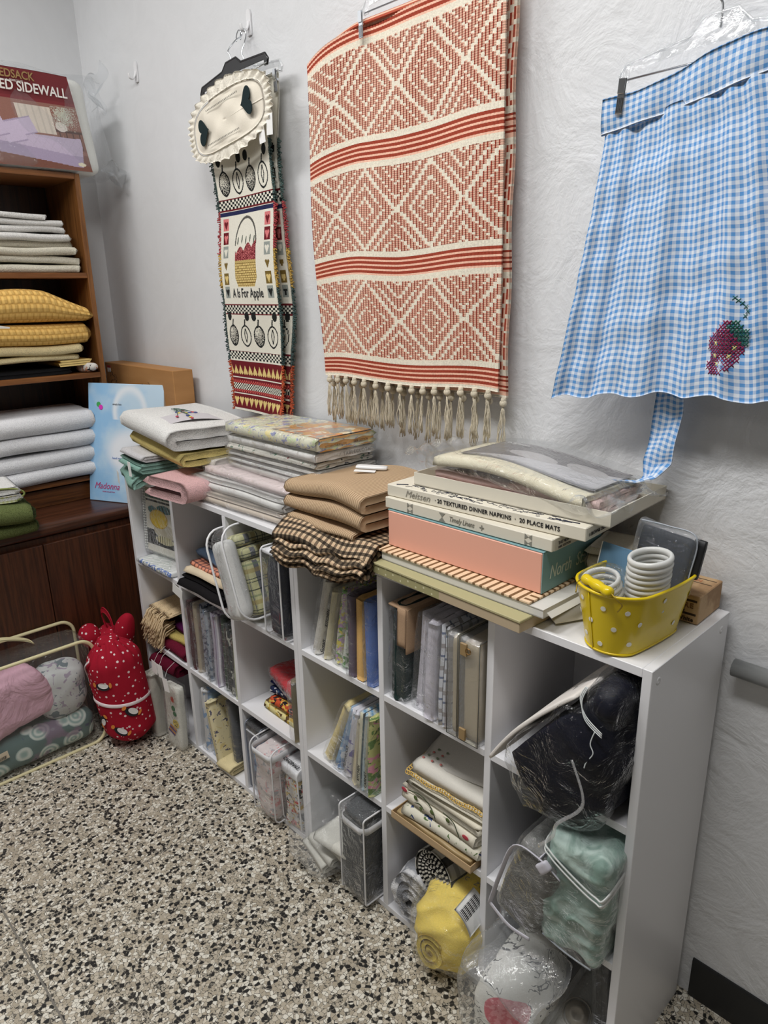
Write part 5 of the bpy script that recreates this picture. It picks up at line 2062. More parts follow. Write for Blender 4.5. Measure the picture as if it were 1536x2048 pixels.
build('piping', tube(frame(0.092, 0.325, 0.385), 0.0058, 8, closed=True), PIPM, r)
build('piping', tube(frame(-0.068, 0.325, 0.400), 0.0058, 8, closed=True), PIPM, r)
bagf = film('bag_vinyl', (240, 240, 235), 0.03, 9.0, 0.9, 0.04)
shell = rbox(0.158, 0.646, 0.385, 0.04, 20, 0.0025, 24, 3).T((0.012, 0, 0.001))
build('vinyl_shell', shell, bagf, r)
strap = sheet(lambda U, V: np.stack([0.0 + 0.030 * (U - 0.5), -0.13 + 0.30 * V, 0.394 + 0.050 * np.sin(V * PI) ** 0.7 + 0.0 * U], -1), 4, 30, 0.003)
build('strap', strap, PIPM, r)
pl9 = hard('paper_label', cuboid(0.0008, 0.062, 0.026, 0).T((0.0935, -0.01, 0.078), rx=0.12), plain('ivory_label', (214, 200, 176), 0.6), r)
bar = MD(np.zeros((0, 3)), [])
rs = random.Random(1)
y_ = -0.022
while y_ < 0.022:
    wd = rs.choice((0.0008, 0.0014, 0.002))
    bar = bar + cuboid(0.0004, wd, 0.011, 0, (0.0943, y_ - 0.008, 0.080 + (y_) * 0.12))
    y_ += wd + 0.0012
hard('barcode', bar, INK, pl9)['kind'] = 'stuff'
ply = rbox(0.135, 0.52, 0.185, 0.05, 44, 0.006, 18, 5).ridge(0.010, 17, 3).ridge(0.003, 50, 4)
ply.v[:, 2] += 0.12 * (-ply.v[:, 1]) * 0.3
pc = ply.T((0.0, 0, 0), rx=0.28).T((0.018, -0.045, 0.110))
o = solo('sheet_bundle', pc, PKS, 'pink folded sheet showing through the front of the cream-edged clear bag', 'sheet', CB)
o = solo('comforter', rbox(0.14, 0.62, 0.115, 0.045, 34, 0.004, 20, 8).ridge(0.004, 30, 5).T((0.012, -0.002, 0.006)), ROSE, 'grey-green rose print comforter along the bottom of the clear bag', 'comforter', CB)
FLW = blotch('white_floral', (216, 220, 218), ((120, 134, 140), (170, 160, 176)), 30.0, 0.60)
o = solo('comforter', rbox(0.13, 0.16, 0.19, 0.07, 26, 0.005, 26, 2).ridge(0.006, 34, 8).T((0.010, 0.225, 0.118)), FLW, 'whitish floral bedding at the right end of the clear bag', 'comforter', CB)

# red penguin bundle
g = G('red_dotted_flannel')
vv_ = g.voro(52, rnd=0.75)
dd = E(g, vv_.outputs['Distance']).lt(0.21)
c = g.mix(g.mix((156, 18, 40), (172, 28, 50), g.noise(10, 2)), (236, 214, 214), dd)
g.base(c)
g.rough(0.9, 0.2)
g.bump(g.noise(500, 2), 0.3, 0.001)
REDM = g.m


def gather(v):
    return v


def penguin(parent, cx, cy, cz, R, ang_, zc, tilt, s=1.0):
    """flat printed penguin laid on a cylinder of radius R"""
    def pl_(outline, c, off):
        pts = [((x * math.cos(tilt) - z_ * math.sin(tilt)) * s, (x * math.sin(tilt) + z_ * math.cos(tilt)) * s) for x, z_ in outline]
        vv = []
        n = len(pts)
        for lay in (0, 1):
            for x, z_ in pts:
                a = ang_ + x / R
                rr_ = R(zc + z_) if callable(R) else R
                rr_ += off + 0.0006 * lay
                vv.append((cx + math.cos(a) * rr_, cy + math.sin(a) * rr_, cz + zc + z_))
        return MD(vv, [tuple(range(n, 2 * n))] + [(k, (k + 1) % n, (k + 1) % n + n, k + n) for k in range(n)])
    el = lambda x0, z0, a, b, n=18: [(x0 + math.cos(2 * PI * k / n) * a, z0 + math.sin(2 * PI * k / n) * b) for k in range(n)]
    pg = hard('penguin_print', pl_(el(0, 0, 0.011, 0.019), None, 0.0012), plain('print_black', (26, 26, 34), 0.8), parent, 'printed penguin, black back')
    hard('belly', pl_(el(0.004, -0.002, 0.008, 0.014), None, 0.0020), plain('print_white', (232, 228, 226), 0.8), pg, 'white belly')
    hard('beak', pl_(el(0.002, 0.024, 0.007, 0.005), None, 0.0022), plain('print_orange', (226, 138, 60), 0.8), pg, 'orange beak')
    hard('feet', pl_(el(0.006, -0.021, 0.008, 0.0035), None, 0.0022), plain('print_orange', (226, 138, 60), 0.8), pg, 'orange feet')


def bundle(R, H, seed, nz=40, na=64, sq=1.0):
    prof = []
    v, f = [], []
    for j in range(nz + 1):
        t_ = j / nz
        z_ = H * t_
        k = min(1, (t_ / 0.16)) ** 0.5 if t_ < 0.16 else 1
        k2 = 1 - 0.62 * max(0, (t_ - 0.78) / 0.22) ** 2.2
        rr_ = R * max(0.02, k if j else 0.02) * k2
        for i in range(na):
            a = 2 * PI * i / na
            g_ = 1 + 0.10 * max(0, (t_ - 0.78) / 0.22) * math.sin(a * 14 + seed) + 0.015 * math.sin(a * 3 + t_ * 8 + seed)
            v.append((math.cos(a) * rr_ * g_, math.sin(a) * rr_ * g_ * sq, z_ + 0.01 * math.sin(a * 2 + seed) * t_))
    for j in range(nz):
        for i in range(na):
            i2 = (i + 1) % na
            f.append((j * na + i, j * na + i2, (j + 1) * na + i2, (j + 1) * na + i))
    f.append(tuple(range(na))[::-1])
    f.append(tuple(nz * na + i for i in range(na)))
    v = np.array(v)
    return MD(v, f, np.stack([v[:, 0], v[:, 2]], -1)).crumple(0.0016, 60, seed)


r = thing('cloth_bundle', 'red cotton bundle printed with white dots and penguins, tied with a white band', 'cloth bundle', (-0.822, -0.412, 0.002), 0, 0.10, -0.05)
build('body', bundle(0.088, 0.385, 2), REDM, r)
build('gathered_top', sellip(0.036, 0.034, 0.016, 0.8, 0.9, 36, 10, 0.004, 90, 3).T((0, 0, 0.382)), REDM, r)
BAND = plain('white_elastic', (230, 214, 216), 0.7)
ringp = [(math.cos(2 * PI * k / 48) * 0.0905, math.sin(2 * PI * k / 48) * 0.0905, 0.185 + 0.014 * math.cos(2 * PI * k / 48 + 2.2)) for k in range(48)]
build('white_band', tube(ringp, 0.0052, 8, closed=True, flat=(0.35, 1.2)), BAND, r)
arc = [(math.cos(a) * 0.0900, math.sin(a) * 0.0900, z_) for a, z_ in ((-2.3, 0.20), (-2.15, 0.25), (-1.95, 0.29), (-1.7, 0.325), (-1.4, 0.345))]
arc[-1] = (arc[-1][0] * 0.9, arc[-1][1] * 0.9, 0.348)
build('white_band', tube(smoothpath(arc, 6), 0.0045, 8, flat=(0.35, 1.2)), BAND, r)
for (a, zc, tl) in ((-0.95, 0.262, 1.45), (-1.45, 0.125, -0.7), (-0.20, 0.150, 0.8), (-0.75, 0.088, 0.9), (-2.2, 0.262, 0.5)):
    penguin(r, 0, 0, 0, 0.0895, a, zc, tl, 1.25)
r = thing('cloth_bundle', 'second red dotted bundle behind the white-banded one, its gathered corners sticking up', 'cloth bundle', (-0.965, -0.395, 0.002), 0.4, 0, 0.0)
build('body', bundle(0.074, 0.36, 9, sq=0.95), REDM, r)
for (dx, dy, h_, tl) in ((-0.045, -0.045, 0.045, -0.3), (0.055, 0.01, 0.085, 0.30)):
    build('gathered_corner', sellip(0.034, 0.034, h_, 0.9, 0.9, 30, 16, 0.003, 50, 3).T((0, 0, 0), ry=tl).T((dx, dy, 0.345)), REDM, r)
lp = sheet(lambda U, V: np.stack([0.01 + 0.03 * np.cos(V * PI * 1.3), -0.02 + 0.0 * U + 0.02 * V, 0.36 + 0.075 * np.sin(V * PI) + 0.018 * (U - 0.5)], -1), 4, 18, 0.004)
build('tie_loop', lp, plain('crimson_satin', (170, 20, 44), 0.5), r)

# ================================================================== linens in the cubes
S0, S1, S2 = 0.0168, 0.3148, 0.6128      # floors of the three rows


def upright(name, label, cat, x, yf, z, th, D, H, n, mat, lean=0.0, seed=1, pack='film', rz=0.0, group=None, card=None, cr=0.0018, jit=0.006):
    """folded cloth standing on edge, fold edges to the front; x is its middle"""
    lift = abs(math.sin(lean)) * th / 2
    r = thing(name, label, cat, (x, yf + D / 2, z + lift), rz, 0, lean, group)
    m = folded(H, D, th, n, seed, cr, 26, 0.92, 16, jit)
    m.T((0, D / 2, -th / 2)).T((0, 0, 0), ry=-PI / 2).T((0, 0, H / 2 + 0.0015))
    build('folded_cloth', m, mat, r)
    if pack == 'film':
        build('plastic_sleeve', rbox(th + 0.006, D + 0.008, H + 0.008, 0.008, 10, 0.0016, 60, seed).T((0, -0.001, 0.0)), FILM, r)
    elif pack == 'soft':
        build('plastic_sleeve', rbox(th + 0.010, D + 0.012, H + 0.010, 0.012, 12, 0.003, 50, seed).T((0, -0.002, 0.0)), FILM2, r)
    return r


def frontz(r, th, D, txt, size, mat, z0, xo=0.0, up=True, bold=0.0002):
    """lettering running up the front edge"""
    face_text(txt, size, (xo, -D / 2 - 0.006, z0), (0, 0, 1), (-1, 0, 0), mat, r, bold)


BLK = plain('black_print', (30, 30, 32), 0.6)
# ---------- far shelf, left column
def lemon(u, v):
    X = (u - 0.5) * 2
    Y = (0.5 - v) * 2
    W_, K, YL, YD, GR, TE, OC = [L3(c) for c in ((222, 218, 206), (34, 34, 32), (228, 196, 64), (196, 158, 40), (44, 78, 62), (62, 122, 128), (150, 140, 110))]
    c = np.tile(W_, (len(u), 1))
    c[Y > 0.86] = OC
    c[(Y < 0.80) & (Y > 0.70)] = GR
    c[(Y < 0.66) & (Y > 0.60)] = K
    lf = ((X - 0.25) / 0.5) ** 2 + ((Y - 0.42) / 0.13) ** 2 < 1
    lf2 = ((X + 0.55) / 0.3) ** 2 + ((Y - 0.34) / 0.12) ** 2 < 1
    c[lf | lf2] = TE
    c[(lf | lf2) & (np.sin(X * 30 + Y * 22) > 0.5)] = K
    lm = ((X + 0.15) / 0.62) ** 2 + ((Y - 0.08) / 0.30) ** 2 < 1
    c[lm] = YL
    c[lm & (((X + 0.15) / 0.62) ** 2 + ((Y - 0.08) / 0.30) ** 2 > 0.82)] = YD
    bw = (((X - 0.25) / 0.75) ** 2 + ((Y + 0.28) / 0.24) ** 2 < 1) & ~lm
    c[bw] = L3((198, 190, 168))
    c[(Y < -0.30) & (Y > -0.78) & ~bw] = K
    sl = ((X - 0.2) / 0.62) ** 2 + ((Y + 0.56) / 0.13) ** 2 < 1
    c[sl] = L3((206, 198, 160))
    c[sl & (np.sin(X * 40) > 0.8)] = K
    return c


r = thing('packed_towel', 'lemon-printed kitchen towel set in clear plastic, standing in the top left cube', 'packed towel', (-0.792, -0.232, S2 + 0.022), 0.12, -0.06)
build('towel', rbox(0.19, 0.035, 0.235, 0.012, 12, 0.001, 40, 3), cloth('white_waffle', (228, 226, 216), 300.0), r)
build('printed_front', sheet(lambda U, V: np.stack([-0.080 + 0.165 * U, -0.0195 + 0 * U, 0.226 - 0.215 * V], -1), 100, 130, 0.001, (0.165, 0.21), lemon), painted('printed_towel', 0.9, 0.3, 500.0), r)
bd = MD(np.zeros((0, 3)), [])
for k in range(24):
    for q in range(3):
        bd = bd + sellip(0.0032, 0.0032, 0.0036, 1, 1, 8, 5).T((-0.092 + 0.0055 * q - 0.004, -0.018 - 0.003 * (q % 2), 0.012 + k * 0.0092))
o = build('bubble_edge', bd, plain('bubble_white', (216, 218, 214), 0.2), r)
o['kind'] = 'stuff'
build('plastic_sleeve', rbox(0.208, 0.050, 0.246, 0.012, 12, 0.002, 50, 3), FILM, r)
r = thing('packed_towel', 'white towel pack with green line pattern lying under the lemon towel set', 'packed towel', (-0.752, -0.208, S2 + 0.001), 0.02)
g = G('green_line_print')
u, v, w = g.xyz('Object')
wv1 = ((v * 60.0 + (u * 40.0).sin() * 0.25).fr() - 0.5).ab().lt(0.13) * (v + u * 0.3).gt(-0.02)
wv2 = ((u * 55.0 - v * 30.0).fr() - 0.5).ab().lt(0.06) * (v * 1.0 + u * 0.6).lt(-0.03)
g.base(g.mix(g.mix((232, 232, 230), (52, 124, 96), wv1.mx(wv2)), (88, 120, 190), v.lt(-0.092) * g.noise(70, 2).gt(0.52)))
g.rough(0.85)
build('folded_cloth', rbox(0.215, 0.20, 0.018, 0.007, 12, 0.0008, 40, 5), g.m, r)
build('plastic_sleeve', rbox(0.222, 0.212, 0.0195, 0.008, 12, 0.0012, 60, 6), FILM, r)

r = thing('fringed_throw', 'folded crocheted throw in cream, teal, purple and maroon, left column middle cube', 'throw blanket', (-0.762, -0.165, S1 + 0.001))
for i, (c, nm, h, zz) in enumerate((((110, 28, 50), 'maroon', 0.030, 0.0), ((206, 186, 110), 'mustard', 0.024, 0.031), ((92, 30, 84), 'purple', 0.026, 0.056), ((84, 122, 124), 'teal', 0.030, 0.083))):
    build('folded_layer', folded(0.25, 0.25 - 0.02 * i, h, 2, 90 + i, 0.006, 26, 0.95, 14, 0.02).T((0.004 * i, 0.125, zz)), terry('yarn_' + nm, c), r, label=nm + ' yarn layer')
fr_ = MD(np.zeros((0, 3)), [])
rs = random.Random(21)
for k in range(150):
    x0 = -0.125 + rs.random() * 0.125
    z0 = rs.uniform(0.05, 0.125)
    pts = [(x0, -0.105 + rs.random() * .03, z0)]
    dx = rs.uniform(-0.3, 0.35)
    for q in range(1, 6):
        pts.append((x0 + dx * q * 0.009, -0.115 - 0.006 * q + rs.uniform(-.003, .003), z0 + 0.004 - q * 0.0125 + rs.uniform(-.002, .002)))
    fr_ = fr_ + tube(pts, 0.0023, 5)
o = build('cream_fringe', fr_, terry('cream_yarn_fringe', (232, 206, 166)), r)
o['kind'] = 'stuff'
build('cream_edge', sheet(lambda U, V: np.stack([-0.125 + 0.15 * U, -0.11 + 0.14 * V, 0.118 + 0.006 * np.sin(U * 20) + 0 * V + 0.012 * V], -1), 14, 10, 0.006), terry('cream_yarn_fringe', (232, 206, 166)), r)
for (x, z_, a, y_) in ((-0.735, 0.262, 0.05, -0.352), (-0.682, 0.268, -0.12, -0.356), (-0.642, 0.235, -0.22, -0.360)):
    tg = cuboid(0.036, 0.0008, 0.046, 0.0006)
    o = solo('price_tag', tg + tube([(0, 0, 0.044), (0.004, 0.015, 0.072), (0.0, 0.045, 0.085)], 0.0006, 5), PAPER, {-0.735: 'white price tag hanging left below the fringed throw', -0.682: 'white price tag in the middle below the fringed throw', -0.642: 'white price tag hanging right, lowest of the three tags'}[x], 'tag', (x, y_, z_), 0, 0, a, smooth=False)
solo('folded_cloth', folded(0.15, 0.20, 0.045, 2, 96, 0.005, 30, 0.9, 12, 0.02), terry('wine_yarn', (98, 22, 44)), 'wine red knitted cloth lying on the packs in the bottom left cube', 'cloth', (-0.775, -0.130, 0.246), 0.1)
upright('packed_tablecloth', 'stone-coloured cloth pack standing on the floor at the bottom left cube', 'packed tablecloth', -0.785, -0.362, 0.0008, 0.050, 0.055, 0.232, 3, cloth('stone_cloth', (206, 202, 190), 700.0), -0.04, 97, rz=0.2)
r = thing('packed_towel', 'white towel with a printed flower and spotted caterpillar, standing at the bottom left cube', 'packed towel', (-0.668, -0.330, 0.001), 0.12, -0.03)
build('folded_cloth', rbox(0.082, 0.030, 0.235, 0.010, 12, 0.001, 40, 3), cloth('white_ribbed', (228, 226, 216), 300.0), r)


def disc(x, z_, a, b, y=-0.0158, n=20, spikes=0):
    pts = []
    for k in range(n):
        t_ = 2 * PI * k / n
        f_ = 1 if not spikes else (1.25 if k % 2 else 0.7)
        pts.append((x + math.cos(t_) * a * f_, z_ + math.sin(t_) * b * f_))
    m = prism(pts, 0.0005)
    m.v = np.stack([m.v[:, 0], y - m.v[:, 2], m.v[:, 1]], -1)
    return m


hard('print_flower', disc(0.008, 0.188, 0.009, 0.010, n=20, spikes=1), plain('print_coral', (206, 84, 62), 0.8), r)
hard('print_leaf', disc(0.010, 0.155, 0.010, 0.010) , plain('print_green', (24, 110, 66), 0.8), r)
hard('print_leaf', disc(0.016, 0.136, 0.010, 0.008), plain('print_green', (24, 110, 66), 0.8), r)
hard('print_body', disc(0.018, 0.100, 0.017, 0.015), plain('print_yellow', (222, 196, 92), 0.8), r)
for (a, b) in ((0.010, 0.104), (0.020, 0.108), (0.026, 0.100), (0.014, 0.093), (0.023, 0.092)):
    hard('print_spot', disc(a, b, 0.0024, 0.0026, -0.0164, 10), BLK, r)
for k, c in enumerate(((206, 140, 60), (92, 60, 120), (206, 140, 60), (92, 60, 120))):
    hard('print_stripe', cuboid(0.036, 0.0006, 0.006, 0).T((0.002 - 0.004 * k, -0.0164, 0.078 - k * 0.0075), ry=0.35), plain('print_%d' % c[0], c, 0.8), r)
build('plastic_sleeve', rbox(0.092, 0.040, 0.244, 0.010, 10, 0.0015, 50, 9), FILM, r)

# ---------- far shelf, middle column
solo('folded_cloth', folded(0.24, 0.27, 0.040, 3, 101, 0.004, 26, 0.9, 16, 0.03).T((0, 0.0, 0)), cloth('black_linen', (24, 22, 24), 400.0, 0.5), 'black folded cloth, lowest under the slate blue and cream cloths', 'cloth', (-0.445, -0.050, S2 + 0.001), 0.02)
solo('price_tag', cuboid(0.050, 0.0008, 0.036, 0.0005), PAPER, 'white price card hanging in front of the black folded cloth', 'tag', (-0.560, -0.328, S2 - 0.022), 0.1, 0.1, 0.35, smooth=False)
solo('folded_cloth', folded(0.235, 0.26, 0.024, 2, 102, 0.003, 26, 0.9, 14, 0.02), cloth('cream_cotton', (232, 214, 184), 700.0), 'cream folded cloth between the black and the slate blue cloths', 'cloth', (-0.450, -0.045, S2 + 0.0425), 0.05)
solo('folded_cloth', folded(0.23, 0.24, 0.010, 2, 103, 0.003, 26, 0.9, 14, 0.02), plaid('peach_check', (226, 150, 122), (((60, 50, 60), 0.0, 0.3, 0.7),), (((60, 50, 60), 0.0, 0.3, 0.7),), 0.02), 'thin peach and dark checked napkins under the slate blue cloth', 'napkins', (-0.445, -0.045, S2 + 0.068), 0.02)
solo('folded_cloth', folded(0.225, 0.235, 0.024, 2, 104, 0.004, 26, 0.9, 14, 0.03), cloth('slate_blue_cloth', (104, 122, 148), 700.0), 'slate blue folded cloth in the top middle cube of the far shelf', 'cloth', (-0.440, -0.045, S2 + 0.080), -0.12)
solo('folded_cloth', folded(0.22, 0.20, 0.018, 2, 105, 0.003, 26, 0.9, 14), plaid('navy_white_check', (226, 226, 226), (((30, 34, 54), 0.0, 0.5, 0.7),), (((30, 34, 54), 0.0, 0.5, 0.7),), 0.012), 'navy and white checked cloth at the back above the slate blue one', 'cloth', (-0.455, -0.020, S2 + 0.1055), 0.0)
GU = 'packs standing in the middle cube of the far shelf'
mid = [
    (-0.578, 0.020, 0.238, cloth('maroon_cotton', (86, 50, 54), 700.0), 'maroon cloth pack, leftmost standing pack in the middle cube of the far shelf'),
    (-0.547, 0.024, 0.236, cloth('putty_cotton', (184, 170, 148), 700.0), 'putty-coloured cloth pack right of the maroon one'),
    (-0.512, 0.026, 0.240, blotch('navy_scroll', (176, 182, 194), ((52, 66, 92),), 60.0, 0.5), 'navy scroll-printed cloth pack next to the putty one'),
    (-0.478, 0.026, 0.236, blotch('grey_scroll', (168, 174, 184), ((96, 108, 126),), 66.0, 0.52), 'grey-blue scroll-printed pack between the navy and lilac packs'),
    (-0.435, 0.038, 0.238, stripes('lilac_stripe', ((198, 192, 208), (110, 92, 120), (236, 232, 238), (142, 124, 150)), 0.034, ((0.1, 0.3), (0.38, 0.5), (0.62, 0.74)), 1), 'lilac and plum striped cloth pack in the far shelf'),
    (-0.390, 0.028, 0.240, plaid('forest_plaid', (58, 74, 62), (((160, 170, 150), 0.1, 0.2, 0.6),), (((24, 34, 30), 0.4, 0.8, 0.6),), 0.024), 'dark green plaid pack right of the lilac one'),
    (-0.354, 0.024, 0.232, blotch('charcoal_leaf', (70, 74, 76), ((186, 186, 176), (34, 40, 40)), 40.0, 0.6), 'charcoal leaf-printed pack near the right side of the middle cube'),
    (-0.328, 0.014, 0.215, cloth('pale_green_cotton', (196, 200, 170), 700.0), 'thin pale green pack against the right divider of the middle cube')]
for i, (x, th, H, m, lb) in enumerate(mid):
    upright('packed_cloth', lb, 'packed cloth', x, -0.292 + 0.003 * (i % 3), S1, th, 0.20, H, 3 if th > 0.02 else 2, m, 0.012, 110 + i, 'film', group=GU)
upright('packed_cloth', 'clear-bagged white cloth with pale blue print, left in the bottom middle cube', 'packed cloth', -0.560, -0.285, S0, 0.036, 0.20, 0.225, 3, blotch('white_blue_print', (226, 226, 226), ((132, 164, 204),), 26.0, 0.60), 0.05, 121, 'soft')
upright('packed_cloth', 'light blue cloth pack with cream edge in the bottom middle cube', 'packed cloth', -0.515, -0.280, S0, 0.026, 0.19, 0.228, 2, cloth('dusty_blue', (124, 154, 190), 700.0), -0.03, 122, 'film')
upright('quilted_cloth', 'pale yellow quilted cloth leaning in the bottom middle cube', 'cloth', -0.462, -0.300, S0, 0.030, 0.18, 0.210, 3, blotch('yellow_quilt', (234, 222, 180), ((214, 196, 140), (92, 90, 110)), 50.0, 0.62), -0.20, 123, None)
solo('folded_cloth', folded(0.07, 0.17, 0.028, 2, 124, 0.004, 30, 0.9, 10), cloth('butter_cotton', (236, 220, 172), 600.0, 0.6), 'small butter yellow roll lying at the foot of the quilted cloth', 'cloth', (-0.425, -0.140, S0 + 0.001), 0.05)
upright('packed_cloth', 'dark grey cloth pack behind the yellow quilted one', 'packed cloth', -0.398, -0.270, S0, 0.028, 0.20, 0.238, 2, cloth('pewter_cotton', (98, 100, 104), 600.0), -0.08, 125, 'film')
upright('packed_cloth', 'black cloth pack at the right divider of the bottom middle cube', 'packed cloth', -0.345, -0.262, S0, 0.022, 0.20, 0.236, 2, cloth('black_linen', (24, 22, 24), 400.0, 0.5), 0.0, 126, 'film')

# ---------- far shelf, right column
WPIPE = plain('white_vinyl_piping', (226, 226, 228), 0.4)


def zipbag(name, label, cat, loc, rz, W, D, H, inner, pipe_m=WPIPE, r_=0.03, lean=0.0, rx=0.0, film_m=None, band=0.0, band_m=None, rim=0.0026):
    r = thing(name, label, cat, loc, rz, rx, lean)
    for i, (nm, m, mt) in enumerate(inner):
        build(nm, m, mt, r)
    build('vinyl_shell', rbox(W, D, H, r_, 14, 0.0018, 30, int(W * 1000)), film_m or FILM, r)
    for x in (-W / 2, W / 2):
        pts = []
        for (cy, cz, a0) in ((D / 2 - r_, r_, -PI / 2), (D / 2 - r_, H - r_, 0), (-D / 2 + r_, H - r_, PI / 2), (-D / 2 + r_, r_, PI)):
            for k in range(6):
                a = a0 + k * PI / 2 / 5
                pts.append((x * 0.97, (cy + math.cos(a) * r_) * 0.985, (cz + math.sin(a) * r_) * 0.985 + 0.002))
        build('piping', tube(pts, rim * 0.85, 7, closed=True), pipe_m, r)
    if band:
        q = []
        for (cx, cy, a0) in ((W / 2 - .02, D / 2 - .02, 0), (-W / 2 + .02, D / 2 - .02, PI / 2), (-W / 2 + .02, -D / 2 + .02, PI), (W / 2 - .02, -D / 2 + .02, 1.5 * PI)):
            for k in range(5):
                a = a0 + k * PI / 2 / 4
                q.append((cx + math.cos(a) * .0195, cy + math.sin(a) * .0195, band))
        build('zip', tube(q, 0.005, 6, closed=True, flat=(0.3, 2.2)), band_m or WPIPE, r)
    return r


PLD = plaid('green_navy_plaid', (196, 194, 150), (((58, 66, 60), 0.04, 0.07, 0.9), ((58, 66, 60), 0.12, 0.15, 0.9), ((78, 82, 106), 0.38, 0.56, 0.85), ((150, 128, 66), 0.64, 0.80, 0.6), ((44, 54, 50), 0.84, 0.87, 0.9)),
            (((44, 54, 50), 0.06, 0.09, 0.85), ((44, 54, 50), 0.16, 0.19, 0.85), ((160, 136, 70), 0.36, 0.50, 0.55), ((110, 130, 100), 0.60, 0.66, 0.6), ((40, 50, 48), 0.80, 0.84, 0.85)), 0.085)
inner = []
zz = 0.008
for k, h in enumerate((0.150, 0.036, 0.034)):
    m = rbox(0.082 - 0.012 * (k == 2), 0.150, h, 0.016, 14, 0.002, 30, 4 + k).T((0.001 - 0.005 * (k == 2), 0.022, zz))
    inner.append(('plaid_fold', m, PLD))
    zz += h + 0.002
inner.append(('white_lining', rbox(0.078, 0.048, 0.215, 0.02, 14, 0.003, 30, 2).T((0, -0.078, 0.012)), cloth('white_lining', (224, 224, 222), 600.0, 0.3)))
zipbag('blanket_bag', 'clear white-piped bag holding a green and navy plaid blanket', 'blanket bag', (-0.188, -0.250, S2 + 0.0165), 0.0, 0.088, 0.215, 0.262, inner, r_=0.05, lean=-0.34, rim=0.0036)
NAVY = cloth('midnight_navy', (28, 32, 50), 500.0, 0.5, 0.25)
zipbag('blanket_bag', 'clear bag of midnight navy cloth beside the plaid blanket bag', 'blanket bag', (-0.068, -0.215, S2 + 0.003), -0.03, 0.082, 0.20, 0.245,
       [('folded_cloth', rbox(0.070, 0.185, 0.215, 0.018, 16, 0.002, 40, 6).ridge(0.002, 60, 2).T((0, 0, 0.006)), NAVY), ('top_panel', rbox(0.078, 0.195, 0.012, 0.005, 6).T((0, 0, 0.229)), WPIPE)], r_=0.012, rx=0.0)
cols = [((236, 226, 170), 'pale yellow print', 0.022, blotch('yellow_brown_print', (238, 226, 160), ((206, 170, 60), (96, 70, 40)), 30.0, 0.57)), ((0, 0, 0), 'orange and black print', 0.020, blotch('orange_black_print', (206, 84, 48), ((30, 28, 34), (236, 196, 90)), 30.0, 0.54)),
        ((0, 0, 0), 'navy and sky blue print', 0.022, blotch('navy_sky_print', (30, 40, 78), ((110, 170, 214), (226, 226, 226)), 26.0, 0.57)), ((0, 0, 0), 'deep navy', 0.016, cloth('deep_navy', (28, 32, 78), 600.0))]
z = S1 + 0.001
for i, (c, nm, h, m) in enumerate(cols):
    solo('folded_cloth', folded(0.17, 0.22 - 0.008 * i, h, 2, 131 + i, 0.005, 26, 0.92, 12, 0.03), m, nm + ' cotton cloth in the colourful far-shelf pile, ' + ('lowest', 'second up', 'third up', 'fourth up')[i], 'cloth', (-0.135 + 0.006 * (i % 2), -0.060 + 0.004 * i, z), 0.05 * ((i * 2) % 3 - 1), ry=-0.04 * (i > 1))
    z += h + 0.004
r = thing('packed_cloth', 'bright red shiny cloth pack on top of the colourful pile', 'packed cloth', (-0.120, -0.165, z + 0.002), -0.15, 0, 0.10)
build('folded_cloth', folded(0.15, 0.19, 0.034, 2, 136, 0.003, 26, 0.92, 12).T((0, 0.095, 0)), cloth('bright_red', (206, 36, 48), 600.0, 0.3), r)
build('plastic_sleeve', sleeve(0.158, 0.20, 0.034, 7), FILM, r)
solo('folded_cloth', folded(0.16, 0.16, 0.030, 2, 137, 0.006, 26, 0.9, 12), blotch('maroon_cream', (112, 40, 46), ((222, 210, 190), (34, 28, 30)), 22.0, 0.58), 'maroon and cream printed cloth leaning behind the red pack', 'cloth', (-0.115, -0.020, z + 0.045), 0.1, 0.25, 0.1)
upright('packed_cloth', 'olive brown cloth pack in crinkled film at the right of the colourful pile', 'packed cloth', -0.033, -0.298, S1, 0.022, 0.19, 0.180, 2, cloth('olive_brown', (118, 104, 70), 500.0), 0.0, 138, 'soft')
DBL = blotch('blue_stripe_cloth', (58, 76, 132), ((112, 160, 206), (34, 42, 80)), 16.0, 0.55)
zipbag('blanket_bag', 'bag with black zip top and blue bedding, bottom right cube of the far shelf', 'blanket bag', (-0.255, -0.195, S0 + 0.004), 0.0, 0.075, 0.19, 0.240,
       [('folded_cloth', rbox(0.060, 0.175, 0.185, 0.02, 14, 0.003, 30, 5).ridge(0.002, 50, 3).T((0, 0, 0.006)), DBL), ('black_top', rbox(0.072, 0.185, 0.018, 0.006, 6).T((0, 0, 0.216)), BLK), ('white_stripe', rbox(0.0735, 0.1865, 0.004, 0.002, 4).T((0, 0, 0.208)), WPIPE)],
       pipe_m=plain('clear_piping2', (130, 136, 150), 0.3), r_=0.014, lean=0.0, rx=0.02, rim=0.0022)
PNF = blotch('pink_white_floral', (232, 220, 218), ((214, 160, 160), (176, 176, 180)), 44.0, 0.60)
zipbag('blanket_bag', 'bag of white bedding with tiny pink flowers and a white zip band', 'blanket bag', (-0.160, -0.228, S0 + 0.003), 0.05, 0.098, 0.21, 0.250,
       [('folded_cloth', rbox(0.092, 0.203, 0.222, 0.024, 22, 0.004, 30, 7).ridge(0.003, 50, 4).T((0, 0, 0.006)), PNF)], r_=0.022, lean=0.03, rx=0.03, band=0.222)
CARD = blotch('red_bird_print', (222, 220, 216), ((196, 52, 56), (44, 44, 46), (206, 180, 120)), 40.0, 0.57)
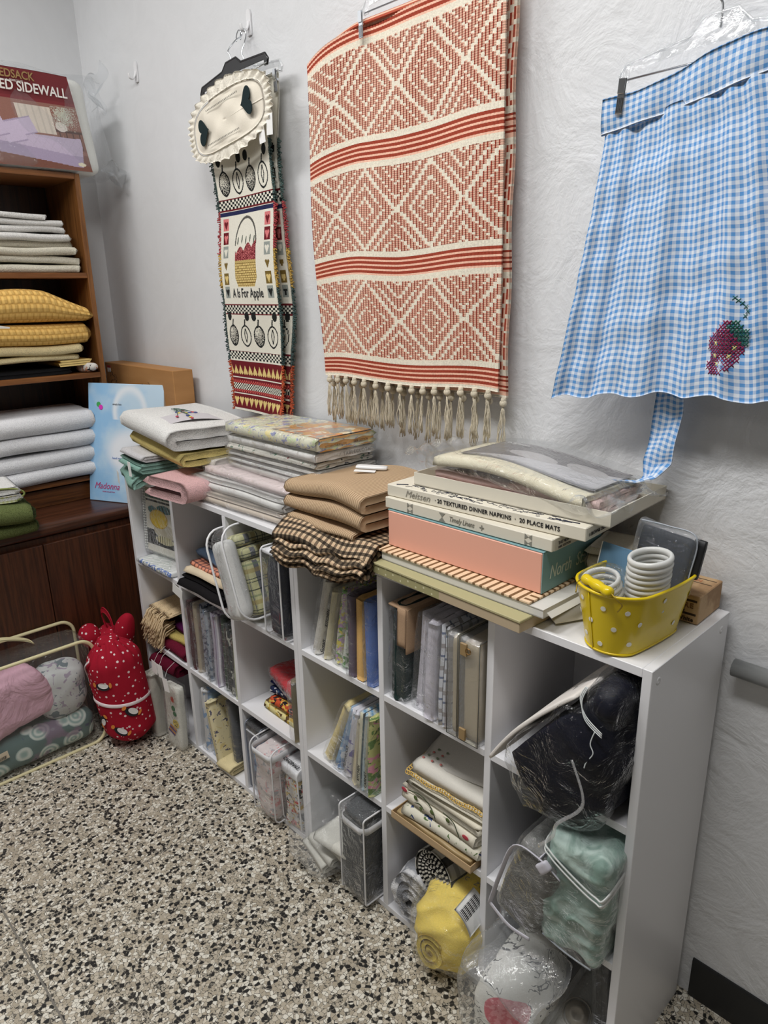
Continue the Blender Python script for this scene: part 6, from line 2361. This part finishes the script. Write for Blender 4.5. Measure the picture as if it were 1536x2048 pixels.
r = zipbag('blanket_bag', 'white-lidded bag with red and black print and capital lettering, by the right divider', 'blanket bag', (-0.062, -0.205, S0 + 0.003), -0.02, 0.088, 0.195, 0.215,
           [('folded_cloth', rbox(0.082, 0.187, 0.166, 0.02, 22, 0.004, 30, 9).ridge(0.003, 50, 6).T((0, 0, 0.005)), CARD), ('lid', rbox(0.086, 0.190, 0.036, 0.012, 10, 0.001).T((0, 0, 0.172)), WPIPE)], r_=0.02, rx=0.03)
face_text('CARDINALS', 0.015, (-0.036, -0.085, 0.2125), (1, 0, 0), (0, 1, 0), BLK, r, 0.0005, 0, 1.0, 0.85)
face_text('ERS', 0.015, (-0.005, -0.045, 0.2125), (1, 0, 0), (0, 1, 0), BLK, r, 0.0003)

# ---------- near shelf, left column
GN = 'packs leaning in the top left cube of the near shelf'
LMNG = blotch('green_yellow_print', (226, 226, 206), ((110, 158, 84), (222, 206, 92), (186, 150, 190)), 36.0, 0.55)
tops = [
    (0.058, 0.034, 0.19, 0.215, 3, cloth('lace_white', (228, 224, 214), 400.0, 0.6), 0.26, 'white lace-edged cloth pack leaning at the left of the cube'),
    (0.098, 0.026, 0.19, 0.195, 2, cloth('ecru_card', (226, 218, 186), 700.0), 0.24, 'ecru pack with dark printed letters up its edge'),
    (0.136, 0.028, 0.19, 0.205, 3, LMNG, 0.20, 'green and yellow printed napkin pack in clear film'),
    (0.166, 0.024, 0.18, 0.196, 2, blotch('green_white_print', (222, 226, 214), ((96, 140, 84),), 30.0, 0.56), 0.17, 'white pack with green sprigs behind the yellow-green one'),
    (0.205, 0.022, 0.20, 0.205, 2, cloth('dusk_purple', (104, 92, 108), 700.0), 0.03, 'dusky purple cloth pack'),
    (0.236, 0.027, 0.20, 0.205, 2, cloth('apricot', (228, 184, 116), 500.0, 0.5), 0.02, 'apricot waffle cloth without wrapping'),
    (0.268, 0.024, 0.20, 0.206, 2, cloth('cornflower', (98, 128, 196), 600.0), 0.0, 'cornflower blue cloth pack by the right divider')]
for i, (x, th, D, H, n, m, ln, lb) in enumerate(tops):
    r = upright('packed_cloth', lb, 'packed cloth', x, -0.286 - (0.012 if i > 3 else 0), S2, th, D, H, n, m, ln, 140 + i, None if i == 5 else 'film', group=GN)
    if i == 1:
        frontz(r, th, D, 'KITCHEN', 0.012, BLK, 0.095)
        frontz(r, th, D, 'Susan', 0.018, BLK, 0.015)
solo('rolled_cloth', tube(smoothpath([(0.0, 0, 0), (0.03, 0.03, 0.09), (0.045, 0.06, 0.19)], 6), 0.022, 20).T((0, 0, 0)).crumple(0.001, 60), cloth('dove_roll', (206, 204, 200), 600.0), 'pale grey cloth roll standing at the back of the top left cube', 'cloth', (0.185, -0.085, S2 + 0.022))
mids = [
    (0.098, 0.034, 0.19, 0.205, 2, cloth('primrose', (236, 218, 158), 700.0), 0.44, 'primrose yellow cloth pack leaning far left in the middle cube'),
    (0.140, 0.034, 0.18, 0.200, 3, blotch('sky_flower', (146, 184, 220), ((226, 232, 238), (90, 130, 184)), 22.0, 0.56), 0.36, 'sky blue flowered cloth pack leaning on the next'),
    (0.182, 0.036, 0.18, 0.200, 3, blotch('lilac_white', (228, 226, 234), ((122, 112, 170),), 34.0, 0.62), 0.22, 'white pack with lilac flowers and black edge lettering'),
    (0.217, 0.022, 0.17, 0.185, 2, cloth('cream_napkin', (228, 216, 182), 700.0), 0.13, 'thin cream napkin pack between the lilac and light blue ones'),
    (0.246, 0.030, 0.19, 0.215, 3, stripes('aqua_stripe', ((196, 214, 222), (110, 160, 196), (220, 216, 190)), 0.02, ((0.1, 0.4), (0.6, 0.8)), 1), 0.08, 'light blue striped pack'),
    (0.277, 0.020, 0.19, 0.212, 2, blotch('lime_pink', (206, 206, 130), ((226, 150, 170), (96, 130, 60)), 34.0, 0.57), 0.03, 'lime green and pink pack by the right divider')]
for i, (x, th, D, H, n, m, ln, lb) in enumerate(mids):
    r = upright('packed_cloth', lb, 'packed cloth', x - 0.012, -0.286 - 0.004 * i, S1, th, D, H, n, m, ln, 150 + i, 'soft' if i in (1, 2) else 'film', group='packs leaning in the middle left cube of the near shelf')
    if i in (2, 4, 5):
        frontz(r, th, D, ('', '', 'PILLOWCASES', '', 'KITCHEN', 'CABINET')[i], 0.011, BLK, 0.03)
# bottom cube: loose bag on the floor and a tall grey pack
r = thing('wrapped_sheets', 'loose clear bag of white folded sheets spilling onto the terrazzo floor', 'packed sheets', (0.095, -0.265, 0.0), -0.12, 0.0, 0.0)
WSH = cloth('white_sheet', (226, 224, 214), 600.0, 0.3)
for k in range(4):
    build('folded_sheet', folded(0.115, 0.17, 0.026, 2, 160 + k, 0.004, 26, 0.9, 12, 0.03).T((0, 0.085, 0), rz=0.10 * k - 0.1).T((0.012 * k, 0.0, 0.022 + 0.027 * k)), WSH, r)
bag = rbox(0.165, 0.245, 0.175, 0.05, 26, 0.006, 30, 4).warp(lambda v: np.stack([v[:, 0] - 0.10 * np.clip(-v[:, 1] - 0.05, 0, 1) * 1.2, v[:, 1], 0.0185 * 0 + v[:, 2] * (1 - 0.45 * (v[:, 1] < 0) * np.clip(-v[:, 1] / 0.12, 0, 1))], -1)).T((0.0, 0.0, 0.020))
build('plastic_bag', bag, FILM2, r)
GRF = cloth('charcoal_fleece', (88, 90, 92), 300.0, 0.8, 0.2)
zipbag('blanket_bag', 'tall clear bag with white piping around a charcoal grey blanket', 'blanket bag', (0.240, -0.258, S0 + 0.0035), -0.02, 0.092, 0.165, 0.258,
       [('folded_cloth', rbox(0.088, 0.161, 0.222, 0.008, 16, 0.0015, 40, 7).T((0, 0, 0.005)), GRF), ('folded_top', rbox(0.080, 0.150, 0.026, 0.010, 10, 0.002, 40, 7).T((0, 0, 0.226)), GRF)], r_=0.008, band=0.218)

# ---------- near shelf, middle column
r = upright('packed_cloth', 'dark green cloth pack with a tan banded flap, leftmost in the top middle cube', 'packed cloth', 0.352, -0.290, S2, 0.050, 0.20, 0.220, 2, cloth('bottle_green', (34, 52, 50), 600.0, 0.4, 0.2), 0.03, 170)
TF = cloth('tan_flap', (190, 158, 128), 700.0, 0.3)
build('tan_flap', rbox(0.053, 0.210, 0.006, 0.003, 8).T((0, 0, 0.222)) + rbox(0.006, 0.200, 0.105, 0.003, 8).T((0.0265, -0.003, 0.122)) + rbox(0.024, 0.005, 0.090, 0.002, 6).T((0.015, -0.105, 0.138)), TF, r)
build('dark_binding', tube([(0.004, -0.109, 0.222), (0.004, -0.109, 0.140), (0.027, -0.109, 0.140)], 0.0012, 6), BLK, r)
upright('packed_cloth', 'lilac-white checked sheet pack, left one of two, right of the dark green pack', 'packed cloth', 0.410, -0.284, S2, 0.038, 0.20, 0.222, 3, cloth('lilac_white_sheet', (218, 214, 224), 700.0, 0.25), 0.08, 171)
upright('packed_cloth', 'lilac-white checked sheet pack, right one of two, left of the plaid pack', 'packed cloth', 0.450, -0.296, S2, 0.034, 0.20, 0.222, 2, cloth('lilac_white_sheet', (218, 214, 224), 700.0, 0.25), 0.05, 172)
upright('packed_cloth', 'blue, grey and white plaid sheet pack', 'packed cloth', 0.489, -0.298, S2, 0.034, 0.20, 0.222, 3, plaid('grey_blue_plaid', (214, 216, 222), (((60, 84, 128), 0.1, 0.2, 0.8), ((120, 104, 96), 0.5, 0.7, 0.6)), (((60, 84, 128), 0.2, 0.3, 0.8), ((110, 98, 92), 0.6, 0.8, 0.7)), 0.05), 0.03, 173)
KH = G('khaki_curtain')
KH.base(KH.mix((156, 140, 108), (178, 162, 128), KH.noise(8, 3)))
KH.rough(0.5, 0.4)
KH.bump(KH.noise(16, 4, stretch=(1, 3, 1)), 0.6, 0.006)
for k, (x, w_, lb) in enumerate(((0.5225, 0.026, 'narrow khaki curtain pack in stiff clear plastic, left of the wide one'), (0.5640, 0.050, 'wide khaki curtain pack with a metal zip ring, rightmost in the top middle cube'))):
    r = thing('packed_curtain', lb, 'packed curtain', (x, -0.205, S2 + 0.0015), 0, 0, 0.0)
    build('folded_cloth', rbox(w_ - 0.008, 0.19, 0.215, 0.008, 14, 0.0012, 40, 3 + k).T((0, 0, 0.004)), KH.m, r)
    build('stiff_sleeve', rbox(w_, 0.204, 0.228, 0.003, 10, 0.0003, 30, 2), CLEAR, r)
    ed = MD(np.zeros((0, 3)), [])
    for sx_ in (-1, 1):
        ed = ed + tube([(sx_ * w_ / 2, -0.1022, 0.002), (sx_ * w_ / 2, -0.1022, 0.227), (sx_ * w_ / 2, 0.1, 0.227)], 0.0009, 5)
    ed = ed + tube([(-w_ / 2, -0.1022, 0.002), (w_ / 2, -0.1022, 0.002)], 0.0009, 5)
    build('sleeve_edge', ed, plain('dark_plastic_edge', (84, 84, 78), 0.3), r)
    if k:
        build('zip_ring', tube([(math.cos(a) * 0.006, -0.106, 0.205 + math.sin(a) * 0.006) for a in np.linspace(0, 6.0, 16)], 0.0012, 6), plain('brass', (150, 116, 70), 0.3, 0.9), r)
        for zz in (0.192, 0.006):
            build('buckle', cuboid(0.016, 0.005, 0.026, 0.001).T((-0.012, -0.104, zz)), plain('tan_plastic', (150, 124, 84), 0.35), r, smooth=False)

# folded linens over a kraft tray
LN = (0.468, -0.165, S1 + 0.001)
r = thing('kraft_tray', 'shallow kraft paper tray of gold wrap overhanging the middle cube floor', 'tray', (0.470, -0.205, S1 + 0.001), -0.01)
hard('tray', open_box(0.235, 0.22, 0.018), plain('kraft_paper', (190, 162, 124), 0.65), r)
build('gold_wrap', rbox(0.222, 0.205, 0.018, 0.006, 20, 0.0015, 80, 3).T((0, 0, 0.0025)), plain('gold_paper', (170, 146, 104), 0.35), r)
LI = cloth('ivory_linen2', (232, 226, 208), 500.0, 0.4, 0.07)
solo('folded_cloth', folded(0.21, 0.21, 0.024, 2, 180, 0.003, 24, 0.92, 16, 0.01), blotch('blue_sprig', (230, 226, 208), ((62, 76, 128), (84, 110, 60)), 44.0, 0.64), 'ivory cloth with blue dots and green scrolls, lowest on the kraft tray', 'cloth', (0.480, -0.098, S1 + 0.022), 0.03)
r = thing('folded_cloth', 'ivory linen embroidered with red flowers and dark green tendrils', 'cloth', (0.474, -0.180, S1 + 0.048), -0.03)
body = folded(0.22, 0.22, 0.040, 3, 181, 0.004, 20, 0.92, 18, 0.012).T((0, 0.11, 0))
build('folded_cloth', body, LI, r)
GTH = plain('green_floss', (50, 62, 36), 0.7)
for pts in ([(-0.09, -0.112, 0.03), (-0.05, -0.1125, 0.040), (-0.02, -0.113, 0.030), (-0.005, -0.114, 0.012), (0.0, -0.114, 0.0)],
            [(0.02, -0.113, 0.036), (0.05, -0.114, 0.030), (0.062, -0.114, 0.012), (0.07, -0.114, 0.0)],
            [(-0.10, -0.112, 0.014), (-0.075, -0.1135, 0.008), (-0.05, -0.114, 0.016), (-0.03, -0.114, 0.004)]):
    build('embroidered_stem', tube(smoothpath(pts, 6), 0.0011, 5), GTH, r)
for (x, z_, c) in ((-0.098, 0.028, 'R'), (0.085, 0.014, 'R'), (-0.062, 0.026, 'G'), (-0.012, 0.018, 'G'), (0.035, 0.026, 'G'), (-0.045, 0.006, 'G')):
    build('embroidered_flower' if c == 'R' else 'embroidered_leaf', sellip(0.009 if c == 'R' else 0.006, 0.0015, 0.0055, 1, 1, 14, 8).T((x, -0.1145, z_)), plain('rose_floss', (176, 56, 70), 0.7) if c == 'R' else plain('leaf_floss', (84, 100, 52), 0.7), r)
solo('folded_cloth', folded(0.215, 0.20, 0.022, 4, 182, 0.003, 24, 0.9, 16, 0.012), LI, 'plain ivory linen between the embroidered and lace-edged cloths', 'cloth', (0.478, -0.080, S1 + 0.0895), 0.02)
r = thing('folded_cloth', 'pale linen cloth with yellow crochet edging on top of the linens, middle cube', 'cloth', (0.478, -0.170, S1 + 0.113), 0.05)
build('folded_cloth', folded(0.21, 0.20, 0.030, 2, 183, 0.003, 20, 0.92, 16).T((0, 0.10, 0)), cloth('pearl_linen', (222, 218, 208), 600.0, 0.3, 0.05), r)
lac = MD(np.zeros((0, 3)), [])
for k in range(34):
    x = -0.112 + k * 0.0066
    lac = lac + torus(0.0042, 0.0013, 10, 5).T((0, 0, 0), rx=PI / 2 - 0.3).T((x, -0.106 - 0.001 * (k % 2), 0.004 + 0.003 * math.sin(k * 0.5)))
for k in range(16):
    lac = lac + torus(0.0042, 0.0013, 10, 5).T((0, 0, 0), ry=0.5).T((-0.112, -0.10 + k * 0.0066, 0.008 + k * 0.0007))
o = build('crochet_edging', lac, plain('yellow_crochet', (222, 186, 104), 0.8), r)
o['kind'] = 'stuff'
r = thing('folded_cloth', 'dove grey linen with tiny embroidered flowers, topmost of the linen pile', 'cloth', (0.470, -0.150, S1 + 0.150), 0.10, 0.20, -0.05)
build('folded_cloth', folded(0.20, 0.185, 0.016, 2, 184, 0.003, 22, 0.9, 16).T((0, 0.0925, 0)), cloth('dove_linen', (212, 208, 200), 600.0, 0.3, 0.05), r)
for k in range(9):
    build('embroidered_flower', sellip(0.0035, 0.003, 0.0012, 1, 1, 8, 6).T((-0.09 + 0.006 * k, -0.085 + 0.012 * ((k * 5) % 4), 0.018)), plain(('rose_floss2', 'sprig_floss')[k % 2], ((190, 110, 104), (110, 120, 96))[k % 2], 0.7), r)

# rolls in the bottom middle cube
g = G('grey_cloud_plush')
g.base(g.mix((150, 152, 158), (226, 226, 228), g.noise(26, 2).sm(0.44, 0.56)))
g.rough(1.0, 0.1)
g.bump(g.noise(300, 3), 0.8, 0.003)
m = ribbon(spiral(3.6, 0.010, 0.060, 26), 0.20, 0.011, 0.009, 14, 0.006, 30, 4)
m.T((0, 0, 0), rz=PI / 2)
plush = ribbon(spiral(2.7, 0.012, 0.062, 24, 1.1), 0.20, 0.020, 0.007, 20, 0.004, 34, 4).ridge(0.004, 60, 6).T((0, 0, 0), rz=PI / 2)
solo('rolled_blanket', plush.T((0, 0, 0.080)), g.m, 'grey and white cloud-patterned plush roll, left in the bottom middle cube', 'blanket', (0.392, -0.200, S0 + 0.002), 0.05)
BW = stripes('black_white_rib', ((226, 222, 212), (28, 28, 30)), 0.0105, ((0.0, 0.5),), 1, 0.4)
r = thing('rolled_blanket', 'rolled blanket with black and white stripes and a dark blue end, above the plush roll', 'blanket', (0.462, -0.178, S0 + 0.178), -0.06, -0.06)
rl = ribbon(spiral(4.2, 0.006, 0.052, 30), 0.21, 0.0085, 0.007, 16, 0.0015, 40, 8)
rl.T((0, 0, 0), rz=0)
# axis is x after extrusion; turn it to point to the front
rl.T((0, 0, 0), rz=PI / 2)
build('rolled_cloth', rl, BW, r)
ow = []
for k in range(40):
    ow.append((math.cos(2 * PI * k / 40), math.sin(2 * PI * k / 40)))
for (y0, y1, mt, nm, rr_) in ((-0.108, -0.030, plaid('grey_black_block', (190, 188, 182), (((26, 26, 28), 0.0, 0.4, 0.9),), (((90, 88, 88), 0.5, 0.8, 0.5),), 0.05), 'patterned_wrap', 0.0580), (-0.0295, 0.10, cloth('prussian_blue', (26, 62, 94), 500.0), 'blue_wrap', 0.0590)):
    ms = sheet(lambda U, V: np.stack([np.cos(U * 2 * PI) * rr_, y0 + (y1 - y0) * V, np.sin(U * 2 * PI) * rr_], -1), 48, 10, 0.003, (0.36, 0.1))
    build(nm, ms, mt, r)
YF = cloth('lemon_fleece', (250, 222, 108), 400.0, 0.6, 0.08)
r = thing('blanket_bag', 'lemon yellow fleece blanket in a clear bag with a barcode label', 'blanket bag', (0.516, -0.238, S0 + 0.002), 0.12, 0.0, 0.0)
yb = sellip(0.082, 0.128, 0.094, 0.72, 0.7, 80, 50)
yb.warp(lambda v: v - np.stack([0 * v[:, 0], 0 * v[:, 0], np.clip(-v[:, 1] - 0.02, 0, 1) * 0.22], -1)).ridge(0.007, 22, 5).ridge(0.004, 52, 9).crumple(0.002, 70, 3)
ybody = build('folded_blanket', yb.T((0, 0, 0.099)), YF, r)
sw = ribbon(spiral(2.4, 0.006, 0.037, 24, 1.15), 0.05, 0.0105, 0.004, 8, 0.003, 50, 5).T((0, 0, 0), rz=PI / 2).ridge(0.002, 60, 2).T((-0.014, -0.100, 0.068))
build('rolled_end', sw, YF, ybody)
fb = sellip(0.088, 0.142, 0.104, 0.75, 0.6, 60, 40, 0.004, 46, 5).ridge(0.003, 60, 2).T((0, -0.004, 0.104))
ybag = build('plastic_bag', fb, FILM, r)
lab_ = sheet(lambda U, V: np.stack([0.020 + 0.052 * np.cos(1.35 - U * 0.95) * 1.1, -0.055 + 0.11 * V * 0 + 0.075 * (V - 0.5) - 0.015, 0.120 + 0.082 * np.sin(1.35 - U * 0.95)], -1), 16, 10, 0.0006)
ylab = build('barcode_label', lab_.T((0.004, 0, 0.006)), PAPER, r)
bar = MD(np.zeros((0, 3)), [])
for k in range(16):
    vv = 0.08 + k * 0.052
    U = np.linspace(0.18, 0.55, 6)
    y = -0.070 + 0.075 * (vv - 0.5)
    bar = bar + tube([(0.020 + 0.0525 * math.cos(1.35 - u_ * 0.95) * 1.115, y, 0.120 + 0.0832 * math.sin(1.35 - u_ * 0.95)) for u_ in U], 0.0007 + 0.0004 * (k % 3), 4)
o = build('barcode', bar.T((0.004, 0, 0.006)), INK, ylab)
o['kind'] = 'stuff'
face_text('COZY', 0.016, (0.520 - 0.516, -0.02, 0.199), (1, 0, 0), (0, 1, 0), plain('grey_ink', (130, 126, 124), 0.7), r)

# ---------- near shelf, right column
r = thing('comforter_bag', 'big crinkled bag with a navy comforter and white card, bulging below the bucket', 'comforter bag', (0.752, -0.215, S2 + 0.001), 0.0)
NV = cloth('navy_satin', (14, 16, 32), 300.0, 0.3, 0.25, 0.55)
LN0, LNN = np.array([-0.080, 0.040]), np.array([-0.772, 0.636])


def nbw(off):
    def fn(v):
        k = np.clip(-v[:, 1] - 0.04, 0, 1)
        v[:, 2] -= k * 0.30
        d = (v[:, 0] - LN0[0]) * LNN[0] + (v[:, 2] - LN0[1]) * LNN[1] - off
        d = np.clip(d, 0, 1) * 0.96
        v[:, 0] -= LNN[0] * d
        v[:, 2] -= LNN[1] * d
        return v
    return fn


nb = sellip(0.110, 0.150, 0.136, 0.62, 0.62, 110, 70).T((0.030, 0, 0.138)).ridge(0.010, 24, 4).warp(nbw(0.0)).ridge(0.004, 50, 8)
build('comforter', nb, NV, r)
cb_ = sellip(0.118, 0.166, 0.146, 0.6, 0.6, 110, 70).T((0.026, -0.002, 0.139)).warp(nbw(0.016)).ridge(0.008, 30, 14).ridge(0.002, 70, 9)
HF = film('crinkled_bag', (235, 238, 245), 0.012, 15.0, 1.1, 0.004)
build('plastic_bag', cb_, HF, r)
wc = rbox(0.255, 0.215, 0.008, 0.0035, 24, 0.0012, 30, 3)
wc.v[:, 2] += 0.020 * np.cos(wc.v[:, 0] * 9)
wc.T((0, 0, 0), ry=-math.atan2(0.772, 0.636)).T((LN0[0] + 0.636 * 0.130 - 0.006, -0.040, LN0[1] + 0.772 * 0.130 - 0.004))
build('white_card', wc, cloth('white_card_sheet', (230, 224, 218), 300.0, 0.1, 0.03, 0.6), r)
build('bag_seam', tube(smoothpath([(0.085, -0.172, 0.150), (0.112, -0.180, 0.105), (0.110, -0.182, 0.075), (0.075, -0.185, 0.030), (0.068, -0.185, 0.000), (0.040, -0.180, -0.040)], 6), 0.0022, 6, flat=(0.5, 1.5)), film('seam_film', (235, 238, 245), 0.15, 20.0, 0.6, 0.15), r)
r = thing('comforter_bag', 'smaller clear bag with gathered white drawstring above the navy comforter, right side', 'comforter bag', (0.856, -0.262, S2 + 0.186), 0, 0, 0.0)
build('pillow', sellip(0.028, 0.075, 0.036, 0.7, 0.7, 30, 18).ridge(0.003, 60, 2).T((0, 0, 0.040)), NV, r)
build('plastic_bag', sellip(0.034, 0.090, 0.044, 0.65, 0.65, 40, 24).ridge(0.004, 60, 5).T((0, -0.002, 0.042)), HF, r)
for k in range(3):
    build('drawstring', tube(smoothpath([(-0.022 - 0.002 * k, -0.085, 0.075), (-0.028 - 0.0018 * k, -0.090, 0.050 + 0.002 * k), (-0.018, -0.094 + 0.001 * k, 0.022 + 0.003 * k), (0.012, -0.094, 0.004 + 0.0035 * k)], 6), 0.0009, 6), plain('white_cord', (220, 224, 224), 0.6), r)
build('loose_cord', tube(smoothpath([(0.0, -0.094, 0.010), (-0.004, -0.098, -0.012), (0.003, -0.100, -0.026), (-0.006, -0.102, -0.045), (-0.008, -0.104, -0.056)], 5), 0.0010, 5), plain('white_cord', (220, 224, 224), 0.6), r)

GPL = G('grey_plush')
GPL.base(GPL.mix((84, 84, 82), (150, 150, 146), GPL.noise(60, 3)))
GPL.rough(1.0, 0.1)
GPL.bump(GPL.noise(350, 3), 0.9, 0.003)
r = thing('blanket_bag', 'clear bag with white ribbon trim around a rolled grey plush blanket', 'blanket bag', (0.712, -0.235, S1 + 0.002), 0.02, 0.05, 0.30)
build('rolled_blanket', rbox(0.098, 0.232, 0.205, 0.026, 30, 0.003, 30, 3).ridge(0.002, 50, 5).T((0, 0, 0.006)), GPL.m, r)
build('plastic_bag', rbox(0.108, 0.242, 0.218, 0.028, 24, 0.004, 40, 6), FILM, r)
RB = plain('lilac_white_ribbon', (206, 204, 214), 0.6)
for pts in ([(-0.050, -0.118, 0.004), (-0.052, -0.121, 0.10), (-0.048, -0.121, 0.195), (0.0, -0.120, 0.214), (0.046, -0.118, 0.205)],
            [(-0.050, -0.118, 0.004), (0.0, -0.121, -0.001), (0.044, -0.118, 0.010)],
            [(0.0, -0.120, 0.212), (0.006, -0.02, 0.222), (0.008, 0.08, 0.218)]):
    build('ribbon', tube(smoothpath(pts, 6), 0.0042, 8, flat=(0.35, 1.2)), RB, r)
build('ribbon_knot', rbox(0.020, 0.012, 0.026, 0.004, 6, 0.002, 80, 3).T((0.008, -0.125, 0.200), ry=0.4), RB, r)
r = thing('blanket_bag', 'dark mesh-like bag lying behind the grey plush roll, left side of the middle right cube', 'blanket bag', (0.668, -0.120, S1 + 0.002), 0.1, 0, 0.20)
build('folded_cloth', rbox(0.045, 0.15, 0.215, 0.02, 16, 0.003, 40, 9), BL, r)
MINT = G('mint_satin')
MINT.base(MINT.mix((134, 160, 150), (186, 206, 198), MINT.noise(18, 4, dist=1.5).sm(0.35, 0.65)))
MINT.rough(0.6, 0.3)
MINT.bump(MINT.noise(30, 4, dist=1.0), 0.5, 0.006)
r = thing('comforter_bag', 'clear bag of crumpled mint green bedding with a thick white zip, middle right cube', 'comforter bag', (0.826, -0.225, S1 + 0.003), 0.0, 0.06, 0.06)
build('bedding', rbox(0.122, 0.228, 0.250, 0.022, 50, 0.004, 26, 3).ridge(0.006, 30, 7).ridge(0.004, 70, 3).T((0, 0, 0.008)), MINT.m, r)
build('plastic_bag', rbox(0.130, 0.236, 0.262, 0.026, 26, 0.003, 40, 5), FILM, r)
zp = [(0.060, 0.10, 0.226), (0.061, -0.02, 0.205), (0.060, -0.112, 0.185), (0.045, -0.120, 0.182), (0.0, -0.121, 0.195), (-0.045, -0.120, 0.214), (-0.060, -0.110, 0.222), (-0.062, -0.05, 0.232)]
for dz in (0, 0.011):
    build('zip', tube([(x, y, z_ + dz) for x, y, z_ in smoothpath(zp, 6)], 0.0046, 8, flat=(0.4, 1.1)), plain('white_zip_tape', (216, 218, 216), 0.5), r)
build('bottom_piping', tube(smoothpath([(-0.050, -0.113, 0.014), (0.0, -0.115, 0.012), (0.050, -0.113, 0.014)], 5), 0.0018, 6), plain('clear_piping', (170, 176, 184), 0.3), r)

# bottom right cube
g = G('poppy_embroidered')
u, v, w = g.xyz('Object')
nn_ = g.noise(9, 3, dist=1.5)
nl = g.noise(16, 2, dist=2.5)
blk = (nl - 0.5).ab().lt(0.016) * g.noise(7, 2).gt(0.42)
red = ((u - 0.012) * (u - 0.012) * 420.0 + (w - 0.100) * (w - 0.100) * 420.0 + nn_ * 0.5).lt(0.85)
c = g.mix((226, 224, 216), (36, 36, 38), blk)
c = g.mix(c, g.mix((206, 92, 104), (226, 140, 146), g.noise(90, 3).sm(0.45, 0.55)), red)
g.base(c)
g.rough(0.9)
g.bump(g.noise(300, 2), 0.4, 0.002)
r = thing('wrapped_sheets', 'clear bag of white cloth embroidered with a pink poppy and black lines', 'packed sheets', (0.704, -0.290, S0 + 0.002), 0.0, 0.0, 0.12)
build('folded_cloth', rbox(0.120, 0.200, 0.165, 0.055, 40, 0.006, 24, 5).ridge(0.006, 34, 3).warp(lambda v: v - np.stack([0.3 * np.clip(-v[:, 1] - 0.03, 0, 1), 0 * v[:, 0], 0.20 * np.clip(-v[:, 1] - 0.03, 0, 1)], -1)).T((0, 0, 0.012)), g.m, r)
build('plastic_bag', rbox(0.150, 0.250, 0.200, 0.05, 34, 0.007, 34, 8).warp(lambda v: v - np.stack([0.35 * np.clip(-v[:, 1] - 0.03, 0, 1), 0 * v[:, 0], 0.18 * np.clip(-v[:, 1] - 0.03, 0, 1)], -1)).T((0, 0, 0.008)), FILM2, r)
fl = sheet(lambda U, V: np.stack([-0.075 + 0.16 * U + 0.01 * np.sin(V * 6), -0.02 + 0.02 * U - 0.11 * V, 0.262 - 0.075 * V - 0.03 * U + 0.008 * np.sin(U * 9 + V * 4)], -1), 20, 16, 0.0005)
build('bag_flap', fl, FILM2, r)
upright('packed_cloth', 'royal blue cloth pack at the left back of the bottom right cube', 'packed cloth', 0.650, -0.215, S0, 0.035, 0.17, 0.190, 2, cloth('royal_blue', (40, 92, 150), 500.0), 0.10, 191, 'soft')
r = thing('rolled_liner', 'white roll with a round clear suction disc on its sleeve, bottom right cube', 'packed liner', (0.800, -0.180, S0 + 0.045), -0.10, 0.42, 0.0)
build('roll', tube([(0, -0.13, 0), (0, 0.13, 0)], 0.034, 28), cloth('white_roll', (214, 212, 206), 300.0, 0.3), r)
build('sleeve', tube([(0, -0.145, 0), (0, 0.14, 0)], 0.039, 28).crumple(0.001, 60), FILM2, r)
build('spine', cuboid(0.012, 0.26, 0.004, 0.001).T((-0.022, 0, 0.028)), PAPER, r, smooth=False)
for (yy, xx) in ((-0.055, 0.018),):
    dc = lathe([(0.0001, 0), (0.023, 0), (0.023, 0.002), (0.016, 0.003), (0.015, 0.006), (0.010, 0.006), (0.009, 0.003), (0.0001, 0.003)], 32).T((0, 0, 0), rx=0.2, ry=0.35).T((xx, yy, 0.036))
    build('suction_disc', dc, plain('clear_grey_vinyl', (176, 170, 160), 0.15), r)
    build('suction_rim', torus(0.028, 0.0018, 32, 6).T((0, 0, 0), rx=0.2, ry=0.35).T((xx, yy, 0.034)), plain('clear_grey_vinyl', (176, 170, 160), 0.15), r)
upright('packed_liner', 'black shower liner pack against the right side of the bottom right cube', 'packed liner', 0.868, -0.250, S0, 0.034, 0.20, 0.235, 3, BL, -0.05, 192, 'soft')
upright('packed_cloth', 'beige-edged dark cloth pack leaning behind the white roll', 'packed cloth', 0.765, -0.150, S0, 0.020, 0.13, 0.225, 2, cloth('umber_cloth', (86, 80, 66), 500.0), 0.25, 193, None)
